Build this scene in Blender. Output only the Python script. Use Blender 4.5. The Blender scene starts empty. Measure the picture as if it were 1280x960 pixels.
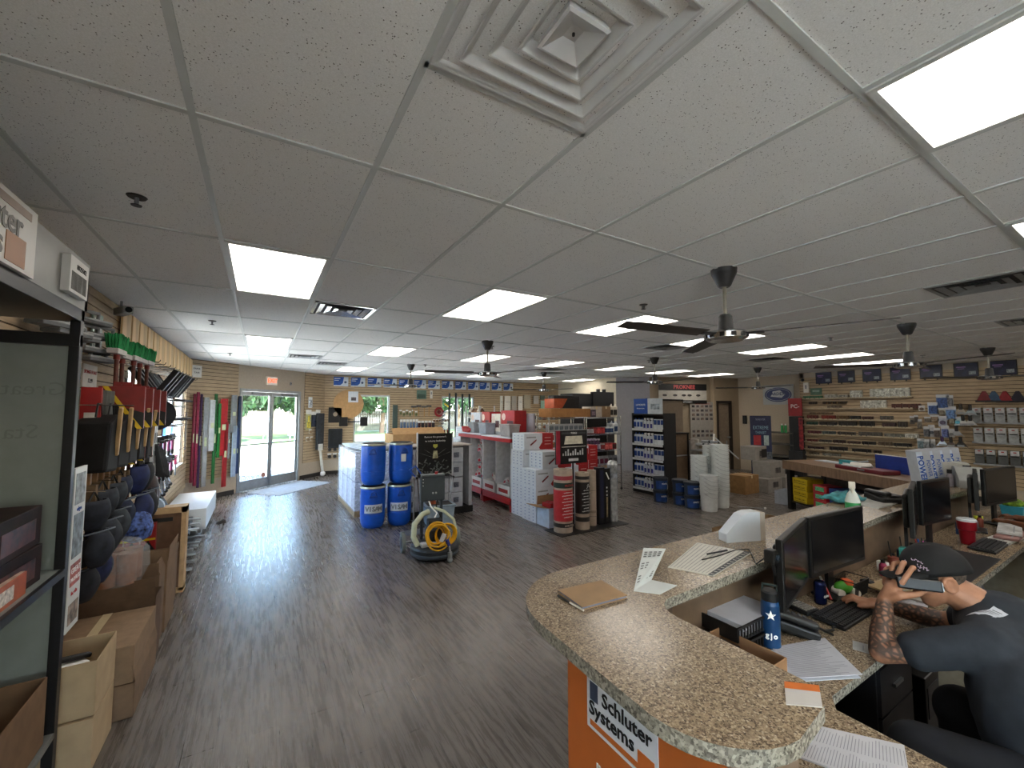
import bpy, math, random
from mathutils import Vector, Matrix, Euler
random.seed(7)
S = bpy.context.scene
C = S.collection
PI = math.pi
rad = math.radians
# ---------------------------------------------------------------- camera, sky, sun, exposure
CAMZ = 1.85
H = 2.863          # ceiling height
FPX = 517.5
cd = bpy.data.cameras.new('camera'); cam = bpy.data.objects.new('camera', cd); C.objects.link(cam)
S.camera = cam
cd.sensor_fit = 'HORIZONTAL'; cd.sensor_width = 36.0; cd.lens = 36.0 * FPX / 1280; cd.clip_start = 0.02; cd.clip_end = 300
YAW, PITCH, ROLL = -0.5441, 0.06245, -0.00075
cam.matrix_world = Matrix.Translation((0, 0, CAMZ)) @ Matrix.Rotation(YAW, 4, 'Z') @ Matrix.Rotation(PITCH, 4, 'X') @ Matrix.Rotation(ROLL, 4, 'Y') @ Matrix.Rotation(PI / 2, 4, 'X')
RC = (Matrix.Rotation(YAW, 3, 'Z') @ Matrix.Rotation(PITCH, 3, 'X') @ Matrix.Rotation(ROLL, 3, 'Y'))
def ray(u, v): return RC @ Vector(((u - 640) / FPX, 1, -(v - 480) / FPX))
def at(u, v, z):                      # the point of the horizontal plane at height z seen at a photo pixel
    d = ray(u, v); k = (z - CAMZ) / d.z; return Vector((d.x * k, d.y * k, z))
def on(u, v, ax, val):                # the point of an axis-aligned wall plane seen at a photo pixel
    d = ray(u, v); k = val / d[ax]; return Vector((d.x * k, d.y * k, CAMZ + d.z * k))
w = bpy.data.worlds.new('sky'); S.world = w; w.use_nodes = True
nt = w.node_tree; bg = nt.nodes['Background']
sk = nt.nodes.new('ShaderNodeTexSky'); sk.sky_type = 'NISHITA'; sk.sun_disc = False; sk.sun_elevation = rad(55); sk.sun_rotation = rad(200); sk.air_density = 1.0; sk.dust_density = 2.5
nt.links.new(sk.outputs[0], bg.inputs[0]); bg.inputs[1].default_value = 2.0
sd = bpy.data.lights.new('sun', 'SUN'); sd.energy = 26.0; sd.angle = rad(1); sd.color = (1, .96, .9)
so = bpy.data.objects.new('sun', sd); C.objects.link(so); so.rotation_euler = (rad(32), rad(8), rad(20))
S.view_settings.view_transform = 'Standard'; S.view_settings.look = 'None'; S.view_settings.gamma = 1.0; S.view_settings.exposure = 1.38
S.view_settings.use_curve_mapping = False
try:
    S.cycles.use_denoising = True; S.cycles.max_bounces = 8; S.cycles.diffuse_bounces = 5; S.cycles.glossy_bounces = 3
    S.cycles.transparent_max_bounces = 12; S.cycles.sample_clamp_indirect = 6
except Exception: pass
PANEL = 3.3        # radiance of the troffer lenses
# ---------------------------------------------------------------- materials
def lin(c):
    if isinstance(c, str):
        c = c.lstrip('#'); c = [int(c[i:i + 2], 16) / 255 for i in (0, 2, 4)]
        return tuple(x / 12.92 if x <= .04045 else ((x + .055) / 1.055) ** 2.4 for x in c)
    return tuple(c)
MATS = {}
def M(col, rough=.6, metal=0., n=.06, sc=14., spec=.4, alpha=1., bump=0., trans=0., name=None, c2=None, stretch=None, emit=0.):
    key = (str(col), rough, metal, n, sc, spec, alpha, bump, trans, str(c2), str(stretch), emit)
    if key in MATS: return MATS[key]
    m = bpy.data.materials.new(name or 'mat_%d' % len(MATS)); m.use_nodes = True
    t = m.node_tree; b = t.nodes['Principled BSDF']; L = t.links
    c = lin(col)
    tc = t.nodes.new('ShaderNodeTexCoord'); mp = t.nodes.new('ShaderNodeMapping'); L.new(tc.outputs['Object'], mp.inputs[0])
    if stretch: mp.inputs['Scale'].default_value = stretch
    no = t.nodes.new('ShaderNodeTexNoise'); no.inputs['Scale'].default_value = sc; no.inputs['Detail'].default_value = 5
    L.new(mp.outputs[0], no.inputs['Vector'])
    mx = t.nodes.new('ShaderNodeMix'); mx.data_type = 'RGBA'
    d = lin(c2) if c2 else tuple(max(0, x * (1 - n * 2.5)) for x in c); e = c if c2 else tuple(min(1, x * (1 + n * 2.5)) for x in c)
    mx.inputs['A'].default_value = (*d, 1); mx.inputs['B'].default_value = (*e, 1)
    cr = t.nodes.new('ShaderNodeMapRange'); cr.inputs[1].default_value = .3; cr.inputs[2].default_value = .7
    L.new(no.outputs['Fac'], cr.inputs[0]); L.new(cr.outputs[0], mx.inputs['Factor'])
    L.new(mx.outputs['Result'], b.inputs['Base Color'])
    b.inputs['Roughness'].default_value = rough; b.inputs['Metallic'].default_value = metal
    b.inputs['Specular IOR Level'].default_value = spec
    b.inputs['Alpha'].default_value = alpha
    if trans: b.inputs['Transmission Weight'].default_value = trans; b.inputs['IOR'].default_value = 1.1
    if bump:
        bp = t.nodes.new('ShaderNodeBump'); bp.inputs['Strength'].default_value = bump; bp.inputs['Distance'].default_value = .01
        L.new(no.outputs['Fac'], bp.inputs['Height']); L.new(bp.outputs[0], b.inputs['Normal'])
    if emit: b.inputs['Emission Color'].default_value = (*c, 1); b.inputs['Emission Strength'].default_value = emit
    MATS[key] = m
    return m
def nodes(name):
    m = bpy.data.materials.new(name); m.use_nodes = True
    t = m.node_tree; return m, t, t.nodes['Principled BSDF'], t.links
def mix(t, L, f, a, b):
    x = t.nodes.new('ShaderNodeMix'); x.data_type = 'RGBA'
    for s, v in (('Factor', f), ('A', a), ('B', b)):
        if isinstance(v, (int, float)): x.inputs[s].default_value = v
        elif isinstance(v, tuple): x.inputs[s].default_value = (*v[:3], 1)
        else: L.new(v, x.inputs[s])
    return x.outputs['Result']
def rng(t, L, src, a, b, c=0., d=1.):
    r = t.nodes.new('ShaderNodeMapRange'); r.inputs[1].default_value = a; r.inputs[2].default_value = b; r.inputs[3].default_value = c; r.inputs[4].default_value = d
    L.new(src, r.inputs[0]); return r.outputs[0]
def coord(t, L, scale=(1, 1, 1), rot=(0, 0, 0)):
    tc = t.nodes.new('ShaderNodeTexCoord'); mp = t.nodes.new('ShaderNodeMapping'); mp.inputs['Scale'].default_value = scale; mp.inputs['Rotation'].default_value = rot
    L.new(tc.outputs['Object'], mp.inputs[0]); return mp.outputs[0]
def noise(t, L, vec, sc, det=4, rough=.5):
    n = t.nodes.new('ShaderNodeTexNoise'); n.inputs['Scale'].default_value = sc; n.inputs['Detail'].default_value = det; n.inputs['Roughness'].default_value = rough
    L.new(vec, n.inputs['Vector']); return n.outputs['Fac']
# wood-look vinyl planks, boards running along y
def floor_mat():
    m, t, b, L = nodes('vinyl_planks')
    v = coord(t, L, (1, 1, 1), (0, 0, rad(90)))
    br = t.nodes.new('ShaderNodeTexBrick'); L.new(v, br.inputs['Vector'])
    br.inputs['Scale'].default_value = 1; br.inputs['Brick Width'].default_value = 1.22; br.inputs['Row Height'].default_value = .152; br.inputs['Mortar Size'].default_value = .0016
    br.inputs['Color1'].default_value = (0, 0, 0, 1); br.inputs['Color2'].default_value = (1, 1, 1, 1); br.inputs['Mortar'].default_value = (.5, .5, .5, 1); br.offset = .37
    g = noise(t, L, coord(t, L, (38, 2.2, 1)), 1, 8, .7); g2 = noise(t, L, coord(t, L, (9, 1.3, 1)), 1, 5, .6); g3 = noise(t, L, coord(t, L, (110, 5, 1)), 1, 4, .7)
    base = mix(t, L, rng(t, L, g, .34, .66), lin('#38332f'), lin('#7d756d'))
    base = mix(t, L, rng(t, L, g2, .35, .7, 0, .5), base, lin('#665f58'))
    base = mix(t, L, rng(t, L, br.outputs['Color'], 0, 1, 0, .35), base, lin('#45403c'))
    base = mix(t, L, rng(t, L, g3, .56, .74, 0, .65), base, lin('#2c2521'))
    base = mix(t, L, rng(t, L, br.outputs['Fac'], 0, 1, 0, .8), base, lin('#1f1a18'))
    L.new(base, b.inputs['Base Color'])
    L.new(rng(t, L, g, .3, .7, .2, .36), b.inputs['Roughness']); b.inputs['Specular IOR Level'].default_value = .5
    bp = t.nodes.new('ShaderNodeBump'); bp.inputs['Strength'].default_value = .5; bp.inputs['Distance'].default_value = .004
    L.new(g, bp.inputs['Height']); L.new(bp.outputs[0], b.inputs['Normal'])
    return m
def ceiling_mat():
    m, t, b, L = nodes('acoustic_tile')
    v = coord(t, L)
    vo = t.nodes.new('ShaderNodeTexVoronoi'); vo.inputs['Scale'].default_value = 105; L.new(v, vo.inputs['Vector'])
    hole = rng(t, L, vo.outputs['Distance'], .16, .24, 1, 0)
    gate = rng(t, L, noise(t, L, v, 55, 2), .50, .56)
    mu = t.nodes.new('ShaderNodeMath'); mu.operation = 'MULTIPLY'; L.new(hole, mu.inputs[0]); L.new(gate, mu.inputs[1])
    base = mix(t, L, rng(t, L, noise(t, L, v, 260, 3), .35, .65), lin('#e2e2df'), lin('#eeeeec'))
    L.new(mix(t, L, mu.outputs[0], base, lin('#55534f')), b.inputs['Base Color'])
    b.inputs['Roughness'].default_value = .95; b.inputs['Specular IOR Level'].default_value = .1
    return m
def granite_mat():
    m, t, b, L = nodes('granite')
    v = coord(t, L)
    vo = t.nodes.new('ShaderNodeTexVoronoi'); vo.inputs['Scale'].default_value = 190; L.new(v, vo.inputs['Vector'])
    sep = t.nodes.new('ShaderNodeSeparateColor'); L.new(vo.outputs['Color'], sep.inputs[0])
    r = t.nodes.new('ShaderNodeValToRGB'); L.new(sep.outputs[0], r.inputs[0]); cr = r.color_ramp; cr.interpolation = 'CONSTANT'
    cols = ['#9f8c72', '#b3a185', '#7a6752', '#94806a', '#413730', '#bfb098', '#887662', '#5a4b40']
    cr.elements[0].position = 0; cr.elements[0].color = (*lin(cols[0]), 1); cr.elements[1].position = .125; cr.elements[1].color = (*lin(cols[1]), 1)
    for i in range(2, 8):
        e = cr.elements.new(i / 8); e.color = (*lin(cols[i]), 1)
    base = mix(t, L, rng(t, L, noise(t, L, v, 55, 6, .7), .38, .62), r.outputs[0], lin('#97856c'))
    base = mix(t, L, rng(t, L, noise(t, L, v, 110, 4, .7), .54, .6, 0, .85), base, lin('#43382f'))
    L.new(base, b.inputs['Base Color']); b.inputs['Roughness'].default_value = .22; b.inputs['Specular IOR Level'].default_value = .5
    return m
def granite_edge_mat():
    m, t, b, L = nodes('granite_edge')
    v = coord(t, L)
    vo = t.nodes.new('ShaderNodeTexVoronoi'); vo.inputs['Scale'].default_value = 130; L.new(v, vo.inputs['Vector'])
    sep = t.nodes.new('ShaderNodeSeparateColor'); L.new(vo.outputs['Color'], sep.inputs[0])
    base = mix(t, L, sep.outputs[0], lin('#5d5a52'), lin('#a9a597'))
    base = mix(t, L, rng(t, L, noise(t, L, v, 70, 4, .7), .56, .66), base, lin('#3f3c36'))
    L.new(base, b.inputs['Base Color']); b.inputs['Roughness'].default_value = .25
    return m
FLOORM, CEILM, GRAN, GRANE = floor_mat(), ceiling_mat(), granite_mat(), granite_edge_mat()
WHITE = M('#e6e6e4', .5, n=.02); OFFW = M('#d9d5cc', .6, n=.03); BLACK = M('#151515', .45, n=.1); DARK = M('#26272a', .5, n=.08)
WALLP = M('#b3a592', .85, n=.02, sc=30); CHROME = M('#c9cbcd', .22, 1., n=.03); STEEL = M('#8e9194', .38, 1., n=.05); ALU = M('#a7abad', .42, .85, n=.04)
CARD = M('#94775a', .85, n=.05, sc=9, bump=.05); CARD2 = M('#b09a7a', .85, n=.04, sc=9); CARDIN = M('#6f5640', .9, n=.05); RED = M('#94191c', .45, n=.05); BLUE = M('#1c56b8', .38, n=.04)
NAVY = M('#1d2a52', .5, n=.1); GREEN = M('#2f8a4c', .6, n=.1); YELLOW = M('#d8b41c', .5, n=.06); ORANGE = M('#c8682a', .5, n=.02); GREY = M('#8b8d8f', .5, n=.05); LGREY = M('#b9bbbc', .5, n=.04)
SLAT = M('#b09a7c', .6, n=.07, sc=6, stretch=(1, 1, 8)); PLY = M('#c9a877', .6, n=.12, sc=5, stretch=(1, 1, .15)); WOODT = M('#6f5845', .45, n=.12, sc=6, stretch=(6, 6, 1)); TAN = M('#b58f60', .6, n=.06)
CLEARP = M('#d8dde0', .12, alpha=.28, n=.02); WRAP = M('#c9ccd0', .2, alpha=.22, n=.1, sc=40)
TXT = M('#101214', .6, n=0); TXW = M('#f0f0ee', .6, n=0); TXB = M('#1b4a9c', .5, n=0); TXR = M('#b02020', .5, n=0)
# ---------------------------------------------------------------- mesh helpers
class MB:
    def __init__(s, mat4=None): s.v = []; s.f = []; s.m = []; s.sm = []; s.X = mat4 or Matrix.Identity(4)
    def add(s, vs, fs, mi=0, sm=False):
        o = len(s.v); s.v += [s.X @ Vector(p) for p in vs]
        for f in fs: s.f.append([i + o for i in f]); s.m.append(mi); s.sm.append(sm)
        return s
    def box(s, c, d, mi=0, R=None, taper=None):
        c = Vector(c); x, y, z = d[0] / 2, d[1] / 2, d[2] / 2; tx, ty = taper or (1, 1)
        P = [(-x, -y, -z), (x, -y, -z), (x, y, -z), (-x, y, -z), (-x * tx, -y * ty, z), (x * tx, -y * ty, z), (x * tx, y * ty, z), (-x * tx, y * ty, z)]
        if R is not None:
            if not isinstance(R, Matrix): R = Euler(R).to_matrix()
            P = [R @ Vector(p) for p in P]
        return s.add([Vector(p) + c for p in P], [(3, 2, 1, 0), (4, 5, 6, 7), (0, 1, 5, 4), (1, 2, 6, 5), (2, 3, 7, 6), (3, 0, 4, 7)], mi)
    def b2(s, a, b, mi=0):
        return s.box([(a[i] + b[i]) / 2 for i in range(3)], [abs(b[i] - a[i]) for i in range(3)], mi)
    def cyl(s, p0, p1, r0, r1=None, n=16, mi=0, sm=True, caps=True):
        r1 = r0 if r1 is None else r1; p0, p1 = Vector(p0), Vector(p1); ax = (p1 - p0).normalized()
        u = ax.orthogonal().normalized(); w_ = ax.cross(u); V = []
        for p, r in ((p0, r0), (p1, r1)):
            for i in range(n):
                a = 2 * PI * i / n; V.append(p + (u * math.cos(a) + w_ * math.sin(a)) * r)
        s.add(V, [(i, (i + 1) % n, n + (i + 1) % n, n + i) for i in range(n)], mi, sm)
        if caps: s.add(V, [tuple(range(n - 1, -1, -1)), tuple(range(n, 2 * n))], mi)
        return s
    def lathe(s, prof, n=24, c=(0, 0, 0), mi=0, sm=True, mis=None):
        V = []; c = Vector(c)
        for r, z in prof:
            for i in range(n):
                a = 2 * PI * i / n; V.append(c + Vector((r * math.cos(a), r * math.sin(a), z)))
        for k in range(len(prof) - 1):
            s.add(V[k * n:(k + 2) * n], [(i, (i + 1) % n, n + (i + 1) % n, n + i) for i in range(n)], mis[k] if mis else mi, sm)
        s.add(V[:n], [tuple(range(n - 1, -1, -1))], mis[0] if mis else mi); s.add(V[-n:], [tuple(range(n))], mis[-1] if mis else mi)
        return s
    def tube(s, pts, r, n=8, mi=0, closed=False, taper=None):
        pts = [Vector(p) for p in pts]; V = []; k = len(pts); u = None
        for i, p in enumerate(pts):
            a = pts[(i - 1) % k] if (closed or i) else p; b = pts[(i + 1) % k] if (closed or i < k - 1) else p
            ax = (b - a).normalized()
            u = ax.orthogonal().normalized() if u is None else (u - ax * u.dot(ax)).normalized()
            w_ = ax.cross(u); rr = r if taper is None else r + (taper - r) * i / (k - 1)
            for j in range(n):
                t_ = 2 * PI * j / n; V.append(p + (u * math.cos(t_) + w_ * math.sin(t_)) * rr)
        F = []
        for i in range(k if closed else k - 1):
            o, q = i * n, ((i + 1) % k) * n
            F += [(o + j, o + (j + 1) % n, q + (j + 1) % n, q + j) for j in range(n)]
        s.add(V, F, mi, True)
        if not closed: s.add(V, [tuple(range(n - 1, -1, -1)), tuple(range((k - 1) * n, k * n))], mi)
        return s
    def prism(s, poly, z0, z1, mi=0, side=None, R=None):   # counter-clockwise polygon in xy
        n = len(poly); V = [(x, y, z0) for x, y in poly] + [(x, y, z1) for x, y in poly]
        if R is not None: V = [R @ Vector(p) for p in V]
        s.add(V, [tuple(range(n - 1, -1, -1)), tuple(range(n, 2 * n))], mi)
        return s.add(V, [(i, (i + 1) % n, n + (i + 1) % n, n + i) for i in range(n)], mi if side is None else side)
    def sphere(s, c, r, n=12, m=8, mi=0, sc=(1, 1, 1), R=None):
        V = []; c = Vector(c)
        for j in range(m + 1):
            t_ = PI * j / m
            for i in range(n):
                a = 2 * PI * i / n; p = Vector((math.sin(t_) * math.cos(a) * r * sc[0], math.sin(t_) * math.sin(a) * r * sc[1], math.cos(t_) * r * sc[2]))
                V.append(c + (R @ p if R is not None else p))
        return s.add(V, [(j * n + i, (j + 1) * n + i, (j + 1) * n + (i + 1) % n, j * n + (i + 1) % n) for j in range(m) for i in range(n)], mi, True)
    def quad(s, a, b, c, d, mi=0): return s.add([a, b, c, d], [(0, 1, 2, 3)], mi)
    def build(s, name, mats, parent=None, bev=0, sub=0, solid=0):
        me = bpy.data.meshes.new(name); me.from_pydata([tuple(p) for p in s.v], [], s.f)
        me.polygons.foreach_set('material_index', s.m); me.polygons.foreach_set('use_smooth', s.sm); me.update()
        for m in (mats if isinstance(mats, (list, tuple)) else [mats]): me.materials.append(m)
        o = bpy.data.objects.new(name, me); C.objects.link(o)
        if parent: o.parent = parent
        if solid: d = o.modifiers.new('solid', 'SOLIDIFY'); d.thickness = solid
        if bev: b = o.modifiers.new('bevel', 'BEVEL'); b.width = bev; b.segments = 2; b.limit_method = 'ANGLE'; b.angle_limit = rad(40)
        if sub: d = o.modifiers.new('sub', 'SUBSURF'); d.levels = sub; d.render_levels = sub
        return o
def tag(o, label=None, cat=None, group=None, kind=None):
    if label: o['label'] = label
    if cat: o['category'] = cat
    if group: o['group'] = group
    if kind: o['kind'] = kind
    return o
def thing(name, label, cat, loc=(0, 0, 0), rz=0, group=None):
    o = bpy.data.objects.new(name, None); C.objects.link(o); o.empty_display_size = .05
    o.location = loc; o.rotation_euler = (0, 0, rz); return tag(o, label, cat, group)
def dup(root, loc=None, rz=None, label=None, group=None, scale=None, rot=None):
    r = root.copy(); C.objects.link(r)
    if loc is not None: r.location = loc
    if rz is not None: r.rotation_euler = (0, 0, rz)
    if rot is not None: r.rotation_euler = rot
    if scale is not None: r.scale = scale
    if label: r['label'] = label
    if group: r['group'] = group
    def rec(a, b):
        for ch in KIDS.get(a.name, ()):
            c = ch.copy(); C.objects.link(c); c.parent = b; c.matrix_parent_inverse = ch.matrix_parent_inverse
            KIDS.setdefault(b.name, []).append(c); rec(ch, c)
    if not KIDS.get('_done_' + root.name):
        for o in list(C.objects):
            if o.parent is not None and o is not r:
                l = KIDS.setdefault(o.parent.name, [])
                if o not in l: l.append(o)
        KIDS['_done_' + root.name] = [1]
    rec(root, r)
    return r
KIDS = {}
def struct(name, mb, mats, **k): o = mb.build(name, mats, **k); o['kind'] = 'structure'; return o
TM = {}
def text(s, size, mat, parent, loc, rot=(0, 0, 0), name='lettering', align='CENTER', ext=.0008, sx=1., bold=0.):
    key = (s, size, align, ext, mat.name, bold)
    if key not in TM:
        cu = bpy.data.curves.new('txt', 'FONT'); cu.body = s; cu.size = size; cu.align_x = align; cu.align_y = 'CENTER'; cu.extrude = ext; cu.offset = bold; cu.resolution_u = 2
        ob = bpy.data.objects.new('txt', cu); C.objects.link(ob)
        dg = bpy.context.evaluated_depsgraph_get(); me = bpy.data.meshes.new_from_object(ob.evaluated_get(dg)); bpy.data.objects.remove(ob)
        me.materials.clear(); me.materials.append(mat); TM[key] = me
    o = bpy.data.objects.new(name, TM[key]); C.objects.link(o); o.parent = parent; o.location = loc; o.rotation_euler = rot; o.scale = (sx, 1, 1)
    return o
RF = (PI / 2, 0, 0)                 # lettering on a face that looks towards -y
RX = (PI / 2, 0, -PI / 2)           # ... towards -x
RP = (PI / 2, 0, PI / 2)            # ... towards +x
# ---------------------------------------------------------------- the room
YF, XR, XL, YB = 13.0, 12.6, -1.24, -4.0
struct('floor', MB().b2((-1.6, YB - .2, -.1), (13.6, 14, 0)), FLOORM)
struct('ceiling', MB().b2((-1.6, YB - .2, H), (13.6, 14, H + .1)), CEILM)
GX0, GY0, TW, TL = -.235, .503, .6096, 1.2192
g = MB()
for k in range(-2, 23): g.b2((GX0 + k * TW - .012, YB, H - .006), (GX0 + k * TW + .012, 13.4, H + .01))
for j in range(-4, 11): g.b2((-1.5, GY0 + j * TL - .012, H - .0062), (13.4, GY0 + j * TL + .012, H + .01))
g.b2((GX0 + TW, GY0 + TL / 2 - .012, H - .006), (GX0 + 2 * TW, GY0 + TL / 2 + .012, H + .01))
struct('trim_1', g, M('#c4c7c4', .45, n=.01))
def wallbox(name, p, q, holes=(), mat=WALLP, th=.14, z0=0, z1=H, side=1):
    """upright wall from p to q (room on its left when side=1 ...) with rectangular holes (s0, s1, z0, z1) along it"""
    p, q = Vector((*p, 0)), Vector((*q, 0)); d = (q - p); Ln = d.length; d.normalize(); nrm = Vector((d.y, -d.x, 0)) * side
    m = Matrix(((d.x, nrm.x, 0, p.x), (d.y, nrm.y, 0, p.y), (0, 0, 1, 0), (0, 0, 0, 1)))
    b = MB(m); s = 0
    for a, e, za, zb in sorted(holes):
        b.b2((s, 0, z0), (a, th, z1)); b.b2((a, 0, z0), (e, th, za)) if za > z0 else None; b.b2((a, 0, zb), (e, th, z1)); s = e
    b.b2((s, 0, z0), (Ln, th, z1))
    return struct(name, b, mat), m, Ln
def slats(n, m, runs, side=-1):
    """slatwall boards: runs of (s0, s1, z0, z1) in the wall's own frame, standing off its room face"""
    b = MB(m)
    for s0, s1, z0, z1 in runs:
        b.b2((s0, -.012, z0), (s1, 0, z1), 1)
        z = z0
        while z < z1 - .01:
            t_ = min(z + .0655, z1); b.b2((s0, -.024, z), (s1, -.012, t_)); z += .0762
    return struct('trim_%d' % n, b, [SLAT, M('#4a3826', .8, n=.1)])
# left wall (room face x = XL); holes measured from its start at y = YB
added_w0 = (-3.3 - YB, -1.6 - YB, .85, 2.35); w1 = (5.85 - YB, 6.95 - YB, .95, 2.35); w2 = (7.85 - YB, 9.85 - YB, .85, 2.32)  # first opening: unseen window added for daylight, guessed from the cool near ceiling
_, mL, lenL = wallbox('wall_left', (XL, YB), (XL, 10.3), (added_w0, w1, w2), side=-1)
slats(2, mL, [(1.5 - YB, w1[0], .35, 2.86), (w1[0], w1[1], .35, w1[2]), (w1[0], w2[1], w1[3], 2.86), (w1[1], w2[0], .35, w1[3]), (w2[0], w2[1], .35, w2[2]), (w2[1], lenL - .02, .35, 2.86)])
# angled entrance wall
EP, EQ = (XL, 10.3), (1.55, YF)
eL = math.hypot(EQ[0] - EP[0], EQ[1] - EP[1])
dS, dE = 1.14, 2.96      # door opening along it
_, mE, _ = wallbox('wall_entrance', EP, EQ, ((dS, dE, 0, 2.33),), side=-1)
slats(3, mE, [(0.01, dS - .06, .42, 2.86), (3.1, eL - .01, .42, 2.86)])
# front wall
f1 = (2.36 - 1.55, 3.42 - 1.55, .86, 2.3); f2 = (5.12 - 1.55, 6.32 - 1.55, .86, 2.3)
_, mF, lenF = wallbox('wall_front', (1.55, YF), (10.0, YF), (f1, f2), side=-1)
slats(4, mF, [(.01, f1[0], .42, 2.86), (f1[0], f1[1], .42, .86), (f1[0], f1[1], 2.3, 2.86), (f1[1], f2[0], .42, 2.86), (f2[0], f2[1], .42, .86), (f2[0], f2[1], 2.3, 2.86), (f2[1], lenF - .02, .42, 2.86)])
wallbox('wall_return', (10.0, YF + .1), (9.5, 9.4), mat=M('#c9bfa9', .85, n=.02), side=-1)
wallbox('wall_partition', (9.5, 9.4), (10.1, 8.6), mat=M('#8f8c90', .85, n=.02), side=-1)
wallbox('wall_rear', (10.1, 8.6), (12.12, 7.9), mat=M('#8f816d', .85, n=.02), side=-1)
# office corner that stands proud, with its dark door
dd = 13.0 - 12.06
_, mD, lenD = wallbox('wall_office', (12.06, 7.78), (13.0, 7.55), ((.12, .62, 0, 2.1),), mat=M('#a08f78', .85, n=.02), side=-1)
wallbox('wall_recess', (13.0, 7.7), (13.0, 5.55), mat=WALLP, side=-1)
wallbox('wall_step', (13.1, 5.62), (XR, 5.62), mat=WALLP, side=-1, th=.12)
_, mR, lenR = wallbox('wall_right', (XR, 5.62), (XR, YB), side=-1)
slats(5, mR, [(.02, 6.5, .3, 2.72)])
added_wb = (1.5, 2.6, .6, 2.3); _, mB, _ = wallbox('wall_back', (-1.4, YB), (13.3, YB), (added_wb,), side=1)  # its window opening is added out of view to brighten the room
# baseboards
BB = M('#2f2b28', .5, n=.05)
for nm, m_, a, e in (('entrance', mE, 0, dS - .05), ('front', mF, 0, lenF), ('right', mR, 0, lenR), ('left', mL, 0, lenL)):
    bb = MB(m_); bb.b2((a, -.012, 0), (e, 0, .1))
    if nm == 'entrance': bb.b2((dE + .06, -.012, 0), (eL, 0, .1))
    struct('baseboard_' + nm, bb, BB)
# windows: frame, glass
GLASS = bpy.data.materials.new('glass'); GLASS.use_nodes = True
_t = GLASS.node_tree; _t.nodes.clear(); _o = _t.nodes.new('ShaderNodeOutputMaterial'); _g = _t.nodes.new('ShaderNodeBsdfGlossy'); _g.inputs['Roughness'].default_value = .02
_tr = _t.nodes.new('ShaderNodeBsdfTransparent'); _tr.inputs[0].default_value = (.93, .96, .95, 1); _mx = _t.nodes.new('ShaderNodeMixShader'); _fw = _t.nodes.new('ShaderNodeLayerWeight'); _fr = _t.nodes.new('ShaderNodeMapRange'); _fr.inputs[1].default_value = .45; _fr.inputs[2].default_value = 1.; _fr.inputs[3].default_value = .05; _fr.inputs[4].default_value = .7; _t.links.new(_fw.outputs['Facing'], _fr.inputs[0])
_t.links.new(_fr.outputs[0], _mx.inputs[0]); _t.links.new(_tr.outputs[0], _mx.inputs[1]); _t.links.new(_g.outputs[0], _mx.inputs[2]); _t.links.new(_mx.outputs[0], _o.inputs[0])
FR = M('#c8cccd', .4, .3, n=.02)
def window(n, m_, h, mull=()):
    r = thing('window_%d' % n, None, None); r['kind'] = 'structure'; r.matrix_world = m_
    a, e, z0, z1 = h; b = MB()
    for s0, s1, y0, y1 in [(a, e, z0, z0 + .05), (a, e, z1 - .05, z1), (a, a + .05, z0, z1), (e - .05, e, z0, z1)] + [(a + (e - a) * k - .02, a + (e - a) * k + .02, z0, z1) for k in mull]:
        b.b2((s0, .03, y0), (s1, .09, y1))
    b.build('window_frame', FR, r); MB().b2((a + .04, .055, z0 + .04), (e - .04, .061, z1 - .04)).build('pane', GLASS, r)
    MB().b2((a - .0, -.03, z0 - .0), (e + .0, .03, z0 + .02)).build('window_sill', WHITE, r)
window(5, mL, added_w0, (.33, .67)); window(1, mL, w1, (.5,)); window(2, mL, w2, (.5,)); window(3, mF, f1); window(4, mF, f2, (.5,)); window(6, mB, added_wb, (.2, .4, .6, .8))  # the rear left and back wall windows are unseen additions for daylight
# double glass entrance door
r = thing('door_1', None, None); r['kind'] = 'structure'; r.matrix_world = mE
b = MB(); zt = 2.33
for q in ((dS, dS + .05, 0, zt), (dE - .05, dE, 0, zt), (dS, dE, zt - .06, zt)): b.b2((q[0], -.02, q[2]), (q[1], .1, q[3]))
b.build('door_frame', ALU, r)
mid = (dS + dE) / 2
for k, (a, e) in enumerate(((dS + .05, mid - .004), (mid + .004, dE - .05))):
    lf = MB()
    for q in ((a, a + .06, .01, zt - .065), (e - .06, e, .01, zt - .065), (a, e, .01, .24), (a, e, zt - .15, zt - .065)): lf.b2((q[0], .02, q[2]), (q[1], .065, q[3]))
    lf = lf.build('door_leaf', ALU, r, bev=.003)
    MB().b2((a + .05, .038, .23), (e - .05, .045, zt - .14)).build('pane', GLASS, lf)
    MB().b2((a + .03, -.03, 1.03), (e - .03, -.012, 1.06)).b2((a + .03, -.03, 1.03), (a + .06, .03, 1.06)).b2((e - .06, -.03, 1.03), (e - .03, .03, 1.06)).build('push_bar', ALU, lf)
    MB().tube([((e - .1 if k == 0 else a + .1) , .09, .85), ((e - .1 if k == 0 else a + .1) , .13, .88), ((e - .1 if k == 0 else a + .1), .13, 1.2), ((e - .1 if k == 0 else a + .1), .09, 1.23)], .012).build('door_handle', ALU, lf)
    MB().b2(((a + e) / 2 - .15, -.02, zt - .13), ((a + e) / 2 + .2, .03, zt - .07)).build('door_closer', STEEL, r)
lt = MB(); lt.cyl((mid - .16, .03, .3), (mid - .16, .037, .3), .06, n=24); tag(lt.build('sticker', M('#9a6b5a', .6), r), 'round brown sticker')
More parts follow.
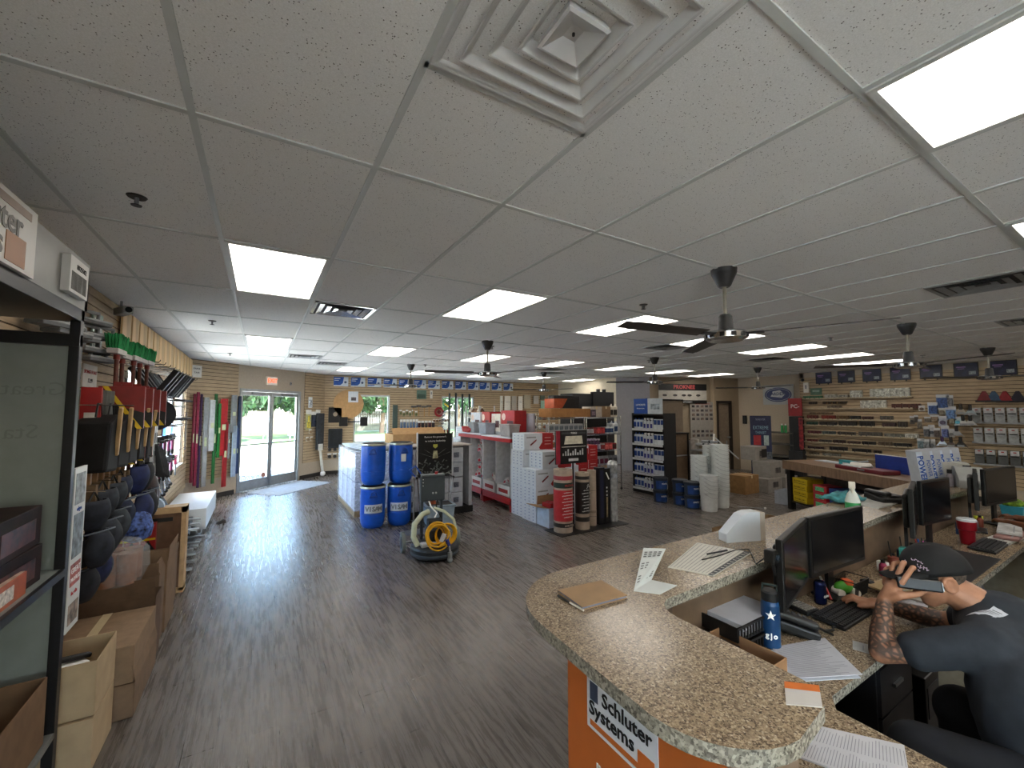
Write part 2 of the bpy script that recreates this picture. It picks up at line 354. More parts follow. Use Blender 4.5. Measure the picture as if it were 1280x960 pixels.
# dark office door, slightly open
r = thing('door_2', None, None); r['kind'] = 'structure'; r.matrix_world = mD
b = MB(); b.b2((.08, -.03, 0), (.14, .16, 2.12)).b2((.6, -.03, 0), (.66, .16, 2.12)).b2((.08, -.03, 2.06), (.66, .16, 2.14)).build('door_frame', M('#2a221d', .5, n=.1), r)
MB().b2((.14, .05, .01), (.6, .09, 2.06)).build('door_leaf', M('#8a7a68', .5, n=.05), r)
MB().cyl((.53, .05, 1.), (.53, -.01, 1.), .022).sphere((.53, -.03, 1.), .03).build('door_handle', STEEL, r)
# ---------------------------------------------------------------- outside
struct('ground_outside', MB().b2((-60, -20, -.12), (80, 110, -.1)), M('#b9b8b2', .9, n=.04, sc=2, name='pavement'))
lawn = MB().b2((-60, 27, -.1), (80, 60, -.06)); tag(lawn.build('lawn', M('#3a4c24', .95, n=.2, sc=6)), kind='structure')
FEN = M('#4f4a40', .7, n=.05)
for i in range(6):
    t = thing('wooden_fence', 'pale board fence panel across the street, number %s from the end' % ['one', 'two', 'three', 'four', 'five', 'six'][i], 'fence', (-34 + i * 9, 38, 0), 0, 'fence panels across the street')
    t['label'] = 'pale board fence panel beyond the lawn, ' + ('far to the left of the entrance', 'left of the entrance', 'behind the left trees seen through the door', 'straight behind the entrance door', 'seen through the front window by the round sheet', 'seen through the front window with tubes')[i]
    p = MB()
    for k in range(59): p.b2((k * .15, 0, .0), (k * .15 + .135, .025, 1.75))
    p.build('boards', FEN, t); q = MB().b2((0, .03, .4), (8.9, .07, .5)).b2((0, .03, 1.4), (8.9, .07, 1.5)); q.build('rail', FEN, t)
def leaf_tree(x, y, h, cr, label):
    t = thing('leafy_tree', label, 'tree', (x, y, -.1))
    MB().tube([(0, 0, 0), (.1, 0, h * .3), (-.1, .1, h * .6)], .22, taper=.1).tube([(0, 0, h * .35), (.8, .2, h * .6)], .1, taper=.05).tube([(0, 0, h * .35), (-.8, -.2, h * .6)], .1, taper=.05).build('trunk', M('#5b4a3a', .9, n=.2), t)
    c = MB(); rr = random.Random(int(x * 7 + y))
    for k in range(1900):
        a, b_, q = rr.uniform(0, 2 * PI), math.acos(rr.uniform(-.9, 1)), rr.uniform(.55, 1) ** .5
        o = Vector((math.sin(b_) * math.cos(a) * cr * q, math.sin(b_) * math.sin(a) * cr * q, h * .62 + math.cos(b_) * h * .38 * q)) * (1 + .1 * math.sin(a * 5))
        R = Euler((rr.uniform(0, 6), rr.uniform(0, 6), rr.uniform(0, 6))).to_matrix(); s_ = rr.uniform(.2, .4)
        c.add([o + R @ Vector(p) for p in ((-s_, 0, 0), (0, -s_ * .6, .05), (s_, 0, 0), (0, s_ * .6, .05))], [(0, 1, 2, 3)])
    c.build('foliage', M('#1f3a1b', .8, n=.35, sc=3), t)
for x, y, h, cr, lb in ((-2.3, 29, 5.6, 2.7, 'broad leafy tree seen through the left half of the entrance door'), (3.2, 32, 6.0, 2.9, 'leafy tree seen through the right half of the entrance door'), (.4, 43, 6.8, 3.2, 'leafy tree standing behind the two seen through the entrance door'), (8.6, 35, 6.4, 2.9, 'round leafy tree seen through the front window beside the round cardboard sheet'),
                        (15.8, 36, 6.6, 3.4, 'leafy tree seen through the front window with the dark hanging tubes'), (-11, 36, 9, 4.2, 'leafy tree far beyond the entrance, behind the parked car'), (-15, 22, 8, 4, 'leafy tree outside the side windows')):
    leaf_tree(x, y, h, cr, lb)
t = thing('parked_car', 'blue car parked beyond the entrance door', 'car', (-1.75, 18.5, -.1), rad(85))
cb = MB(); cb.prism([(-2.2, .3), (2.2, .3), (2.2, .75), (1.3, .85), (.8, 1.4), (-1.0, 1.45), (-1.9, .9), (-2.2, .85)], -.85, .85, R=Matrix.Rotation(PI / 2, 3, 'X')); cb.build('car_body', M('#2a57a5', .3, n=.05), t, bev=.08)
MB().prism([(-1.65, .9), (1.1, .9), (.72, 1.34), (-.95, 1.38)], -.865, .865, R=Matrix.Rotation(PI / 2, 3, 'X')).build('side_window', M('#20262c', .1), t)
for x in (-1.4, 1.4):
    for y in (-.8, .8): MB().cyl((x, y - .1, .33), (x, y + .1, .33), .33, n=24).build('wheel', DARK, t)
t = thing('yard_sign', 'small dark lawn sign seen through the entrance door', 'sign', (1.6, 22, -.1), 0)
MB().b2((-.5, 0, .75), (.5, .03, 1.35)).build('sign_panel', M('#5a6472', .6), t); [MB().cyl((x, .015, 0), (x, .015, .8), .02).build('post', STEEL, t) for x in (-.4, .4)]
# ---------------------------------------------------------------- ceiling fittings
def lens_mat():
    m, t, b, L = nodes('prismatic_lens')
    b.inputs['Base Color'].default_value = (.9, .9, .88, 1); b.inputs['Roughness'].default_value = .5
    v = coord(t, L, (95, 95, 1)); ch = t.nodes.new('ShaderNodeTexChecker'); ch.inputs['Scale'].default_value = 1; L.new(v, ch.inputs[0])
    tc = t.nodes.new('ShaderNodeTexCoord'); sp = t.nodes.new('ShaderNodeSeparateXYZ'); L.new(tc.outputs['Object'], sp.inputs[0])
    ab = t.nodes.new('ShaderNodeMath'); ab.operation = 'ABSOLUTE'; L.new(sp.outputs[0], ab.inputs[0])   # two tubes behind the lens
    s1 = t.nodes.new('ShaderNodeMath'); s1.operation = 'SUBTRACT'; s1.inputs[1].default_value = .15; L.new(ab.outputs[0], s1.inputs[0])
    s2 = t.nodes.new('ShaderNodeMath'); s2.operation = 'ABSOLUTE'; L.new(s1.outputs[0], s2.inputs[0])
    tube = rng(t, L, s2.outputs[0], 0, .15, 1.0, .62)
    mu = t.nodes.new('ShaderNodeMath'); mu.operation = 'MULTIPLY'; mu.inputs[1].default_value = PANEL; L.new(tube, mu.inputs[0])
    m2 = t.nodes.new('ShaderNodeMath'); m2.operation = 'MULTIPLY'; L.new(mu.outputs[0], m2.inputs[0]); L.new(rng(t, L, ch.outputs['Fac'], 0, 1, .9, 1.1), m2.inputs[1])
    b.inputs['Emission Color'].default_value = (1, .93, .84, 1); L.new(m2.outputs[0], b.inputs['Emission Strength'])
    return m
LENS = lens_mat()
def cell(k, j, f=0, h=1): return (GX0 + (k + .5) * TW, GY0 + (j + f + h / 2) * TL, H)
RV = {-4: 'behind the counter', -1: 'nearest row', 2: 'second row from the counter', 5: 'third row', 8: 'row nearest the front windows'}
t0 = None
for j in (-4, -1, 2, 5, 8):
    for k in (0, 3, 6, 9, 12, 15, 18):
        if (j == 8 and k in (0, 18)) : continue
        c = cell(k, j)
        if t0 is None:
            t = t0 = thing('ceiling_light', '', 'ceiling light', c, 0, 'fluorescent troffers in the ceiling')
            b = MB(); x, y = TW / 2 - .012, TL / 2 - .012
            for q in ((-x, -y, -x + .022, y), (x - .022, -y, x, y), (-x, -y, x, -y + .022), (-x, y - .022, x, y)): b.b2((q[0], q[1], -.012), (q[2], q[3], .01))
            b.build('frame', M('#c9cbc8', .5, n=.02), t); MB().b2((-x + .02, -y + .02, -.008), (x - .02, y - .02, -.002)).build('diffuser', LENS, t)
        else: t = dup(t0, c)
        nm = {0: 'first', 3: 'second', 6: 'third', 9: 'fourth', 12: 'fifth', 15: 'sixth', 18: 'seventh'}[k]
        t['label'] = {(0, 2): 'square-looking lit troffer above the left aisle, larger of the two there', (0, 5): 'small lit troffer above the left aisle, further of the two there', (3, -1): 'large lit troffer with ribbed lens beside the big square diffuser'}.get((k, j), 'lit ceiling troffer, %s from the left wall in the %s' % (nm, RV[j]))
# fans
def fan(x, y, a, label, first=[None]):
    if first[0] is None:
        t = first[0] = thing('ceiling_fan', label, 'ceiling fan', (x, y, H), 0, 'three blade ceiling fans')
        MB().lathe([(.0, -.13), (.035, -.13), (.045, -.12), (.085, -.03), (.088, -.0)], 24).build('canopy', M('#2e2e2e', .4), t)
        MB().cyl((0, 0, -.34), (0, 0, -.1), .013).build('downrod', M('#8b877c', .35, .9), t)
        MB().lathe([(.0, -.46), (.05, -.46), (.052, -.45), (.045, -.345), (.035, -.33), (0, -.33)], 24).build('motor_cover', M('#3a3a3a', .4), t)
        MB().lathe([(0, -.52), (.11, -.52), (.135, -.505), (.14, -.47), (.125, -.455), (0, -.455)], 32).build('motor', CHROME, t)
        for k in range(12):
            an = k * PI / 6; MB().box((.137 * math.cos(an), .137 * math.sin(an), -.488), (.014, .03, .03), R=(0, 0, an)).build('vent_slot', BLACK, t)
        for k in range(3):
            X = Matrix.Rotation(k * 2 * PI / 3, 4, 'Z')
            bl = MB(X); bl.box((.43 + .1, 0, -.475), (.62, .115, .006), R=(rad(10), 0, 0)); bl.box((.87, 0, -.475), (.09, .1, .006), R=(rad(10), 0, 0)); bl = bl.build('blade', M('#3b3632', .45, n=.1), t)
            MB(X).box((.175, 0, -.478), (.12, .05, .012)).build('blade_iron', DARK, bl)
    else: t = dup(first[0], (x, y, H), 0, label)
    for ch in KIDS.get(t.name, []) or [o for o in C.objects if o.parent is t]: pass
    t.rotation_euler = (0, 0, a); return t
fan(2.83, 1.72, rad(-68), 'largest dark three blade fan, hanging nearest the counter')
for x, y, a, lb in ((6.47, 1.72, -115, 'fan hanging before the dark posters over the right wall'), (10.1, 1.72, -105, 'furthest fan on the right, against the last dark poster'), (2.83, 5.38, -70, 'dark fan above the red display shelves'),
                    (6.47, 5.38, -95, 'fan above the blue and white bottle rack'), (10.1, 5.38, -110, 'fan hanging in front of the oval wall sign'), (2.83, 9.04, -60, 'small far fan before the blue posters near the entrance'), (6.47, 9.04, -75, 'small far fan near the cream corner wall')):
    fan(x, y, rad(a), lb)
# square step-down diffuser right above the camera
t = thing('ceiling_diffuser', 'big square stepped air diffuser, cut by the top edge of the picture', 'air vent', (GX0 + 1.5 * TW, GY0 + TL * .25, H))
VM = M('#c6c6c4', .45, n=.02)
def frust(b, r0, z0, r1, z1, th=.004):
    V = []
    for r_, z in ((r0, z0), (r1, z1), (r1 - th * 3, z1), (r0 - th * 3, z0 + .002)):
        V += [(-r_, -r_, z), (r_, -r_, z), (r_, r_, z), (-r_, r_, z)]
    F = []
    for k in range(4):
        o, q = k * 4, ((k + 1) % 4) * 4
        F += [(o + i, o + (i + 1) % 4, q + (i + 1) % 4, q + i) for i in range(4)]
    b.add(V, F)
b = MB(); frust(b, .293, -.012, .297, 0, .004); frust(b, .285, -.01, .235, .055); b.build('frame', VM, t, bev=.003)
for i, (ro, zo) in enumerate(((.232, -.022), (.172, -.024), (.112, -.026))):
    b = MB(); frust(b, ro, zo, ro - .04, zo + .045, .003); b.build('cone', VM, t, bev=.004)
b = MB(); b.add([(-.062, -.062, -.034), (.062, -.062, -.034), (.062, .062, -.034), (-.062, .062, -.034), (-.02, -.02, -.012), (.02, -.02, -.012), (.02, .02, -.012), (-.02, .02, -.012), (-.07, -.07, -.03), (.07, -.07, -.03), (.07, .07, -.03), (-.07, .07, -.03), (-.06, -.06, .0), (.06, -.06, .0), (.06, .06, .0), (-.06, .06, .0)],
    [(4, 7, 6, 5)[::-1]] + [(i, (i + 1) % 4, 4 + (i + 1) % 4, 4 + i) for i in range(4)] + [(8 + i, 8 + (i + 1) % 4, (i + 1) % 4, i) for i in range(4)] + [(12 + i, 12 + (i + 1) % 4, 8 + (i + 1) % 4, 8 + i) for i in range(4)])
b.build('centre_plate', VM, t); MB().cyl((0, 0, -.018), (0, 0, -.008), .004).build('screw', DARK, t)
MB().b2((-.28, -.28, .0), (.28, .28, .055)).build('duct', BLACK, t) if False else None
def louver(k, j, lb, wd=.56, ln=.56, shiny=False):
    t = thing('air_vent', lb, 'air vent', (GX0 + (k + .5) * TW, GY0 + j * TL, H), 0, 'square louvred vents in the ceiling')
    m = CHROME if shiny else M('#8f9190', .5, .3, n=.05)
    b = MB(); x = wd / 2; y = ln / 2
    for q in ((-x, -y, -x + .03, y), (x - .03, -y, x, y), (-x, -y, x, -y + .03), (-x, y - .03, x, y)): b.b2((q[0], q[1], -.01), (q[2], q[3], .01))
    b.build('frame', m, t); MB().b2((-x + .02, -y + .02, -.001), (x - .02, y - .02, .001)).build('backing', M('#2c2d2d', .7), t)
    for i, rr_ in enumerate((.23, .16, .09)):
        b = MB(); frust(b, rr_, -.014, rr_ - .04, -.002, .002)
        b.build('slat', m, t)
for k, j, lb, sh in ((1, 3.25, 'shiny louvred vent beside the left aisle troffers', True), (1, 6.75, 'grey vent near the entrance, beyond the shiny louvred one', False), (2, 7.6, 'vent closest to the blue wall posters', False), (8, .28, 'louvred vent at the right edge, nearer of the two', False), (12, .3, 'small louvred vent at the right edge, further of the two', False),
                     (9, 3.15, 'dark louvred vent behind the blades of the largest fan', False), (14, 3.2, 'dark louvred vent over the buckets', False), (7, 8.1, 'vent above the front windows', False), (11, 7.1, 'vent before the cream corner wall', False), (10, 6.4, 'vent right of the far fan', False)):
    louver(k, j, lb, shiny=sh)
t0 = None
for i, (k, j, lb) in enumerate(((-.5, 1.69, 'dark sprinkler head at the left, largest in view'), (-.45, 4.32, 'sprinkler head above the left wall boards'), (-.45, 6.9, 'sprinkler head nearest the entrance wall'), (5.5, 1.81, 'sprinkler head beside the largest fan'), (11.5, 1.72, 'sprinkler head right of the largest fan'), (5.5, 4.32, 'sprinkler head beside the fan over the red display'), (11.5, 4.32, 'sprinkler head near the fan above the bottle rack'), (5.5, 6.9, 'sprinkler head among the vents over the window side'), (17.5, 1.7, 'sprinkler head towards the right wall'))):
    c = (GX0 + k * TW, GY0 + j * TL, H)
    if t0 is None:
        t = t0 = thing('sprinkler_head', lb, 'sprinkler', c, 0, 'ceiling sprinkler heads')
        MB().lathe([(0, -.006), (.035, -.006), (.04, 0)], 20).build('escutcheon', M('#3c3c3a', .4, .5), t); MB().cyl((0, 0, -.035), (0, 0, -.005), .009).cyl((0, -.015, -.035), (0, -.015, -.01), .003, n=6).cyl((0, .015, -.035), (0, .015, -.01), .003, n=6).build('body', STEEL, t)
        MB().lathe([(0, -.045), (.02, -.045), (.022, -.042), (0, -.036)], 16).build('deflector', DARK, t)
    else: dup(t0, c, 0, lb)
# exit sign
t = thing('exit_sign', 'lit red letter exit sign above the glass entrance door', 'exit sign'); t.matrix_world = mE @ Matrix.Translation((1.98, -.05, 2.55))
MB().b2((-.15, 0, -.1), (.15, .05, .1)).build('housing', M('#e9e2d4', .5, n=.01), t, bev=.006)
text('EXIT', .14, M('#e0552a', .5, n=0, emit=1.3), t, (0, -.003, 0), RF, bold=.002)
t = thing('door_sensor', 'small grey sensor right of the exit sign', 'sensor'); t.matrix_world = mE @ Matrix.Translation((2.6, -.03, 2.52))
MB().b2((-.02, 0, -.04), (.02, .03, .04)).build('housing', GREY, t, bev=.006); MB().sphere((0, 0, 0), .012).build('eye', DARK, t)
# ---------------------------------------------------------------- boxes and other shared builders
def carton(name, label, x0, y0, x1, y1, z0, z1, mat=CARD, inside=CARDIN, open_=False, flaps=(), cat='box', group=None, rz=0, th=.006, tape=True):
    """cardboard box by its footprint; flaps: (side, angle from upright, length)"""
    cx, cy = (x0 + x1) / 2, (y0 + y1) / 2; hx, hy = (x1 - x0) / 2, (y1 - y0) / 2; h = z1 - z0
    t = thing(name, label, cat, (cx, cy, z0), rz, group)
    b = MB()
    if open_:
        b.b2((-hx, -hy, 0), (hx, hy, .008), 1)
        for q in (((-hx, -hy), (hx, -hy + th)), ((-hx, hy - th), (hx, hy)), ((-hx, -hy), (-hx + th, hy)), ((hx - th, -hy), (hx, hy))): b.b2((*q[0], 0), (*q[1], h))
    else:
        b.b2((-hx, -hy, 0), (hx, hy, h))
    b.build('body', [mat, inside], t, bev=.003)
    for sd_, an, ln in flaps:
        X = {'s': Matrix.Translation((0, -hy, h)), 'n': Matrix.Translation((0, hy, h)) @ Matrix.Rotation(PI, 4, 'Z'), 'w': Matrix.Translation((-hx, 0, h)) @ Matrix.Rotation(-PI / 2, 4, 'Z'), 'e': Matrix.Translation((hx, 0, h)) @ Matrix.Rotation(PI / 2, 4, 'Z')}[sd_]
        wd = hx if sd_ in 'sn' else hy
        MB(X @ Matrix.Rotation(rad(an), 4, 'X')).box((0, 0, ln / 2), (wd * 2 - .01, .005, ln)).build('flap', [CARD2 if mat is CARD else inside if inside is not CARDIN or not open_ else mat], t)
    if tape and not open_: MB().b2((-.025, -hy - .001, h - .06), (.025, hy + .001, h + .001)).build('tape', M('#c7b48e', .3, n=.02), t)
    return t
def panelset(parent, name, q, mat, bev=0): b = MB(); [b.b2(a, c) for a, c in q]; return b.build(name, mat, parent, bev=bev)
# ---------------------------------------------------------------- black display rack by the left wall
RX0, RX1, RY0, RY1 = -1.19, -.8, 1.35, 2.97
t = thing('display_rack', 'tall black metal display rack with grey side panel, close at the left edge', 'display rack', (0, 0, 0))
BM = M('#1b1c1e', .4, .3, n=.05); GP = M('#7f8682', .35, n=.02)
for x in (RX0, RX1 - .04):
    for y in (RY0, RY1 - .045): MB().b2((x, y, 0), (x + .04, y + .045, 2.36)).build('post', BM, t, bev=.003)
MB().b2((RX0, RY0, 2.3), (RX1, RY1, 2.36)).build('top_shelf', BM, t, bev=.003)
MB().b2((RX1 - .02, RY0, 2.36), (RX1, RY1 + .03, 2.61)).b2((RX0, RY1 - .01, 2.36), (RX1, RY1 + .03, 2.58)).build('header_panel', M('#8d8f8a', .35, n=.02), t)
MB().b2((RX0, RY1 - .05, 2.17), (RX1, RY1, 2.23)).build('cross_bar', BM, t)
MB().b2((RX0 + .02, RY1 - .02, .55), (RX1 - .03, RY1 - .01, 2.17)).build('side_panel', GP, t)
text('Great L', .095, M('#747b77', .4, n=0), t, (-.99, RY1 - .022, 1.95), (PI / 2, 0, 0), sx=-1)
text('Sta', .1, M('#747b77', .4, n=0), t, (-.99, RY1 - .022, 1.74), (PI / 2, 0, 0), sx=-1)
for z in (1.07, .3):
    MB().b2((RX0, RY0, z - .03), (RX1, RY1 - .03, z)).build('shelf', GP if z > 1 else M('#6b6d6a', .5), t, bev=.003)
MB().b2((RX1 - .015, RY0, 1.035), (RX1 + .003, RY1 - .04, 1.07)).build('shelf_lip', BM, t)
MB().b2((RX0 + .01, RY0 + .02, .02), (RX0 + .03, RY1 - .05, 2.3)).build('back_panel', M('#9b8e78', .6), t)
t = thing('header_sign', 'white shop sign with grey lettering and an orange corner on the rack header', 'sign', (RX1 + .012, 2.02, 2.485))
MB().b2((-.008, -.32, -.125), (.006, .32, .135)).build('sign_panel', M('#d6d3cc', .4, n=.01), t); MB().b2((.005, -.3, .085), (.008, .27, .115)).build('grey_band', M('#9b8878', .5), t)
MB().b2((.005, .1, -.11), (.008, .24, -.005)).build('orange_block', M('#b07648', .5, n=.02), t)
text('Schluter', .125, M('#6d6a64', .5, n=0), t, (.008, .0, .035), RP, bold=.002); text('Systems', .125, M('#6d6a64', .5, n=0), t, (.008, -.12, -.06), RP, bold=.002)
t = thing('barcode_card', 'small white card with bars standing off the rack header', 'label', (RX1 + .03, 2.76, 2.48), rad(0))
MB().b2((-.03, -.115, -.085), (-.0, .115, .085)).build('card', M('#cfcfca', .4, n=.01), t); bb = MB()
for i in range(18): bb.b2((0, -.095 + i * .0105, -.07), (.002, -.095 + i * .0105 + random.choice((.003, .006)), .015))
bb.build('printed_bars', M('#6a6a66', .6), t); text('8025582', .035, TXT, t, (.001, .02, .045), RP)
t = thing('hanging_sign', 'tall narrow printed card fixed to the rack post', 'sign', (RX1 - .01, 3.06, 1.19))
MB().b2((0, -.085, -.46), (.012, .085, .36)).build('card', M('#c9ccca', .4, n=.02), t)
for z0, z1, c in ((.17, .33, '#7f8688'), (-.1, .12, '#6f7a80'), (-.24, -.13, '#9a4a44'), (-.43, -.33, '#8a7a6c')): MB().b2((.012, -.065, z0), (.0135, .065, z1)).build('picture', M(c, .5, n=.3, sc=25), t)
text('GREAT', .04, TXW, t, (.014, 0, -.165), RP); text('PROFILES', .03, TXW, t, (.014, 0, -.21), RP); text('for tile', .03, TXR, t, (.013, 0, -.28), RP); text('edges', .03, TXB, t, (.013, 0, .145), RP)
# goods on the rack
for i, (y0, y1, z0, z1, lb) in enumerate(((2.36, 2.8, 1.07, 1.235, 'lower of the two dark brown cartons on the black rack'), (2.35, 2.8, 1.237, 1.41, 'upper of the two dark brown cartons on the black rack'))):
    t = thing('product_carton', lb, 'box', (-.98, (y0 + y1) / 2, z0), rad(-2 + i * 3), 'dark cartons on the rack shelf')
    h, dy = z1 - z0, (y1 - y0) / 2
    MB().b2((-.13, -dy, 0), (.13, dy, h)).build('body', M('#20100e', .6, n=.3, sc=8, spec=.2), t, bev=.004); MB().b2((-.02, -dy - .001, .02), (.131, -dy + .05, h - .02)).build('side_label', M('#7d8aa6', .4, n=.3), t)
    MB().b2((.13, -dy + .08, .03), (.1315, dy - .06, h * .7)).build('print', M('#4c1f16', .4, n=.4, sc=20), t)
for i, (y, z, ry) in enumerate(((2.5, 1.07, 0), (2.02, 1.07, 4), (2.02, 1.167, -3))):
    t = thing('orange_carton', ('orange and white carton at the front edge of the rack shelf', 'lower orange carton cut by the left edge of the picture', 'upper orange carton cut by the left edge of the picture')[i], 'box', (-.88, y + (-.01 if i == 0 else .12), z), rad(ry), 'orange cartons on the rack')
    MB().b2((-.06, -.13, 0), (.05, .13, .095)).build('body', M('#a8532f', .45, n=.08), t, bev=.003); MB().b2((.05, -.09, .02), (.0515, .02, .075)).build('label_sticker', M('#c9c4bd', .5, n=.2, sc=60), t)
    MB().b2((-.055, -.125, .095), (.045, .125, .0965)).build('lid_print', M('#b59a86', .5, n=.15), t)
carton('open_carton', 'open brown carton on the lowest shelf of the black rack', -1.16, 1.65, -.815, 2.86, .3, .6, mat=M('#6e543c', .9, n=.06), open_=True)
# grey foam floats above, seen through the rack
t0 = None
for i, (x, y, z) in enumerate([(-1.1, 3.62, 2.4), (-1.08, 3.74, 2.37), (-1.09, 3.86, 2.36), (-1.1, 4.16, 2.52), (-1.1, 4.2, 2.42), (-1.1, 4.24, 2.32), (-1.08, 4.34, 2.26), (-1.08, 4.46, 2.45)]):
    if t0 is None:
        t = t0 = thing('foam_float', '', 'float', (x, y, z), rad(70), 'grey foam floats on the left slatwall')
        MB().b2((-.15, -.05, -.045), (.15, .05, -.02)).build('pad', M('#6e7173', .9, n=.1), t, bev=.006); MB().b2((-.15, -.05, -.02), (.15, .05, -.008)).build('plate', M('#9da0a0', .5), t)
        MB().tube([(-.08, 0, -.01), (-.08, 0, .045), (.08, 0, .045), (.08, 0, -.01)], .014).build('handle', M('#7d8082', .5), t)
    else: t = dup(t0, (x, y, z), rad(70 + random.uniform(-8, 8)))
    t['label'] = 'grey foam float on the left slatwall, ' + ('first', 'second', 'third', 'fourth', 'fifth', 'sixth', 'seventh', 'last')[i] + ' counting away from the rack header'
t = thing('laminated_chart', 'pale green printed chart hung under the ceiling beyond the rack', 'chart', (-1.2, 4.72, 2.45)); MB().b2((0, -.12, -.2), (.012, .12, .2)).build('sheet', M('#8fa69a', .4, n=.15, sc=30), t)
for k in range(5): MB().b2((.012, -.09, .14 - k * .07), (.0135, .08, .155 - k * .07)).build('printed_line', M('#d2d8d4', .5), t)
t = thing('price_card', 'white price card on the slatwall left of the brooms', 'card', (-1.2, 4.62, 2.12)); MB().b2((0, -.16, -.09), (.01, .16, .09)).build('card', OFFW, t); text('SPONGE FLOAT', .04, TXR, t, (.011, 0, .03), RP); text('12.99', .05, TXT, t, (.011, 0, -.04), RP)
# ---------------------------------------------------------------- row of pale boards under the ceiling
t0 = None
for i in range(14):
    y = 5.52 + i * .345
    if t0 is None:
        t = t0 = thing('plywood_float', '', 'wooden board', (-1.195, y, 2.66), 0, 'pale boards hung high on the left wall')
        MB().b2((0, -.15, -.19), (.018, .15, .17)).build('board', PLY, t, bev=.004)
        MB().cyl((-.01, 0, -.23), (.1, 0, -.23), .004, n=8).tube([(.1, 0, -.23), (.115, 0, -.22), (.12, 0, -.2)], .004, n=6).build('hook', BLACK, t)
    else: t = dup(t0, (-1.195, y, 2.66 + (i > 11) * -.01), rad(random.uniform(-1.5, 1.5)))
    t['label'] = 'pale pine board under the ceiling, %s from the brooms' % ['first', 'second', 'third', 'fourth', 'fifth', 'sixth', 'seventh', 'eighth', 'ninth', 'tenth', 'eleventh', 'twelfth', 'thirteenth', 'last'][i]
# ---------------------------------------------------------------- green brooms hanging head up
t0 = None
for i in range(5):
    y = 4.36 + i * .235
    if t0 is None:
        t = t0 = thing('push_broom', '', 'broom', (-.98, y, 2.3), 0, 'green brooms hung head up on the left wall')
        b = MB(); rr = random.Random(3)
        for a in range(15):
            for q in range(5):
                x0, y0 = -.03 + q * .015, -.115 + a * .0165
                b.cyl((x0, y0, .02), (x0 + (q - 2) * .006 + rr.uniform(-.004, .004), y0 + (a - 7) * .003, .13 + rr.uniform(-.008, .006)), .0075, .004, n=5, caps=False)
        b.build('bristles', M('#1f7d45', .8, n=.25), t)
        MB().b2((-.035, -.12, -.02), (.035, .12, .022)).build('broom_head', M('#b9b2ae', .5, n=.05), t, bev=.006)
        MB().cyl((0, 0, -.02), (.0, .03, -1.25), .014, n=12).build('handle', M('#5e2f22', .45, n=.15), t); MB().cyl((0, 0, -.06), (0, .001, -.0), .02, n=12).build('socket', M('#7a2a20', .4), t)
        MB().cyl((-.26, 0, -.03), (.02, 0, -.03), .004, n=8).build('hook', CHROME, t)
    else: t = dup(t0, (-.98 + random.uniform(-.02, .02), y, 2.3 + random.uniform(-.01, .01)), rad(random.uniform(-3, 3)))
    t['label'] = 'green bristled broom hung head up, %s from the display rack' % ['first', 'second', 'third', 'fourth', 'fifth'][i]
# ---------------------------------------------------------------- packs below the brooms
def pack(x, y, z, w, h, d, lb, grp):
    t = thing('tool_pack', lb, 'tool pack', (x, y, z), rad(-90), grp)   # local x runs along -y, front faces +x... turned to the aisle
    MB().b2((-w / 2, -d, -h), (w / 2, 0, 0)).build('carton', M('#7a1815', .4, n=.06), t, bev=.003)
    k = MB(); k.add([(-w / 2, -d - .001, -h), (w / 2, -d - .001, -h), (w / 2, -d - .001, -h * .62), (-w / 2, -d - .001, -h * .35)], [(0, 1, 2, 3)]); k.build('black_print', BLACK, t)
    k = MB(); k.add([(-w * .42, -d - .002, 0), (-w * .3, -d - .002, 0), (w * .48, -d - .002, -h), (w * .36, -d - .002, -h)], [(0, 3, 2, 1)]); k.build('yellow_stripe', YELLOW, t)
    MB().cyl((0, -d - .03, .01), (0, .2, .01), .003, n=6).build('hook', CHROME, t)
    MB().b2((-w * .2, -d * .6, 0), (w * .2, -d * .5, .035)).build('hang_tab', M('#7a1815', .4, n=.06), t)
    return t
pk = []
for i in range(4):
    y = 4.36 + i * .29; t = pack(-.93, y, 2.03, .27, .33, .05, 'red and black boxed trowel with yellow stripe, upper row, %s from the rack' % ('first', 'second', 'third', 'fourth')[i], 'red boxed trowels under the brooms'); t.rotation_euler.z = rad(4)
for i in range(3):
    y = 4.5 + i * .29; t = pack(-.99, y, 1.71, .27, .3, .05, 'red and black boxed trowel with yellow stripe, lower row, %s from the rack' % ('first', 'second', 'third')[i], 'red boxed trowels under the brooms'); t.rotation_euler.z = rad(4)
t = thing('red_pack', 'plain red pack with a small white label beside the rack post', 'tool pack', (-.98, 3.86, 2.0), rad(5)); MB().b2((-.05, -.02, -.26), (.05, .02, 0)).build('card', M('#9a1d1e', .4), t); MB().b2((-.03, -.022, -.26), (.03, -.02, -.17)).build('label_sticker', OFFW, t); MB().cyl((0, 0, -.02), (-.2, .02, -.02), .003).build('hook', CHROME, t)
t0 = None
for i in range(5):
    y = 4.02 + i * .085
    if t0 is None:
        t = t0 = thing('notched_trowel', '', 'trowel', (-1.02, y, 1.86), 0, 'notched trowels packed edge on'); MB().b2((-.08, -.002, -.17), (.06, .002, .13)).build('blade', M('#8a8d8c', .4, .6), t); MB().tube([(.0, 0, .1), (.02, .03, .1), (.02, .03, -.1), (0, 0, -.1)], .012).build('handle', M('#4b4238', .5), t); MB().b2((-.06, -.004, -.05), (.03, -.002, .08)).build('paper_label', M('#a07c6a', .5, n=.3), t)
    else: t = dup(t0, (-1.02, y, 1.86), rad(i * 3 - 6))
    t['label'] = 'steel trowel blade edge on left of the striped packs, %s of five' % ('first', 'second', 'third', 'fourth', 'last')[i]
t0 = None
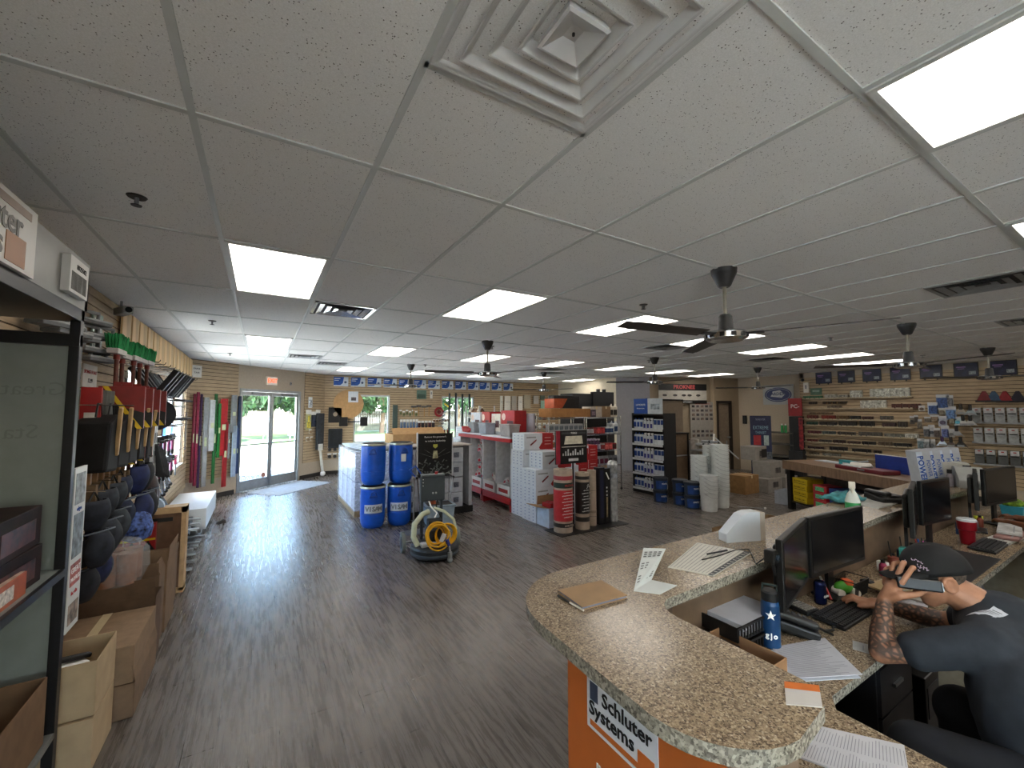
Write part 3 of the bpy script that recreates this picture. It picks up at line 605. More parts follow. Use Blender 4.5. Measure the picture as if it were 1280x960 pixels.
for i in range(5):
    y = 3.82 + i * .27
    if t0 is None:
        t = t0 = thing('canvas_knee_sack', '', 'tool bag', (-.93, y, 1.8), 0, 'black bags with wooden handles')
        MB().add([(-.1, -.12, -.36), (-.1, .14, -.38), (-.1, .1, .02), (-.1, -.1, -.04), (.08, -.12, -.36), (.08, .14, -.38), (.09, .1, .02), (.09, -.1, -.04)], [(0, 3, 2, 1), (4, 5, 6, 7), (0, 1, 5, 4), (1, 2, 6, 5), (2, 3, 7, 6), (3, 0, 4, 7)]).build('bag_body', M('#0b0b0d', .8, n=.2), t, bev=.02)
        MB().box((.1, .02, -.1), (.022, .03, .34), R=(rad(14), rad(5), 0)).build('wooden_handle', M('#b39468', .6, n=.1), t, bev=.005)
        MB().cyl((-.28, 0, .08), (.12, 0, .08), .004).build('hook', CHROME, t); MB().tube([(0, -.06, 0), (0, -.03, .09), (0, .03, .09), (0, .06, 0)], .006).build('strap', BLACK, t)
    else: t = dup(t0, (-.93, y, 1.8 + (i == 4) * -.02), rad(-4 + 2 * i))
    t['label'] = 'black floor scraper bag with pale wooden handle, %s from the rack' % ('first', 'second', 'third', 'fourth', 'fifth')[i]
    t.name = 'scraper_bag' if i == 0 else t.name
for i, (y, z) in enumerate(((5.0, 1.58), (5.24, 1.56))):
    t = thing('wrapped_trowel', ('grey carded trowel under the striped packs, nearer the rack', 'grey carded trowel under the striped packs, nearer the white channel')[i], 'trowel', (-.92, y, z), rad(8)); MB().b2((-.02, -.1, -.42), (.02, .1, .1)).build('card', M('#4c4a4a', .5), t); MB().b2((.02, -.05, -.36), (.022, .06, -.16)).b2((.02, -.05, -.1), (.022, .06, .06)).build('label_sticker', LGREY, t); MB().cyl((0, 0, .09), (-.25, 0, .09), .003).build('hook', CHROME, t)
for i, y in enumerate((5.36, 5.44)):
    t = thing('straightedge', ('white aluminium straightedge hanging right of the striped packs, front one', 'white aluminium straightedge hanging right of the striped packs, rear one')[i], 'straightedge', (-.9, y, 1.62), 0); MB().b2((-.012, -.03, -.52), (.012, .03, .42)).build('rail', M('#c4c6c6', .35, .4), t, bev=.003); MB().b2((.012, -.012, -.3), (.014, .012, -.18)).b2((.012, -.012, -.1), (.014, .012, 0)).build('slot', BLACK, t)
# black rubber angles and other things on the right part of the left wall
t0 = None
for i in range(7):
    y = 5.62 + i * .2
    if t0 is None:
        t = t0 = thing('squeegee', '', 'squeegee', (-.98, y, 2.24), 0, 'black angled squeegees')
        MB().box((-.08, 0, -.1), (.34, .09, .05), R=(0, rad(58), 0)).build('long_blade', M('#101113', .55), t, bev=.006); MB().box((.12, 0, -.1), (.3, .07, .05), R=(0, rad(-58), 0)).build('short_blade', M('#191a1c', .55), t, bev=.006); MB().cyl((-.24, 0, .05), (.18, 0, .05), .004).build('hook', CHROME, t)
    else: t = dup(t0, (-.98, y, 2.24), rad(random.uniform(-14, 14)))
    t['label'] = 'black V shaped rubber squeegee above the silver hand tools, %s counting from the brooms' % ('first', 'second', 'third', 'fourth', 'fifth', 'sixth', 'seventh')[i]
t0 = None
for i in range(8):
    y, z = 6.05 + (i % 4) * .2, 1.9 - (i // 4) * .22
    if t0 is None:
        t = t0 = thing('margin_trowel', '', 'hand tool', (-.95, y, z), 0, 'silver hand tools by the second window'); MB().b2((-.1, -.05, -.01), (.12, .05, .0)).build('blade', CHROME, t, bev=.003); MB().tube([(-.02, 0, 0), (0, 0, .06), (.1, 0, .06)], .007).build('shank', CHROME, t); MB().cyl((.1, 0, .06), (.2, 0, .055), .014, .012).build('handle', M('#3c3a3a', .5), t); MB().cyl((-.27, 0, -.02), (.15, 0, -.02), .004).build('hook', CHROME, t)
    else: t = dup(t0, (-.95, y, z), rad(random.uniform(-20, 30)))
    t['label'] = 'silver hand trowel below the rubber squeegees, %s one in the %s row' % (('first', 'second', 'third', 'fourth')[i % 4], ('upper', 'lower')[i // 4])
t = thing('round_pad', 'dark round pad left of the silver hand trowels', 'pad', (-.93, 5.62, 1.8), rad(20)); MB().cyl((0, -.02, 0), (0, .02, 0), .16, n=32).build('disc', M('#22262c', .7), t, bev=.004); MB().cyl((0, -.02, .1), (-.2, -.02, .1), .003).build('hook', CHROME, t)
t0 = None
for i in range(10):
    y, z = 5.66 + (i % 5) * .24, 1.5 - (i // 5) * .26
    if t0 is None:
        t = t0 = thing('tile_chisel', '', 'hand tool', (-.93, y, z), 0, 'small dark tools with red and purple grips'); MB().cyl((0, 0, -.02), (0, 0, -.14), .016, n=10).build('grip', M('#5c1a3e', .5, n=.2), t); MB().cyl((0, 0, -.14), (0, 0, -.2), .022, .012, n=10).build('grip_end', BLACK, t); MB().b2((-.03, -.004, -.02), (.03, .004, .05)).build('head', BLACK, t); MB().cyl((-.26, 0, .02), (.08, 0, .02), .004).build('hook', CHROME, t)
    else: t = dup(t0, (-.93, y, z), rad(random.uniform(-15, 15)))
    t['label'] = 'small dark chisel with purple grip hung below the hand trowels, %s in the %s row' % (('first', 'second', 'third', 'fourth', 'fifth')[i % 5], ('upper', 'lower')[i // 5])
# brushes above the knee pads
t0 = None
for i in range(7):
    y = 3.75 + i * .13
    if t0 is None:
        t = t0 = thing('wooden_brush', '', 'brush', (-.95, y, 1.36), 0, 'wooden handled brushes over the knee pads'); MB().b2((-.09, -.025, -.2), (.05, .025, 0)).build('bristles', M('#6e5a42', .9, n=.2), t); MB().b2((-.02, -.018, 0), (.02, .018, .12)).build('handle', M('#8c6a46', .6), t, bev=.006); MB().cyl((-.25, 0, .1), (.06, 0, .1), .003).build('hook', CHROME, t)
    else: t = dup(t0, (-.95, y, 1.36), rad(random.uniform(-10, 10)))
    t['label'] = 'brown masonry brush under the black scraper bags, %s from the rack' % ('first', 'second', 'third', 'fourth', 'fifth', 'sixth', 'seventh')[i]
# ---------------------------------------------------------------- knee pads
def kneepad(x, y, z, a, lb, s=1, m=M('#1c2130', .75, n=.25)):
    t = thing('knee_pad', lb, 'knee pad', (x, y, z), a, 'knee pads hanging by the rack')
    b = MB(); n = 14
    for half, zo, hh in ((0, .02, .22), (1, -.24, .26)):
        V = []; 
        for j in range(9):
            vv = j / 8; wv = math.sin(PI * (.16 + .68 * (vv if half else 1 - vv * .8)))
            for i in range(n + 1):
                th = PI * (i / n); V.append((.09 * math.sin(th) * wv + (.04 if half else 0), -.11 * math.cos(th) * wv, zo + hh * vv))
        b.add(V, [(j * (n + 1) + i, j * (n + 1) + i + 1, (j + 1) * (n + 1) + i + 1, (j + 1) * (n + 1) + i) for j in range(8) for i in range(n)], 0, True)
    b.build('shell', m, t, solid=.012)
    MB().tube([(.0, -.11, .0), (.1, -.07, .02), (.13, 0, .03), (.1, .07, .02), (.0, .11, .0)], .006).build('seam', M('#5d646e', .7), t); MB().tube([(0, -.05, .22), (0, 0, .3), (0, .05, .22)], .007).build('strap', BLACK, t); MB().cyl((-.24, 0, .3), (.08, 0, .3), .004).build('hook', CHROME, t)
    t.scale = (s, s, s); return t
for i, (x, y, z, s) in enumerate(((-.88, 3.62, 1.08, .85), (-.9, 3.86, 1.1, .9), (-.9, 4.1, 1.12, .85), (-.92, 4.36, 1.14, .8), (-.95, 3.7, .84, .8), (-.95, 3.98, .86, .8))):
    kneepad(x, y, z, rad(-25), 'dark padded knee pad hanging low beside the rack, %s' % ('front upper one', 'second in the upper row', 'third in the upper row', 'furthest in the upper row', 'nearer one of the lower row', 'further one of the lower row')[i], s, M(('#1a1f2a', '#262b33', '#2b3138', '#20283c', '#171a22', '#1b2344')[i], .75, n=.25))
for i, (y, z, c, lb) in enumerate(((4.72, 1.12, '#1b2650', 'navy knee pad in the cluster under the first window'), (4.9, 1.12, '#16181c', 'black knee pad with a pale rim under the first window'))):
    kneepad(-.9, y, z, rad(-10), lb, 1.05, M(c, .7, n=.2))
t = thing('grout_float', 'dark maroon and white rubber float hung below the first window', 'float', (-.9, 5.28, 1.02), rad(-25)); MB().sphere((0, 0, 0), .17, n=20, m=12, sc=(.35, .7, 1.25)).build('body', M('#35221f', .5, n=.2), t); MB().add([(.055, -.05, -.12), (.062, .05, -.12), (.055, .03, .06), (.055, -.02, .04)], [(0, 1, 2, 3)]).build('white_mark', WHITE, t, solid=.01); MB().tube([(0, .1, -.17), (0, .13, 0), (0, .08, .17)], .012).build('rim', LGREY, t); MB().cyl((-.28, 0, .2), (.05, 0, .2), .004).build('hook', CHROME, t)
t = thing('tile_saw_blade_case', 'dark grey slanted pads stacked on a hook right of the brooms', 'pad', (-.92, 5.5, 1.36), rad(-20)); [MB().box((0, i * .035 - .05, -.02 * i), (.2, .02, .32), R=(rad(22), 0, 0)).build('pad', M('#3a3d41', .7, n=.1), t, bev=.006) for i in range(4)]; MB().cyl((-.25, 0, .15), (.05, 0, .15), .004).build('hook', CHROME, t)
# blue pouch, bag with brown rolls
t = thing('mesh_bag', 'blue and white mesh bag hanging over the open cartons', 'bag', (-.86, 4.66, .9)); t.scale = (.8, .8, .9); MB().lathe([(.02, .2), (.05, .16), (.11, .06), (.14, -.04), (.12, -.13), (.05, -.17), (0, -.175)][::-1], 18).build('bag_body', M('#3f558f', .6, n=.5, sc=30), t); MB().tube([(0, -.02, .2), (0, 0, .26), (0, .02, .2)], .006).build('tie', WHITE, t)
t = thing('plastic_bag', 'clear plastic bag of brown rubber rolls below the knee pads', 'bag', (-.84, 4.12, .74)); t.scale = (.8, .8, .8); MB().lathe([(0, -.2), (.15, -.18), (.21, -.05), (.2, .1), (.13, .19), (.05, .22), (0, .22)], 20).build('plastic_film', WRAP, t)
for k, (dx, dy) in enumerate(((-.07, -.09), (.06, -.07), (-.05, .08), (.07, .08))): MB().cyl((dx, dy, -.17), (dx, dy, .1), .07, n=18).build('roll', M('#7d5138', .8, n=.12), t)
# ---------------------------------------------------------------- cartons along the left wall
XE = -.65
carton('open_carton', 'pale open carton holding a black and white item, front of the row along the wall', -1.15, 3.03, -.684, 3.37, .275, .55, mat=CARD2, inside=M('#b79c74', .9), open_=True)
t = thing('folded_gloves', 'black and white gloves lying in the front pale carton', 'gloves', (-.86, 3.17, .49), rad(35)); MB().box((0, 0, 0), (.22, .07, .03), R=(0, .2, 0)).build('cuff', WHITE, t, bev=.01); MB().box((.05, .01, .025), (.16, .04, .025), R=(0, .25, .1)).build('palm', BLACK, t, bev=.01); MB().b2((-.16, -.03, -.2), (-.1, .03, -.02)).build('backing_card', M('#9aa0ac', .5), t)
carton('open_carton', 'pale carton with raised flap under the front open carton', -1.15, 3.02, -.684, 3.37, 0, .27, mat=CARD2)
carton('open_carton', 'lower brown carton of the second stack on the floor', -1.15, 3.42, -.6, 4.05, 0, .2, mat=M('#7d6650', .85, n=.06), open_=True, flaps=(('e', -10, .1),))
carton('closed_carton', 'upper brown carton with a crumpled tape line, second stack', -1.13, 3.43, -.61, 4.03, .2, .42, mat=M('#8a725a', .85, n=.06, bump=.1))
carton('long_carton', 'dark brown open carton with a tall flap behind the second stack', -1.17, 4.07, -.62, 4.28, 0, .47, mat=M('#5e4836', .9, n=.08), open_=True, flaps=(('s', 12, .15),))
carton('long_carton', 'shallow open carton under the plastic bag', -1.17, 4.3, -.64, 4.52, 0, .55, mat=M('#6f5843', .9, n=.08), open_=True, flaps=(('s', 6, .1), ('e', -18, .09)))
b_ = carton('tall_carton', 'tall open carton with red tool boxes inside', -1.15, 4.55, -.63, 4.98, 0, .58, mat=M('#7b624a', .9, n=.05), open_=True, flaps=(('s', 4, .1), ('e', 4, .12)))
t0 = None
for i in range(6):
    p = (-1.05 + (i % 3) * .13, 4.66 + (i // 3) * .17, .3)
    if t0 is None: t = t0 = thing('red_tool_box', '', 'box', p, .1, 'red boxes standing in the tall carton'); MB().b2((-.055, -.07, 0), (.055, .07, .3)).build('body', RED, t, bev=.003); MB().b2((-.056, -.04, .22), (.056, .0, .301)).build('yellow_stripe', YELLOW, t)
    else: t = dup(t0, (p[0], p[1], .3 + random.uniform(-.02, .02)), random.uniform(-.25, .25))
    t['label'] = 'red tool box sticking up from the tall carton, %s' % ('first in the near row', 'second in the near row', 'third in the near row', 'first in the far row', 'second in the far row', 'third in the far row')[i]
carton('tall_carton', 'narrow open carton with a white side at the end of the row', -1.1, 5.03, -.66, 5.3, 0, .47, mat=M('#745e4a', .9, n=.05), open_=True, flaps=(('e', 5, .08), ('s', -4, .09)))
t = thing('tile_cutter_carton', 'big upright brown carton with pale wooden rim beyond the tall carton', 'box', (-.93, 5.52, 0)); MB().b2((-.3, -.06, .05), (.28, .06, .82)).build('body', M('#6c5240', .9, n=.07), t); panelset(t, 'rim', [((-.32, -.08, .8), (.31, .08, .86)), ((.27, -.08, .02), (.31, .08, .86)), ((-.32, -.08, 0), (.31, .08, .05))], M('#c0a078', .8, n=.06)); MB().b2((-.1, -.063, .72), (.2, -.06, .76)).build('hand_slot', BLACK, t)
MB().cyl((.02, -.03, .862), (.02, .03, .862), .1, n=20).build('white_logo', M('#9fb2c9', .6), t)
for i in range(3):
    t = thing('boxed_tool', 'red and black tool box standing against the upright carton, %s' % ('left one', 'middle one', 'right one')[i], 'tool pack', (-1.14 + i * .12, 5.39, .38 - .0), rad(3)); MB().b2((-.055, -.04, 0), (.055, .035, .42 - .03 * i)).build('body', RED, t, bev=.003); MB().add([(-.055, -.041, .02), (.055, -.041, .02), (.055, -.041, .1), (0, -.041, .2), (-.055, -.041, .1)], [(0, 1, 2, 3, 4)]).build('black_print', BLACK, t); MB().b2((-.055, -.042, .2), (.055, -.041, .22)).build('yellow_stripe', YELLOW, t)
    MB().b2((-.05, -.03, -.38), (.05, .03, 0)).build('lower_box', RED, t)
# ---------------------------------------------------------------- tile cutters and the white box
def cutter(x, y, z, a, lb, L=1.1):
    t = thing('tile_cutter', lb, 'tile cutter', (x, y, z), a, 'silver tile cutters on the floor')
    MB().b2((-.13, -L / 2, 0), (.13, L / 2, .03)).build('base', BLACK, t, bev=.006)
    for xx in (-.05, .05): MB().cyl((xx, -L / 2 + .04, .11), (xx, L / 2 - .04, .11), .011, n=10).build('rail', CHROME, t)
    for yy in (-L / 2 + .04, L / 2 - .04): MB().b2((-.08, yy - .03, .02), (.08, yy + .03, .14)).build('bracket', STEEL, t, bev=.006)
    for k in range(3): MB().b2((-.22, -L / 2 + .15 + k * .3, .02), (.22, -L / 2 + .2 + k * .3, .045)).build('cross_arm', ALU, t)
    MB().b2((-.07, -.06, .085), (.07, .06, .15)).build('carriage', DARK, t, bev=.008); MB().tube([(0, 0, .14), (.02, .12, .18), (.03, .3, .2)], .012).build('handle', STEEL, t); MB().cyl((.03, .22, .19), (.03, .34, .21), .018).build('grip', BLACK, t)
    return t
for i, (x, y, z, a) in enumerate(((-.85, 6.35, 0, 3), (-.82, 6.6, .16, -6), (-.86, 6.9, .32, 4), (-.88, 7.05, .0, 0), (-1.0, 6.3, .5, 12))):
    cutter(x, y, z, rad(a), 'silver rail tile cutter stacked by the wall, %s' % ('bottom nearest one', 'second one up', 'third one up', 'furthest one on the floor', 'top one against the wall')[i], 1.0 if i else .95)
t = thing('white_box', 'long glossy white box standing past the tile cutters', 'box', (-.93, 8.3, 0)); MB().b2((-.23, -.65, .1), (.29, .9, .4)).build('body', M('#c8cdcf', .3, n=.02), t, bev=.006); MB().b2((-.2, -.5, 0), (.22, .75, .1)).build('plinth', M('#9ba0a2', .5), t)
t = thing('door_wedge', 'small dark wedge on the floor beside the white box', 'wedge', (-.5, 8.35, 0), .4); MB().add([(-.06, -.05, 0), (.06, -.05, 0), (.06, .05, 0), (-.06, .05, 0), (.05, -.04, .05), (.05, .04, .05)], [(3, 2, 1, 0), (0, 1, 4), (1, 2, 5, 4), (2, 3, 5), (3, 0, 4, 5)]).build('body', M('#2c231f', .8), t)
t = thing('folding_stand', 'dark folded stand leaning on the wall above the tile cutters', 'stand', (-1.02, 7.25, 0), rad(10)); [MB().cyl((.1, -.6 + k * .12, .35), (-.12, .1 + k * .12, .72), .014).build('leg', BLACK, t) for k in range(4)]; MB().b2((-.12, -.4, .35), (.1, .2, .38)).build('tray', M('#2b2d30', .5), t); MB().cyl((.0, -.3, 0), (.0, -.3, .36), .012).build('strut', BLACK, t)
for i in range(4):
    t = thing('grabber_tool', 'dark tube with silver end held on the lower slatwall, %s from the floats' % ('first', 'second', 'third', 'fourth')[i], 'hand tool', (-1.02, 6.7 + i * .14, .84 + .02 * i), rad(12)); MB().cyl((0, -.25, 0), (0, .35, .1), .014).build('tube', (BLACK, CHROME)[i % 2], t); MB().sphere((0, -.26, 0), .025).build('end_knob', BLACK, t); MB().cyl((-.2, 0, .04), (0, 0, .04), .004).build('hook', CHROME, t)
t = thing('red_tag', 'small dark red tag hanging on the lower left wall', 'tag', (-1.215, 7.6, .72)); MB().b2((0, -.06, -.14), (.02, .06, .1)).build('card', M('#7a1c22', .5), t)
t = thing('pink_tool', 'bright pink handled tool against the second window', 'hand tool', (-1.08, 8.05, 1.08)); MB().b2((-.01, -.06, -.05), (.01, .06, .08)).build('pack', M('#d0366a', .5), t); MB().cyl((0, 0, -.05), (0, 0, -.22), .01).build('shaft', STEEL, t); MB().cyl((-.15, 0, .07), (.02, 0, .07), .004).build('hook', CHROME, t)
# small wall camera on the boards
t = thing('security_camera', 'grey security camera under the ceiling left of the pale boards', 'camera', (-1.12, 5.1, 2.76), rad(30)); MB().b2((-.04, -.11, -.035), (.04, .11, .035)).build('housing', M('#8d9190', .4), t, bev=.012); MB().cyl((0, -.111, 0), (0, -.118, 0), .026).build('lens', M('#10151f', .1), t); MB().cyl((0, .05, .03), (0, .05, .1), .01).build('bracket', GREY, t)
for y0, y1, zs, lb in ((5.75, 7.05, (1.26, 1.54, 1.7, 2.12), 'chrome hanging rails across the first side window'), (7.75, 9.95, (1.15, 1.75), 'chrome hanging rails across the second side window')):
    t = thing('hanging_rail', lb, 'rail', (-1.2, y0, 0))
    for z in zs: MB().cyl((0, 0, z), (0, y1 - y0, z), .008, n=8).build('rail_bar', CHROME, t)
    for y in (0, y1 - y0): MB().b2((-.02, y - .015, zs[0] - .05), (.0, y + .015, zs[-1] + .05)).build('bracket', STEEL, t)
# ================================================================ entrance wall goods (its own frame: s along the wall, z up)
ORD = ('first', 'second', 'third', 'fourth', 'fifth', 'sixth', 'seventh', 'eighth', 'ninth', 'tenth', 'eleventh', 'twelfth', 'thirteenth', 'fourteenth', 'fifteenth', 'sixteenth')
def onwall(m_, s, z, off=.03): return m_ @ Matrix.Translation((s, -off, z))
def lvl(s, zt, zb, wd, col, lb, d=.03, kind='spirit_level', cat='level', grp='long levels and rails left of the entrance'):
    t = thing(kind, lb, cat, group=grp); t.matrix_world = onwall(mE, s, zt, .05 + d)
    MB().b2((-wd / 2, -d, -(zt - zb)), (wd / 2, 0, 0)).build('rail', M(col, .4, n=.06), t, bev=.003)
    MB().b2((-wd * .28, -d - .002, -(zt - zb) * .55), (wd * .28, -d, -(zt - zb) * .45)).build('vial_window', M('#b9c29a', .3), t)
    MB().cyl((0, -d - .03, -.03), (0, .06 + d, -.03), .005).build('hook', CHROME, t)
for s, zt, zb, wd, c, lb in ((.06, 2.16, .42, .04, '#7c1e36', 'thin crimson level nearest the corner'), (.13, 2.2, .35, .05, '#8a2140', 'crimson level second from the corner, topped by black handles'), (.2, 2.16, .3, .035, '#3a1d4a', 'thin dark purple level near the corner'),
                             (.31, 2.1, .3, .09, '#8f9294', 'wide grey aluminium level left of the white one'), (.44, 2.05, 1.0, .12, '#b9bdc0', 'short broad pale level beside the green ones'), (.51, 2.18, .33, .055, '#1f5a2c', 'long green level, lowest reaching of the green pair'), (.6, 1.98, .85, .06, '#1e6a30', 'shorter green level of the green pair'),
                             (.7, 2.08, .88, .15, '#a01e24', 'broad red level case with rounded top'), (.76, 1.6, .22, .09, '#8f1d22', 'long red level hanging lowest'), (.84, 1.55, .8, .05, '#77797c', 'short grey rail right of the red levels'), (.93, 2.17, 1.35, .12, '#808487', 'broad grey level high beside the entrance door'),
                             (.97, 1.5, .4, .1, '#93a2b4', 'pale blue grey level low beside the entrance door'), (1.04, 1.45, .45, .035, '#27406e', 'thin dark blue rail beside the entrance door')):
    lvl(s, zt, zb, wd, c, lb)
t = thing('blue_banner', 'dark blue rail standing against the frame of the entrance door', 'rail'); t.matrix_world = onwall(mE, 1.09, 2.15, .05); MB().b2((-.03, -.03, -1.7), (.03, 0, 0)).build('rail', M('#1d3558', .4), t, bev=.003)
t = thing('thermostat', 'white notice card high in the corner left of the entrance', 'card'); t.matrix_world = onwall(mE, .12, 2.62); MB().b2((-.1, -.01, -.12), (.1, 0, .12)).build('card', OFFW, t); text('PAPER', .05, TXT, t, (0, -.012, .05), RF); text('TAPE', .05, TXT, t, (0, -.012, -.03), RF)
def carded(m_, s, z, w, h, col, lb, cat='tool pack', name='carded_tool', grp=None, top='#e4e4e0', d=.03, inner='#30343a', shape='tool', off=.05):
    t = thing(name, lb, cat, group=grp); t.matrix_world = onwall(m_, s, z, off)
    MB().b2((-w / 2, -.004, -h), (w / 2, 0, 0)).build('card', M(col, .5, n=.1), t)
    MB().b2((-w / 2, -.006, -h * .22), (w / 2, -.004, 0)).build('header', M(top, .5, n=.03), t)
    if shape == 'tool': MB().cyl((0, -.02, -h * .3), (0, -.02, -h * .6), w * .13, n=10).b2((-w * .3, -.03, -h * .9), (w * .3, -.01, -h * .6)).build('product', M(inner, .5, n=.2), t)
    elif shape == 'round': MB().cyl((0, -.004, -h * .6), (0, -.03, -h * .6), w * .4, n=18).build('product', M(inner, .5, n=.2), t)
    else: MB().b2((-w * .4, -d, -h * .92), (w * .4, -.004, -h * .28)).build('product', M(inner, .5, n=.3, sc=25), t, bev=.004)
    MB().cyl((0, -.06, -.015), (0, off, -.015), .003, n=6).build('hook', CHROME, t)
    return t
carded(mE, 3.22, 1.85, .2, .55, '#b9b78a', 'yellow labelled pack hanging just right of the entrance', inner='#c8b84a')
carded(mE, 3.27, 2.2, .14, .3, '#d6d9da', 'white printed leaflet card high right of the entrance', shape='flat', inner='#a9adb2')
carded(mE, 3.42, 1.8, .2, .42, '#30343c', 'dark blister pack between the yellow pack and long grey bag', inner='#3c4454')
carded(mE, 3.58, 1.85, .18, .4, '#9aa3ad', 'clear blister pack with blue print above the long grey bag', inner='#5a6a86')
t = thing('blade_bag', 'long dark grey bag with a white tag hanging in the corner', 'bag'); t.matrix_world = onwall(mE, 3.6, 1.5, .1); MB().b2((-.13, -.05, -.75), (.13, .02, .25)).build('bag_body', M('#2c2f34', .6, n=.15), t, bev=.01); MB().b2((-.09, -.053, -.78), (.09, -.05, -.6)).build('tag', OFFW, t); MB().cyl((0, -.06, .22), (0, .1, .22), .004).build('hook', CHROME, t)
for i, (s, z) in enumerate(((3.3, 1.32), (3.2, 1.12), (3.36, 1.12))): carded(mE, s, z, .1, .12, '#cfcfc8', 'small white round blister, %s' % ('above the pair right of the entrance', 'left one of the pair right of the entrance', 'right one of the pair right of the entrance')[i], shape='round', inner='#a58c6a')
t = thing('floor_lamp_tube', 'pale tube standing on a white foot in the corner right of the entrance', 'tube'); t.matrix_world = mE @ Matrix.Translation((3.72, -.15, 0)); MB().cyl((0, 0, .05), (-.08, .05, .8), .035, n=14).build('tube', M('#c7c3ba', .5), t); MB().sphere((.0, 0, .07), .07, n=16).build('foot', WHITE, t)
t = thing('entrance_glare', 'thin pale sheet of daylight glare inside the entrance door', 'mat'); t.matrix_world = mE @ Matrix.Translation((mid, -.62, 0)); MB().b2((-.85, -.5, .001), (.85, .5, .01)).build('mat_body', M('#8d9296', .8, n=.08), t, bev=.003)  # pale sheet stands in for door glare on the bare floor
# ================================================================ front wall
t0 = None
xs = [1.98 + i * .477 for i in range(10)] + [6.72, 7.2, 7.68]
for i, x in enumerate(xs):
    z = 2.67
    if t0 is None:
        t = t0 = thing('wall_poster', '', 'poster', (x, 12.965, z), 0, 'blue and white posters along the front wall')
        MB().b2((-.2, -.012, -.13), (.2, 0, .14)).build('sheet', M('#cdd6dd', .4, n=.04), t)
        k = MB(); k.add([(-.2, -.014, .14), (.08, -.014, .14), (.05, -.014, -.04), (-.02, -.014, -.1), (-.2, -.014, -.1)], [(0, 4, 3, 2, 1)]); k.build('blue_panel', M('#1d4f9e', .4, n=.15), t)
        MB().cyl((.12, -.012, -.01), (.12, -.016, -.01), .035, n=14).build('product_picture', M('#3a4a66', .5, n=.3), t); MB().b2((-.18, -.0155, .08), (-.02, -.014, .1)).b2((-.18, -.0155, .03), (-.06, -.014, .045)).build('printed_line', TXW, t)
    else: t = dup(t0, (x, 12.965, z), 0)
    t['label'] = 'blue and white poster under the ceiling, %s' % (ORD[i] + ' counting from the entrance corner' if i < 10 else ('first', 'second', 'third')[i - 10] + ' after the gap in the row')
t = thing('round_cardboard', 'round brown cardboard disc with a white leaflet beside the front window', 'disc', (2.2, 12.9, 2.02)); MB().cyl((0, 0, 0), (0, .03, 0), .42, n=40).build('disc', M('#b48f62', .7, n=.05), t, bev=.004); MB().b2((-.02, -.008, .05), (.26, 0, .37)).build('leaflet', M('#cfd6dc', .4, n=.03), t); MB().b2((.06, -.01, .1), (.2, -.008, .2)).build('picture', M('#4a4348', .5, n=.3), t)
t = thing('black_square_tray', 'black square plate with a pale centre, left of the round cardboard', 'plate', (1.84, 12.9, 1.72)); MB().b2((-.18, 0, -.24), (.18, .04, .2)).build('plate', BLACK, t, bev=.01); MB().cyl((0, -.01, 0), (0, .0, 0), .06).build('centre_cap', M('#9a8a76', .5), t)
t = thing('double_pad', 'two black square pads joined by a thin bar below the round cardboard', 'tool', (2.28, 12.88, 1.5)); MB().b2((-.33, 0, -.13), (-.1, .04, .14)).build('pad', BLACK, t, bev=.006); MB().b2((.25, 0, -.13), (.46, .04, .14)).build('pad', BLACK, t, bev=.006); MB().cyl((-.1, .02, 0), (.25, .02, 0), .02).build('bar', DARK, t)
t = thing('black_tray', 'black upright rounded tray low on the wall left of the front window', 'tray', (1.86, 12.9, 1.05)); MB().b2((-.19, 0, -.3), (.19, .04, .26)).build('tray_body', M('#1b1f24', .5), t, bev=.03); MB().b2((-.14, -.006, -.24), (.14, 0, .2)).build('ribbed_pad', M('#14171b', .7, n=.2), t)
for r_ in range(2):
    for k in range(3): carded(mF, 1.72 - 1.55 + k * .14, .8 - r_ * .2, .11, .15, '#8b7a68', 'small brown suction tool pack below the black tray, %s in the %s row' % (ORD[k], ('upper', 'lower')[r_]), shape='round', inner='#2c2b2c', grp='small packs below the black tray')
# right of the window
def hammer(x, z, lb, L=.33):
    t = thing('mallet', lb, 'hammer', (x, 12.9, z)); MB().b2((-.08, -.02, -.03), (.08, .03, .03)).build('head', M('#5b5a58', .5), t, bev=.01); MB().cyl((0, 0, -.02), (0, 0, -L), .014).build('handle', M('#a9834f', .6), t); MB().cyl((0, -.04, -.035), (0, .08, -.035), .004).build('hook', CHROME, t)
for i, x in enumerate((4.15, 4.32, 4.5, 4.66)): hammer(x, 1.95 + (i % 2) * .02, 'mallet hanging right of the front window, %s in its row' % ORD[i])
t = thing('green_card', 'dark green square card above the mallets', 'card', (4.42, 12.95, 2.33)); MB().b2((-.16, -.01, -.13), (.16, 0, .16)).build('card', M('#5e7a6b', .5), t); MB().b2((-.13, -.012, -.1), (.13, -.01, .02)).build('print', M('#40564a', .5), t)
t = thing('white_hook_card', 'narrow white card right of the dark green card', 'card', (4.75, 12.95, 2.35)); MB().b2((-.04, -.01, -.13), (.04, 0, .13)).build('card', OFFW, t); MB().b2((-.02, -.012, .0), (.02, -.01, .08)).build('print', GREY, t)
t = thing('long_straightedge', 'dark green slab hanging on the right edge of the front window', 'board', (3.56, 12.88, 1.75)); MB().b2((-.07, 0, -.55), (.08, .04, .25)).build('board', M('#3c4c48', .5), t, bev=.005); MB().cyl((0, -.02, .22), (0, .09, .22), .004).build('hook', CHROME, t)
for i in range(6): carded(mF, 3.78 - 1.55 + i * .1, 1.55, .085, .36, ('#8d99a6', '#7587a0', '#a5a9b0')[i % 3], 'slim pale blue pack below the slab by the front window, %s in its row' % ORD[i], inner='#4a6a94', grp='slim packs on the front wall')
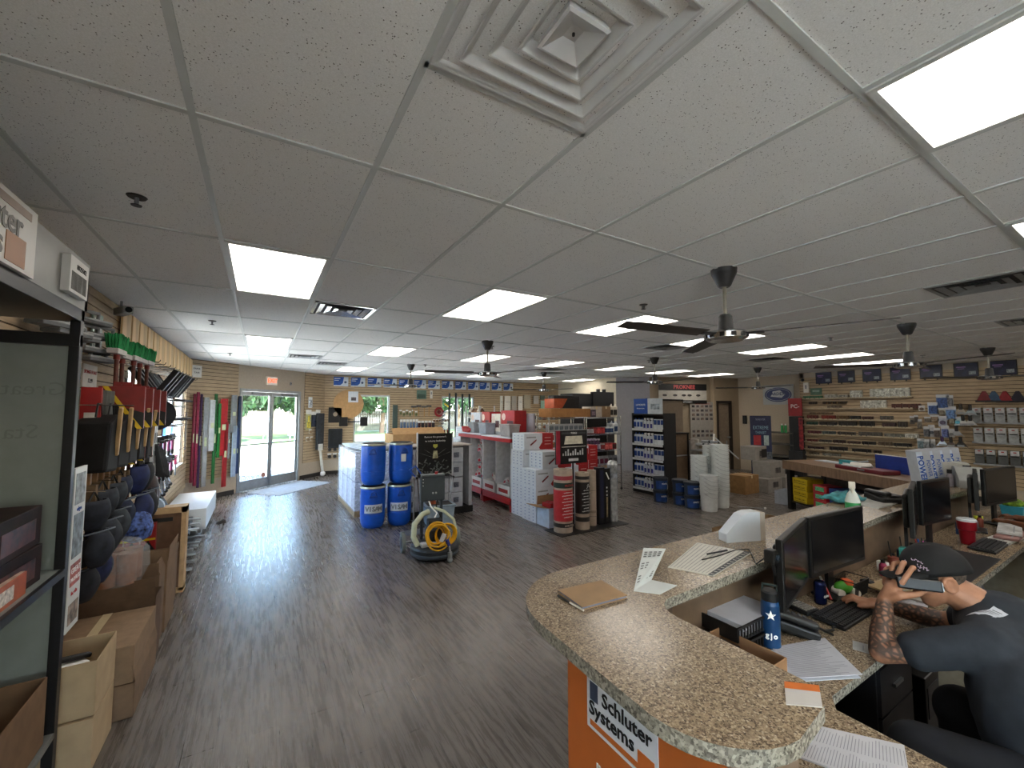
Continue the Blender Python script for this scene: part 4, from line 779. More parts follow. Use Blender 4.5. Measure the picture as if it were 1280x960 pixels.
for i in range(5): carded(mF, 4.35 - 1.55 + i * .12, 1.5, .1, .3, ('#5c2230', '#3a3338', '#6a5a52')[i % 3], 'dark red and black pack under the mallets, %s in its row' % ORD[i], inner='#201d22', grp='dark packs under the mallets')
for i in range(6): carded(mF, 3.75 - 1.55 + i * .1, 1.85 - .04 * (i % 2), .08, .18, '#8c8468', 'small olive pack beside the front window, %s in its row' % ORD[i], shape='round', inner='#5d6a3c', grp='small olive packs')
t = thing('extension_reel', 'red coiled tool on the wall left of the second front window', 'tool', (5.0, 12.88, 1.78)); MB().tube([(.13 * math.cos(a * PI / 8), 0, .13 * math.sin(a * PI / 8)) for a in range(16)], .035, closed=True).build('coil', M('#8d2326', .5), t); MB().cyl((0, -.01, 0), (0, .07, 0), .06).build('hub', M('#5c1b1e', .5), t)
t = thing('yellow_black_tool', 'yellow and black tool right of the red coil', 'tool', (5.28, 12.86, 1.98)); MB().box((0, 0, 0), (.26, .04, .05), R=(0, rad(35), 0)).build('body', YELLOW, t, bev=.01); MB().box((.05, 0, -.08), (.05, .045, .18)).build('grip', BLACK, t, bev=.01)
for i in range(6): carded(mF, 4.85 - 1.55 + i * .1, 1.55, .08, .1, '#b0a184', 'tiny brown roller pack below the red coil, %s in its row' % ORD[i], shape='round', inner='#6b4a36', grp='tiny roller packs')
for i in range(4): carded(mF, 4.95 - 1.55 + i * .13, 1.22, .11, .14, '#8d3a38', 'small red pack on the lower front wall, %s in its row' % ORD[i], shape='box', inner='#7a2a2c', grp='small red packs')
for r_ in range(3):
    for k in range(6): carded(mF, 4.55 - 1.55 + k * .15, .98 - r_ * .17, .13, .13, '#7d6f6c', 'dark red wheel pack right of the black poster, %s in the %s row' % (ORD[k], ('top', 'middle', 'bottom')[r_]), shape='round', inner='#4b2228', grp='dark wheel packs behind the black poster')
t0 = None
for i, x in enumerate((5.35, 5.58, 5.82, 6.08)):
    if t0 is None: t = t0 = thing('hanging_tube', '', 'tube', (x, 12.86, 2.4), 0, 'dark tubes before the second front window'); MB().cyl((0, 0, 0), (0, 0, -1.55), .035, n=14).build('tube', M('#22262a', .4, .3), t); MB().cyl((0, 0, .0), (0, .1, .03), .006).build('hook', CHROME, t)
    else: t = dup(t0, (x, 12.86, 2.4 + random.uniform(-.02, .02)))
    t['label'] = 'long dark tube hanging in front of the second front window, %s from the window edge' % ORD[i]
for i in range(8):
    t = thing('plastic_trowel', 'grey trowel hooked left of the second front window, %s from the top' % ORD[i], 'trowel', (5.1 - .02 * i, 12.8, 1.75 - i * .13), rad(10)); MB().box((0, 0, 0), (.22, .1, .012), R=(0, rad(-25), 0)).build('blade', M(('#8f9296', '#b6b2a8')[i % 2], .4), t); MB().cyl((0, 0, .03), (.1, .0, .07), .014).build('handle', DARK, t); MB().cyl((0, 0, 0), (0, .17, 0), .004).build('hook', CHROME, t)
# goods on the wall beyond the red display
for i, (x, z, w, h, c, lb) in enumerate(((7.35, 2.35, .1, .75, '#e3e0d6', 'tall white panel, first beyond the red display'), (7.6, 2.35, .24, .75, '#dddad0', 'tall white panel, second beyond the red display'), (7.88, 2.35, .2, .75, '#a8a39a', 'tall grey panel between the white ones'), (8.15, 2.35, .18, .75, '#e6e3da', 'tall white panel, last of the row'), (8.45, 2.4, .3, .5, '#a9a08c', 'tan square panel beyond the white panels'), (8.85, 2.38, .22, .3, '#b4b0aa', 'small pale sheet right of the tan panel'), (9.15, 2.4, .2, .15, '#5f6f62', 'small dark green card near the cream corner'), (9.2, 2.2, .25, .35, '#9fc0ae', 'mint green card near the cream corner'), (9.55, 2.4, .25, .5, '#8f9c94', 'grey green chart next to the cream corner'))):
    t = thing('trim_sample', lb, 'sample board', (x, 12.88, z), 0); MB().b2((-w / 2, -.02, -h), (w / 2, .02, 0)).build('panel', M(c, .5, n=.03), t, bev=.003); MB().b2((-w * .4, -.022, -h * .3), (w * .4, -.02, -h * .28)).build('printed_line', GREY, t)
for r_ in range(3):
    for k in range(12):
        x = 7.3 + k * .22; z = 1.72 - r_ * .36; c = random.choice(('#cfc8bb', '#a99c8c', '#6b4f3f', '#bcbcc0', '#8b8f94', '#b57a48'))
        carded(mF, x - 1.55, z, .15, .26, c, 'small carded pack beyond the red display, %s in the %s row' % (ORD[k], ('top', 'middle', 'bottom')[r_]), shape=random.choice(('round', 'box', 'tool')), inner=random.choice(('#7b4a32', '#3d3f44', '#e5e2da', '#b04a2a')), grp='carded packs beyond the red display')
# ================================================================ wrapped stock island, black poster
t = thing('stock_pallet', 'pale plastic wrapped stack of long cartons behind the blue drums', 'wrapped stack', (1.98, 8.5, 0))
MB().b2((-.55, -.9, 0), (.55, .85, .1)).build('pallet', M('#8a7558', .9, n=.1), t)
rr = random.Random(5); b = MB()
for i in range(10):
    for k in range(2): b.b2((-.54, -.88 + i * .172, .1 + k * .5), (.54, -.88 + i * .172 + .165, .1 + k * .5 + .49 - rr.uniform(0, .02)), i % 3)
b.build('carton_rows', [M('#b9bbc4', .5, n=.2, sc=20), M('#a5a3b4', .5, n=.25, sc=25), M('#cfd0d4', .5, n=.15, sc=20)], t)
MB().b2((-.56, -.9, .1), (.56, .86, 1.12)).build('stretch_wrap', M('#dfe6ef', .15, alpha=.3, n=.1, sc=40), t)
t = thing('flat_sheets', 'white flattened sheets lying on the wrapped stack', 'sheets', (1.95, 8.2, 1.125), rad(8)); [MB().box((.02 * i, 0.03 * i, .01 + i * .018), (.9, 1.1, .012), R=(0, rad(1), rad(5 * i))).build('sheet', M('#c4ccd2', .4, n=.05), t) for i in range(4)]
carton('flat_carton', 'shallow open brown carton resting on the wrapped stack', 2.15, 7.9, 3.2, 8.5, 1.2, 1.38, mat=M('#a07f58', .85, n=.05), open_=True, flaps=(('s', -55, .2),))
t = thing('stock_shelf', 'run of grey cartons and shelves under the black poster', 'shelf unit', (2.75, 7.2, 0))
MB().b2((-.66, -.25, 0), (.62, .35, .12)).build('base', BLACK, t); MB().b2((-.7, -.24, 1.2), (.6, .36, 1.22)).build('top_board', M('#9a938a', .6, n=.05), t); MB().b2((-.7, -.24, .12), (-.62, .35, 1.2)).build('side_panel', M('#b8c0d4', .5, n=.15, sc=30), t); MB().b2((.54, -.24, .12), (.6, .35, 1.2)).build('side_panel', M('#b2b2b6', .5), t)
MB().b2((-.6, .3, .12), (.55, .34, 1.2)).build('back_panel', M('#7d7f84', .6), t)
t0 = None
for r_ in range(4):
    for k in range(4):
        p = (2.2 + k * .28, 7.08, .12 + r_ * .265)
        if t0 is None:
            t = t0 = thing('grout_carton', '', 'box', p, 0, 'grey cartons stacked under the black poster'); MB().b2((-.135, -.12, 0), (.135, .2, .255)).build('body', M('#a5a6ac', .55, n=.06), t, bev=.003); MB().b2((-.05, -.122, .08), (.05, -.12, .17)).build('label_sticker', M('#4f525c', .5, n=.3, sc=40), t)
        else: t = dup(t0, p)
        t['label'] = 'grey carton with a dark label, %s from the left in the %s layer' % (ORD[k], ('bottom', 'second', 'third', 'top')[r_])
t = thing('black_poster', 'black poster of a shining light over dark shapes, white heading', 'poster', (2.62, 6.92, 1.11)); PB = M('#0c0d0f', .35, n=.1)
MB().b2((-.31, -.012, -.42), (.31, .012, .33)).build('sheet', PB, t); MB().b2((-.33, -.015, -.43), (-.31, .015, .35)).b2((.31, -.015, -.43), (.33, .015, .35)).build('edge_strip', LGREY, t)
text('Remove the guesswork', .042, TXW, t, (0, -.014, .27), RF); text('to industry leadership', .042, TXW, t, (0, -.014, .2), RF)
k = MB(); k.add([(-.04, -.0135, .14), (.04, -.0135, .14), (.04, -.0135, .1), (0, -.0135, .07), (-.04, -.0135, .1)], [(0, 4, 3, 2, 1)]); k.build('gold_crest', M('#b9b54a', .5), t)
MB().add([(-.05, -.0132, -.1), (.05, -.0132, -.1), (.035, -.0132, .03), (-.035, -.0132, .03)], [(0, 1, 2, 3)]).build('light_glow', M('#a3a07c', .5, n=.3), t)
k = MB(); rr = random.Random(9)
for i in range(40):
    x, z = rr.uniform(-.27, .27), rr.uniform(-.38, -.12); k.box((x, -.0133, z), (rr.uniform(.03, .09), .001, rr.uniform(.01, .03)), R=(0, rr.uniform(-1, 1), 0))
for a_, b_2 in (((-.28, .0), (-.05, -.08)), ((.28, .0), (.05, -.08)), ((-.2, .06), (-.04, -.04)), ((.2, .06), (.04, -.04))): k.tube([(a_[0], -.0133, a_[1]), (b_2[0], -.0133, b_2[1])], .003, n=4)
k.build('picture_shapes', M('#5f6462', .5, n=.5, sc=20), t)
# drums
def drum():
    t = thing('blue_drum', '', 'drum', (0, 0, 0), 0, 'stacked blue plastic drums')
    MB().lathe([(0, 0), (.13, 0), (.155, .02), (.178, .07), (.186, .14), (.1875, .15), (.188, .21), (.192, .22), (.188, .23), (.19, .45), (.187, .6), (.176, .635), (0, .635)], 36).build('body', M('#1450b4', .33, n=.05), t)
    MB().lathe([(.178, .62), (.194, .62), (.197, .632), (.194, .648), (.178, .648)], 36).build('clamp_ring', M('#b7b9a6', .3, .8), t); MB().lathe([(0, .634), (.17, .634), (.176, .655), (.16, .662), (.155, .652), (0, .652)], 36).build('lid', BLACK, t)
    for a in (-100, 60):
        X = Matrix.Rotation(rad(a), 4, 'Z'); MB(X).tube([(.188, -.05, .5), (.205, -.03, .56), (.21, 0, .57), (.205, .03, .56), (.188, .05, .5)], .009).b2((.18, -.06, .48), (.2, .06, .51)).build('handle', M('#123f94', .4), t)
    return t
def drum_label(t, a, big=True):
    X = Matrix.Rotation(a, 4, 'Z'); k = MB(X); w_ = .75 if big else .2; z0, z1 = (.25, .38) if big else (.36, .5)
    n = 12; V = []
    for i in range(n + 1):
        an = -w_ + 2 * w_ * i / n
        for z in (z0, z1): V.append((.1945 * math.sin(an), -.1945 * math.cos(an), z))
    k.add(V, [(2 * i, 2 * i + 2, 2 * i + 3, 2 * i + 1) for i in range(n)]); l = k.build('label_sticker', M('#c6cbd0', .4, n=.04), t)
    if big:
        for i, ch in enumerate('VISAM'):
            an = (i - 2) * .25; text(ch, .1, M('#76797e', .5, n=0), t, X @ Vector((.1965 * math.sin(an), -.1965 * math.cos(an), .312)), (PI / 2, 0, an + a), bold=.003)
    return l
d1 = drum(); KIDS.clear()
for i, (x, y, z, a, lb) in enumerate(((1.57, 6.87, 0, .38, 'lower blue drum on the left, white label'), (1.98, 6.82, 0, .25, 'lower blue drum on the right, white label beside the tube stand'), (1.57, 6.89, .662, .15, 'upper blue drum on the left with a handle loop'), (2.0, 6.85, .662, .3, 'upper blue drum on the right with a small paper tag'))):
    t = d1 if i == 0 else None
    if t is None:
        t = d1.copy(); C.objects.link(t); t.location = (x, y, z)
        for ch in D1K: c = ch.copy(); C.objects.link(c); c.parent = t
    else: t.location = (x, y, z); D1K = [o for o in C.objects if o.parent is d1]
    t['label'] = lb; t.rotation_euler.z = (0, .05, -.1, .2)[i]
    if i < 2: drum_label(t, -.15 if i == 0 else -.35)
    if i == 3: drum_label(t, -.25, False)
t = thing('upright_bracket', 'two thin chrome tubes on a flat foot plate beside the drums', 'stand', (2.1, 6.22, 0)); MB().b2((-.2, -.13, 0), (.2, .13, .012)).build('foot_plate', M('#8f9498', .3, .8), t); [MB().cyl((x, 0, .01), (x + dx, .02, .86), .013, n=10).build('tube', CHROME, t) for x, dx in ((-.07, .0), (.05, -.07))]; MB().tube([(-.07, -.02, .84), (-.16, -.04, .95), (-.07, -.05, 1.0), (.02, -.03, .88)], .01).build('blue_loop', BLUE, t)
t = thing('storage_bin', 'pale blue grey plastic bin behind the floor machine', 'bin', (2.55, 6.55, 0), rad(-8)); b = MB(); b.box((0, 0, .15), (.42, .32, .3), taper=(1.1, 1.1)); b.build('bin_body', M('#8fa0ac', .4, n=.05), t, bev=.01); MB().b2((-.25, -.19, .29), (.25, .19, .315)).build('rim', M('#7b8b96', .4), t, bev=.006); MB().b2((-.2, -.15, .3), (.2, .15, .317)).build('contents', M('#2a2826', .7, n=.4), t)
t = thing('orange_tool', 'orange and brown tool lying in the bin', 'tool', (2.45, 6.56, .32)); MB().cyl((0, 0, 0), (0, .0, .16), .06, .04, n=14).build('body', M('#8d4420', .5, n=.3), t); MB().b2((-.07, -.04, .1), (.05, .04, .2)).build('motor_block', M('#5a2b1a', .5, n=.2), t, bev=.01)
# ---------------------------------------------------------------- floor grinding machine
t = thing('floor_grinder', 'floor grinding machine with a coiled yellow cable on its round black base', 'floor machine', (1.95, 5.12, 0), rad(-8))
MB().lathe([(0, .03), (.27, .03), (.3, .05), (.302, .13), (.29, .155), (.2, .165), (0, .165)], 40).build('round_base', M('#23282d', .45, n=.1), t); MB().lathe([(.301, .06), (.305, .065), (.305, .085), (.301, .09)], 40).build('bumper_strip', M('#3c464e', .5), t)
MB().lathe([(0, 0.0), (.24, .0), (.25, .035), (0, .035)], 32).build('brush_ring', BLACK, t)
MB().lathe([(0, .16), (.11, .16), (.125, .2), (.125, .34), (.1, .38), (0, .39)], 28).build('motor', M('#2b2e33', .4, .3), t); MB().b2((-.09, -.05, .36), (.09, .1, .45)).build('motor_box', M('#1a1c20', .5), t, bev=.012)
for x in (-.36, .36):
    w_ = MB(); w_.cyl((x - .02, .27, .13), (x + .02, .27, .13), .13, n=28).build('wheel', M('#6d7470', .6), t, bev=.006); MB().cyl((x - .024, .27, .13), (x + .024, .27, .13), .075, n=20).build('wheel_hub', M('#1c1e20', .5), t)
MB().cyl((-.36, .27, .13), (.36, .27, .13), .014).build('axle', STEEL, t)
for x in (-.13, .13): MB().b2((x - .018, .2, .13), (x + .018, .235, .98)).build('upright', M('#30373d', .45), t, bev=.003)
MB().b2((-.16, .14, .66), (.16, .22, .98)).build('control_panel', M('#353d42', .45, n=.04), t, bev=.01); MB().cyl((.0, .135, .76), (0, .145, .76), .012).cyl((.04, .135, .76), (.04, .145, .76), .012).build('switch', LGREY, t)
for q in ((-.13, .94), (-.13, .9), (-.13, .86)): MB().cyl((q[0], .137, q[1]), (q[0], .142, q[1]), .006, n=8).build('indicator', TXW, t)
MB().b2((-.15, .12, .98), (.15, .24, 1.0)).build('panel_top', M('#4a5258', .5), t); MB().cyl((.05, .18, 1.0), (.05, .18, 1.03), .02).build('red_button', RED, t)
MB().tube([(.13, .22, .97), (.22, .2, .99), (.24, .1, .98), (.24, .02, .97)], .016).build('handle', BLACK, t); MB().tube([(-.13, .22, .97), (-.2, .22, .98), (-.22, .1, .97)], .016).build('handle', BLACK, t); MB().cyl((.235, .02, .97), (.2, .0, .7), .007).build('brake_lever', STEEL, t)
HOSE = M('#b9bfa4', .5, n=.05)
MB().tube([(-.22, -.05, .16), (-.27, .0, .26), (-.25, .06, .4), (-.14, .12, .5), (-.05, .16, .52)], .035, n=12).build('vacuum_hose', HOSE, t); MB().tube([(.02, .16, .56), (.14, .1, .52), (.25, .02, .42), (.27, -.02, .3)], .02, n=10).build('vacuum_hose', HOSE, t)
MB().tube([(-.05, .18, .66), (-.02, .16, .58), (.05, .12, .5), (.0, .1, .42)], .01).build('cable', TXW, t); MB().tube([(.07, .18, .66), (.05, .16, .58), (.1, .12, .45), (.03, .1, .4)], .009).build('cable', BLACK, t)
YC = M('#d9a516', .4, n=.06); b = MB()
for i in range(9):
    r_ = .1 + .045 * ((i * 37) % 9) / 8; cx = -.03 + .02 * ((i * 5) % 7) / 7; z0 = .3 + .012 * (i % 4)
    b.tube([(cx + r_ * 1.0 * math.cos(a * PI / 12), -.17 - .012 * i + .03 * math.sin(a * PI / 12), z0 + r_ * 1.0 * math.sin(a * PI / 12)) for a in range(24)], .009, n=7, closed=True)
for i in range(6):
    r_ = .11 + .03 * i / 6; b.tube([(.1 + r_ * math.cos(a * PI / 12), -.12 - .012 * i, .3 + r_ * math.sin(a * PI / 12)) for a in range(24)], .009, n=7, closed=True)
b.build('coiled_cable', YC, t); MB().box((.03, -.29, .3), (.05, .02, .1), R=(0, .4, 0)).build('cable_tie', LGREY, t, bev=.004); MB().cyl((.08, -.29, .27), (.11, -.3, .2), .022).build('plug', M('#25307a', .5), t)
MB().cyl((.12, -.3, .03), (.12, -.3, .12), .028, n=14).sphere((.12, -.3, .03), .035, n=14).build('caster', M('#9aa0a2', .35, .5), t); MB().cyl((.12, -.3, .12), (.12, -.24, .18), .015).build('caster_arm', STEEL, t); MB().b2((-.2, -.16, .16), (.0, -.06, .21)).build('white_tray', LGREY, t, bev=.01)
# ================================================================ red display with white cartons
def prodbox(x, y, z, lb, grp='white cartons with red ends', dx=.62, dy=.4, dz=.285, rz=0, first={}):
    k = (dx, dy, dz)
    if k not in first:
        t = first[k] = thing('tool_carton', lb, 'box', (x, y, z), rz, grp)
        MB().b2((0, 0, 0), (dx, dy, dz)).build('body', [M('#c3c8d0', .45, n=.02)], t, bev=.003)
        f = MB(); f.add([(dx * .55, -.001, 0), (dx, -.001, 0), (dx, -.001, dz), (dx * .62, -.001, dz), (dx * .62, -.001, dz * .45), (dx * .5, -.001, dz * .12)], [(0, 1, 2, 3, 4, 5)]); f.b2((dx * .62, .0, dz), (dx, dy, dz + .001)); f.build('red_print', RED, t)
        MB().box((dx * .3, -.002, dz * .42), (dx * .22, .002, dz * .1), R=(0, rad(-35), 0)).box((dx * .36, -.0025, dz * .52), (dx * .14, .002, dz * .07), R=(0, rad(-35), 0)).build('product_picture', M('#7a2a30', .5, n=.3), t)
        q = MB()
        for i in range(3):
            for j in range(5): q.b2((-.0015, .06 + i * .12, .03 + j * dz * .18), (0, .09 + i * .12, .045 + j * dz * .18))
        q.build('side_print', M('#68749a', .5), t); MB().b2((dx * .08, -.0015, dz * .72), (dx * .4, 0, dz * .8)).build('printed_line', GREY, t)
        MB().b2((dx * .7, -.0015, dz * .3), (dx * .92, -.001, dz * .34)).b2((dx * .7, -.0015, dz * .5), (dx * .92, -.001, dz * .54)).b2((dx * .7, -.0015, dz * .7), (dx * .92, -.001, dz * .74)).build('printed_line', M('#c99a98', .5), t)
        return t
    return dup(first[k], (x, y, z), rz, lb, grp)
W = rad(0)
for r_ in range(5): prodbox(3.92 + (r_ == 4) * .02, 6.1, r_ * .287, 'white and red carton in the rear column beside the red platform, %s layer up' % ORD[r_])
for r_ in range(4): prodbox(3.9 + (r_ == 3) * .14, 5.69, r_ * .287, 'white and red carton in the nearer column, %s layer up' % ORD[r_], rz=rad(1))
for r_ in range(4): prodbox(4.56, 5.85, r_ * .287, 'white and red carton right of the two carton columns, %s layer up' % ORD[r_])
for r_ in range(4): prodbox(5.2, 6.3, r_ * .287, 'white and red carton in the last column behind the rolls, %s layer up' % ORD[r_])
t = carton('open_carton', 'open white carton with a brown flap hanging out at the foot of the carton stack', 3.9, 5.33, 4.42, 5.66, 0, .31, mat=M('#b9c6d8', .5, n=.05), inside=M('#8a6c4a', .9), open_=True, flaps=(('w', 78, .22), ('n', -5, .14)))
t0 = None
for i in range(5):
    if t0 is None: t = t0 = thing('red_pouch', '', 'pouch', (4.0 + i * .08, 5.5, .2), .2, 'red pouches in the open white carton'); MB().b2((-.03, -.1, 0), (.03, .1, .16)).build('pouch_body', RED, t, bev=.01); MB().b2((-.031, -.04, .03), (.031, .04, .08)).build('label_sticker', OFFW, t)
    else: t = dup(t0, (4.0 + i * .08, 5.5, .2 + .01 * (i % 2)), .2 + i * .05)
    t['label'] = 'red pouch inside the open white carton, %s from its brown flap' % ORD[i]
for r_ in range(4):
    for k in range(3): prodbox(3.92, 8.85 + k * .42, r_ * .287 + .0, 'white carton far side of the red platform, column %s, %s layer up' % (ORD[k], ORD[r_]), 'white cartons beyond the red platform')
for k in range(2): prodbox(4.2, 8.85 + k * .42, 4 * .287, 'white carton crowning the far carton columns, %s one' % ('nearer', 'further')[k], 'white cartons beyond the red platform')
t = thing('red_display', 'red platform display with white shelf, grey dividers and hanging packs', 'display', (3.92, 6.52, 0)); RM = M('#a31c22', .4, n=.04); L_ = 2.3
for y0, y1 in ((0, 1.13), (1.17, L_)):
    MB().b2((0, y0, .19), (.6, y1, .235)).build('platform', RM, t, bev=.004); MB().b2((.0, y0, .12), (.03, y1, .19)).build('skirt', RM, t)
    for yy in (y0, y1 - .04): MB().b2((0, yy, 0), (.6, yy + .04, .19)).build('platform_leg', RM, t)
MB().b2((.5, 0, .235), (.54, L_, 1.78)).build('back_panel', M('#8e8a92', .5, n=.04), t)
MB().b2((-.03, 0, 1.32), (.5, 1.13, 1.345)).b2((-.03, 1.15, 1.33), (.5, L_, 1.355)).build('top_shelf', [M('#c9cad4', .4, n=.02)], t); MB().b2((-.02, 0, 1.25), (.48, L_, 1.315)).build('shelf_band', RM, t)
for y in (.02, .58, 1.14, 1.7, L_ - .03): MB().b2((.02, y, .235), (.5, y + .025, 1.3)).build('divider', M('#b8b8bc', .5), t)
k_ = 0; t0 = None
for c_ in range(4):
    y = .1 + c_ * .57
    b = thing('sorting_bin', 'white bin with a red band on the red platform, %s from the carton stack' % ORD[c_], 'bin', (3.95, 6.52 + y - .02, .236)); MB().b2((0, 0, 0), (.012, .5, .2)).b2((0, 0, 0), (.42, .012, .2)).b2((0, .488, 0), (.42, .5, .2)).b2((0, 0, 0), (.42, .5, .01)).build('bin_body', M('#d2cfcc', .5, n=.02), b); MB().b2((-.002, .08, .06), (0, .42, .13)).build('red_label', RED, b)
for c_, cnt, zlo in ((0, 6, .42), (1, 4, .42), (2, 30, .42), (3, 12, .42)):
    rr = random.Random(c_ + 3)
    for k in range(cnt):
        y = 6.64 + c_ * .57 + rr.uniform(-.02, .38); z = zlo + (k / max(cnt, 1)) * (.85 if c_ == 2 else .32 if c_ == 3 else .1); x = 4.05 + rr.uniform(0, .12)
        if t0 is None: t = t0 = thing('small_fitting_pack', '', 'pack', (x, y, z), 0, 'small red and white packs on the red platform'); MB().b2((-.04, -.05, -.035), (.03, .05, .05)).build('pack_body', M('#c9c4c4', .5, n=.1), t, bev=.006); MB().b2((-.042, -.03, -.02), (-.04, .035, .03)).build('red_label', M('#a8243a', .5), t)
        else: t = dup(t0, (x, y, z), rot=(rr.uniform(-.5, .5), rr.uniform(-.4, .4), rr.uniform(-.5, .5)))
        t['label'] = 'small red and white pack heaped in the %s bay of the red display' % ('nearest', 'second', 'third', 'furthest')[c_]
for i, (y, w_, c, h_, lb) in enumerate(((6.75, .55, '#98191d', .42, 'tall red carton standing on the white shelf, nearest one'), (7.3, .4, '#c4beb4', .36, 'white and red carton on the shelf, second one'), (7.75, .4, '#98191d', .4, 'red carton on the shelf, third one'), (8.2, .5, '#bfc6d2', .38, 'white carton on the shelf, furthest one'))):
    t = thing('shelf_carton', lb, 'box', (4.22, y, 1.36 + (.06 if i == 0 else .05)), 0, 'cartons on the white display shelf'); MB().b2((-.08, 0, 0), (.19, w_ - .03, h_)).build('body', M(c, .45, n=.05), t, bev=.004); MB().b2((-.082, .05, .08), (-.08, w_ * .5, .22)).build('product_picture', M('#4a2a30', .5, n=.4, sc=30), t); MB().cyl((-.0825, w_ * .75, h_ * .7), (-.08, w_ * .75, h_ * .7), .07, n=20).build('round_print', M('#c9b4aa', .5), t)
    MB().b2((-.07, .02, -.06), (.18, w_ - .05, 0)).build('riser', GREY, t)
for i, (y, w_, c, lb) in enumerate(((6.58, .34, '#8f8a8c', 'grey brown stacked buckets on the shelf front, nearest the carton stack'), (7.5, .3, '#868c98', 'grey square tub on the shelf front before the red carton'), (8.05, .28, '#7b8088', 'grey tub on the shelf front, furthest one'))):
    t = thing('shelf_tub', lb, 'tub', (4.02, y + .15, 1.357)); MB().box((0, 0, .1), (.2, w_, .2), taper=(1.15, 1.1)).build('tub_body', M(c, .5, n=.06), t, bev=.01); MB().b2((-.13, -w_ * .56, .2), (.13, w_ * .56, .225)).build('rim', M(c, .4), t, bev=.004)
for i in range(5):
    t = thing('red_bag', 'flat red bag lying on the far end of the white shelf, %s in the pile' % ORD[i], 'bag', (3.98, 8.45 - .02 * i, 1.357 + i * .026), rad(-8 + 5 * i), 'red bags on the white shelf'); MB().b2((-.09, -.22, 0), (.1, .2, .025)).build('bag_body', M('#a82026', .5, n=.15), t, bev=.01); MB().b2((-.05, -.1, .025), (.05, .08, .0265)).build('label_sticker', OFFW, t)
# shelf with brown and white bottles behind the far cartons
t = thing('bottle_shelf', 'narrow white two tier shelf of bottles in front of the second front window', 'shelf', (4.77, 9.2, 0)); MB().b2((-.15, 0, 0), (.3, .8, .03)).b2((-.15, 0, 1.3), (.3, .8, 1.33)).b2((-.15, 0, 1.64), (.3, .8, 1.67)).build('shelf_board', LGREY, t); [MB().b2((x, y, 0), (x + .03, y + .03, 1.95)).build('post', LGREY, t) for x in (-.15, .27) for y in (0, .77)]
for z in (1.33, 1.67):
    for k in range(5):
        t = thing('sealer_jug', '%s bottle on the %s tier of the narrow white shelf' % (ORD[k], 'lower' if z < 1.5 else 'upper'), 'bottle', (4.74, 9.28 + k * .16, z), 0, 'bottles on the narrow white shelf'); c = ('#6b4a34', '#b9b0a2', '#8a6248')[k % 3]
        MB().lathe([(0, 0), (.06, 0), (.065, .02), (.065, .15), (.03, .2), (.02, .22), (0, .22)], 16).build('bottle_body', M(c, .4, n=.1), t); MB().cyl((0, 0, .22), (0, 0, .25), .024).build('cap', M('#d8c9b0', .5), t); MB().lathe([(.0655, .05), (.0665, .05), (.0665, .12), (.0655, .12)], 16).build('label_sticker', M('#c98a3c' if k % 2 else '#3c4048', .5), t)
# ================================================================ rolls on a black plate, tool sign
t = thing('display_plate', 'thin black steel plate under the tall rolls', 'plate', (4.45, 5.1, 0)); MB().b2((-.66, -.22, 0), (.72, .2, .012)).build('plate', BLACK, t)
def roll(x, y, r_, h, bands, lb, top='#9c8c7c', z=.013):
    t = thing('membrane_roll', lb, 'roll', (x, y, z), 0, 'tall rolls standing on the black plate')
    MB().lathe([(0, 0), (r_, 0), (r_, h), (r_ * .45, h), (r_ * .42, h - .03), (0, h - .03)], 36, sm=False).build('roll_body', M(top, .6, n=.06), t)
    for z0, z1, c in bands: MB().lathe([(r_, z0), (r_ + .0025, z0 + .001), (r_ + .0025, z1 - .001), (r_, z1)], 36).build('wrapper_band', M(c, .4, n=.06), t)
    return t
t = roll(4.0, 5.1, .145, .93, ((.17, .63, '#a3262a'), (.66, .74, '#182a22'), (.78, .84, '#8e3238'), (.08, .14, '#26221f')), 'thick roll with red wrapper at the left end of the plate')
for i in range(9): text('INSTALLATION MEMBRANE' if i % 2 else 'uncoupling heat sound', .018, TXW, t, (-.02 - .0, -.1495, .6 - i * .045), RF)
text('PROVA', .05, M('#b33a3c', .5, n=0), t, (0, -.1495, .7), RF); text('SCHLUTER', .035, M('#c8b9a8', .5, n=0), t, (0, -.1495, .11), RF)
t = roll(4.35, 5.06, .11, .86, ((.12, .19, '#282420'), (.24, .72, '#1d1b1a'), (.76, .81, '#201e1c')), 'roll with black printed wrapper beside the red one')
for i in range(8): text('FLEXIBLE STICKS TO' if i % 2 else 'peel and stick', .018, TXW, t, (-.02, -.114, .6 - i * .045), RF)
MB().tube([(-.0, -.1145, .66), (.02, -.1145, .69), (.05, -.1145, .64), (.02, -.1145, .66), (-.01, -.1145, .62)], .003, n=5).build('logo_mark', TXW, t)
t = roll(4.6, 5.12, .07, .87, ((.14, .15, '#6d6154'), (.55, .56, '#6d6154'), (.2, .24, '#7d6f60')), 'narrow plain tan roll between black roll and black carton')
t = thing('black_carton_tube', 'tall black square carton with three small pictures and a knife print', 'box', (4.83, 5.12, .013)); MB().b2((-.13, -.06, 0), (.0, .06, .9)).build('left_body', M('#111216', .35, n=.1), t, bev=.003); MB().b2((.005, -.06, 0), (.12, .06, .88)).build('right_body', M('#0f0f11', .35), t, bev=.003)
for i in range(3): MB().b2((.03, -.062, .56 - i * .06), (.055, -.06, .585 - i * .06)).build('small_picture', LGREY, t)
MB().box((.06, -.0615, .76), (.02, .002, .13), R=(0, -.5, 0)).build('knife_print', OFFW, t); MB().b2((.03, -.062, .1), (.06, -.06, .42)).build('side_print', M('#7d6f56', .5, n=.2), t); MB().b2((-.1, -.062, .1), (-.03, -.06, .86)).build('blue_strip', M('#1a1d33', .4), t)
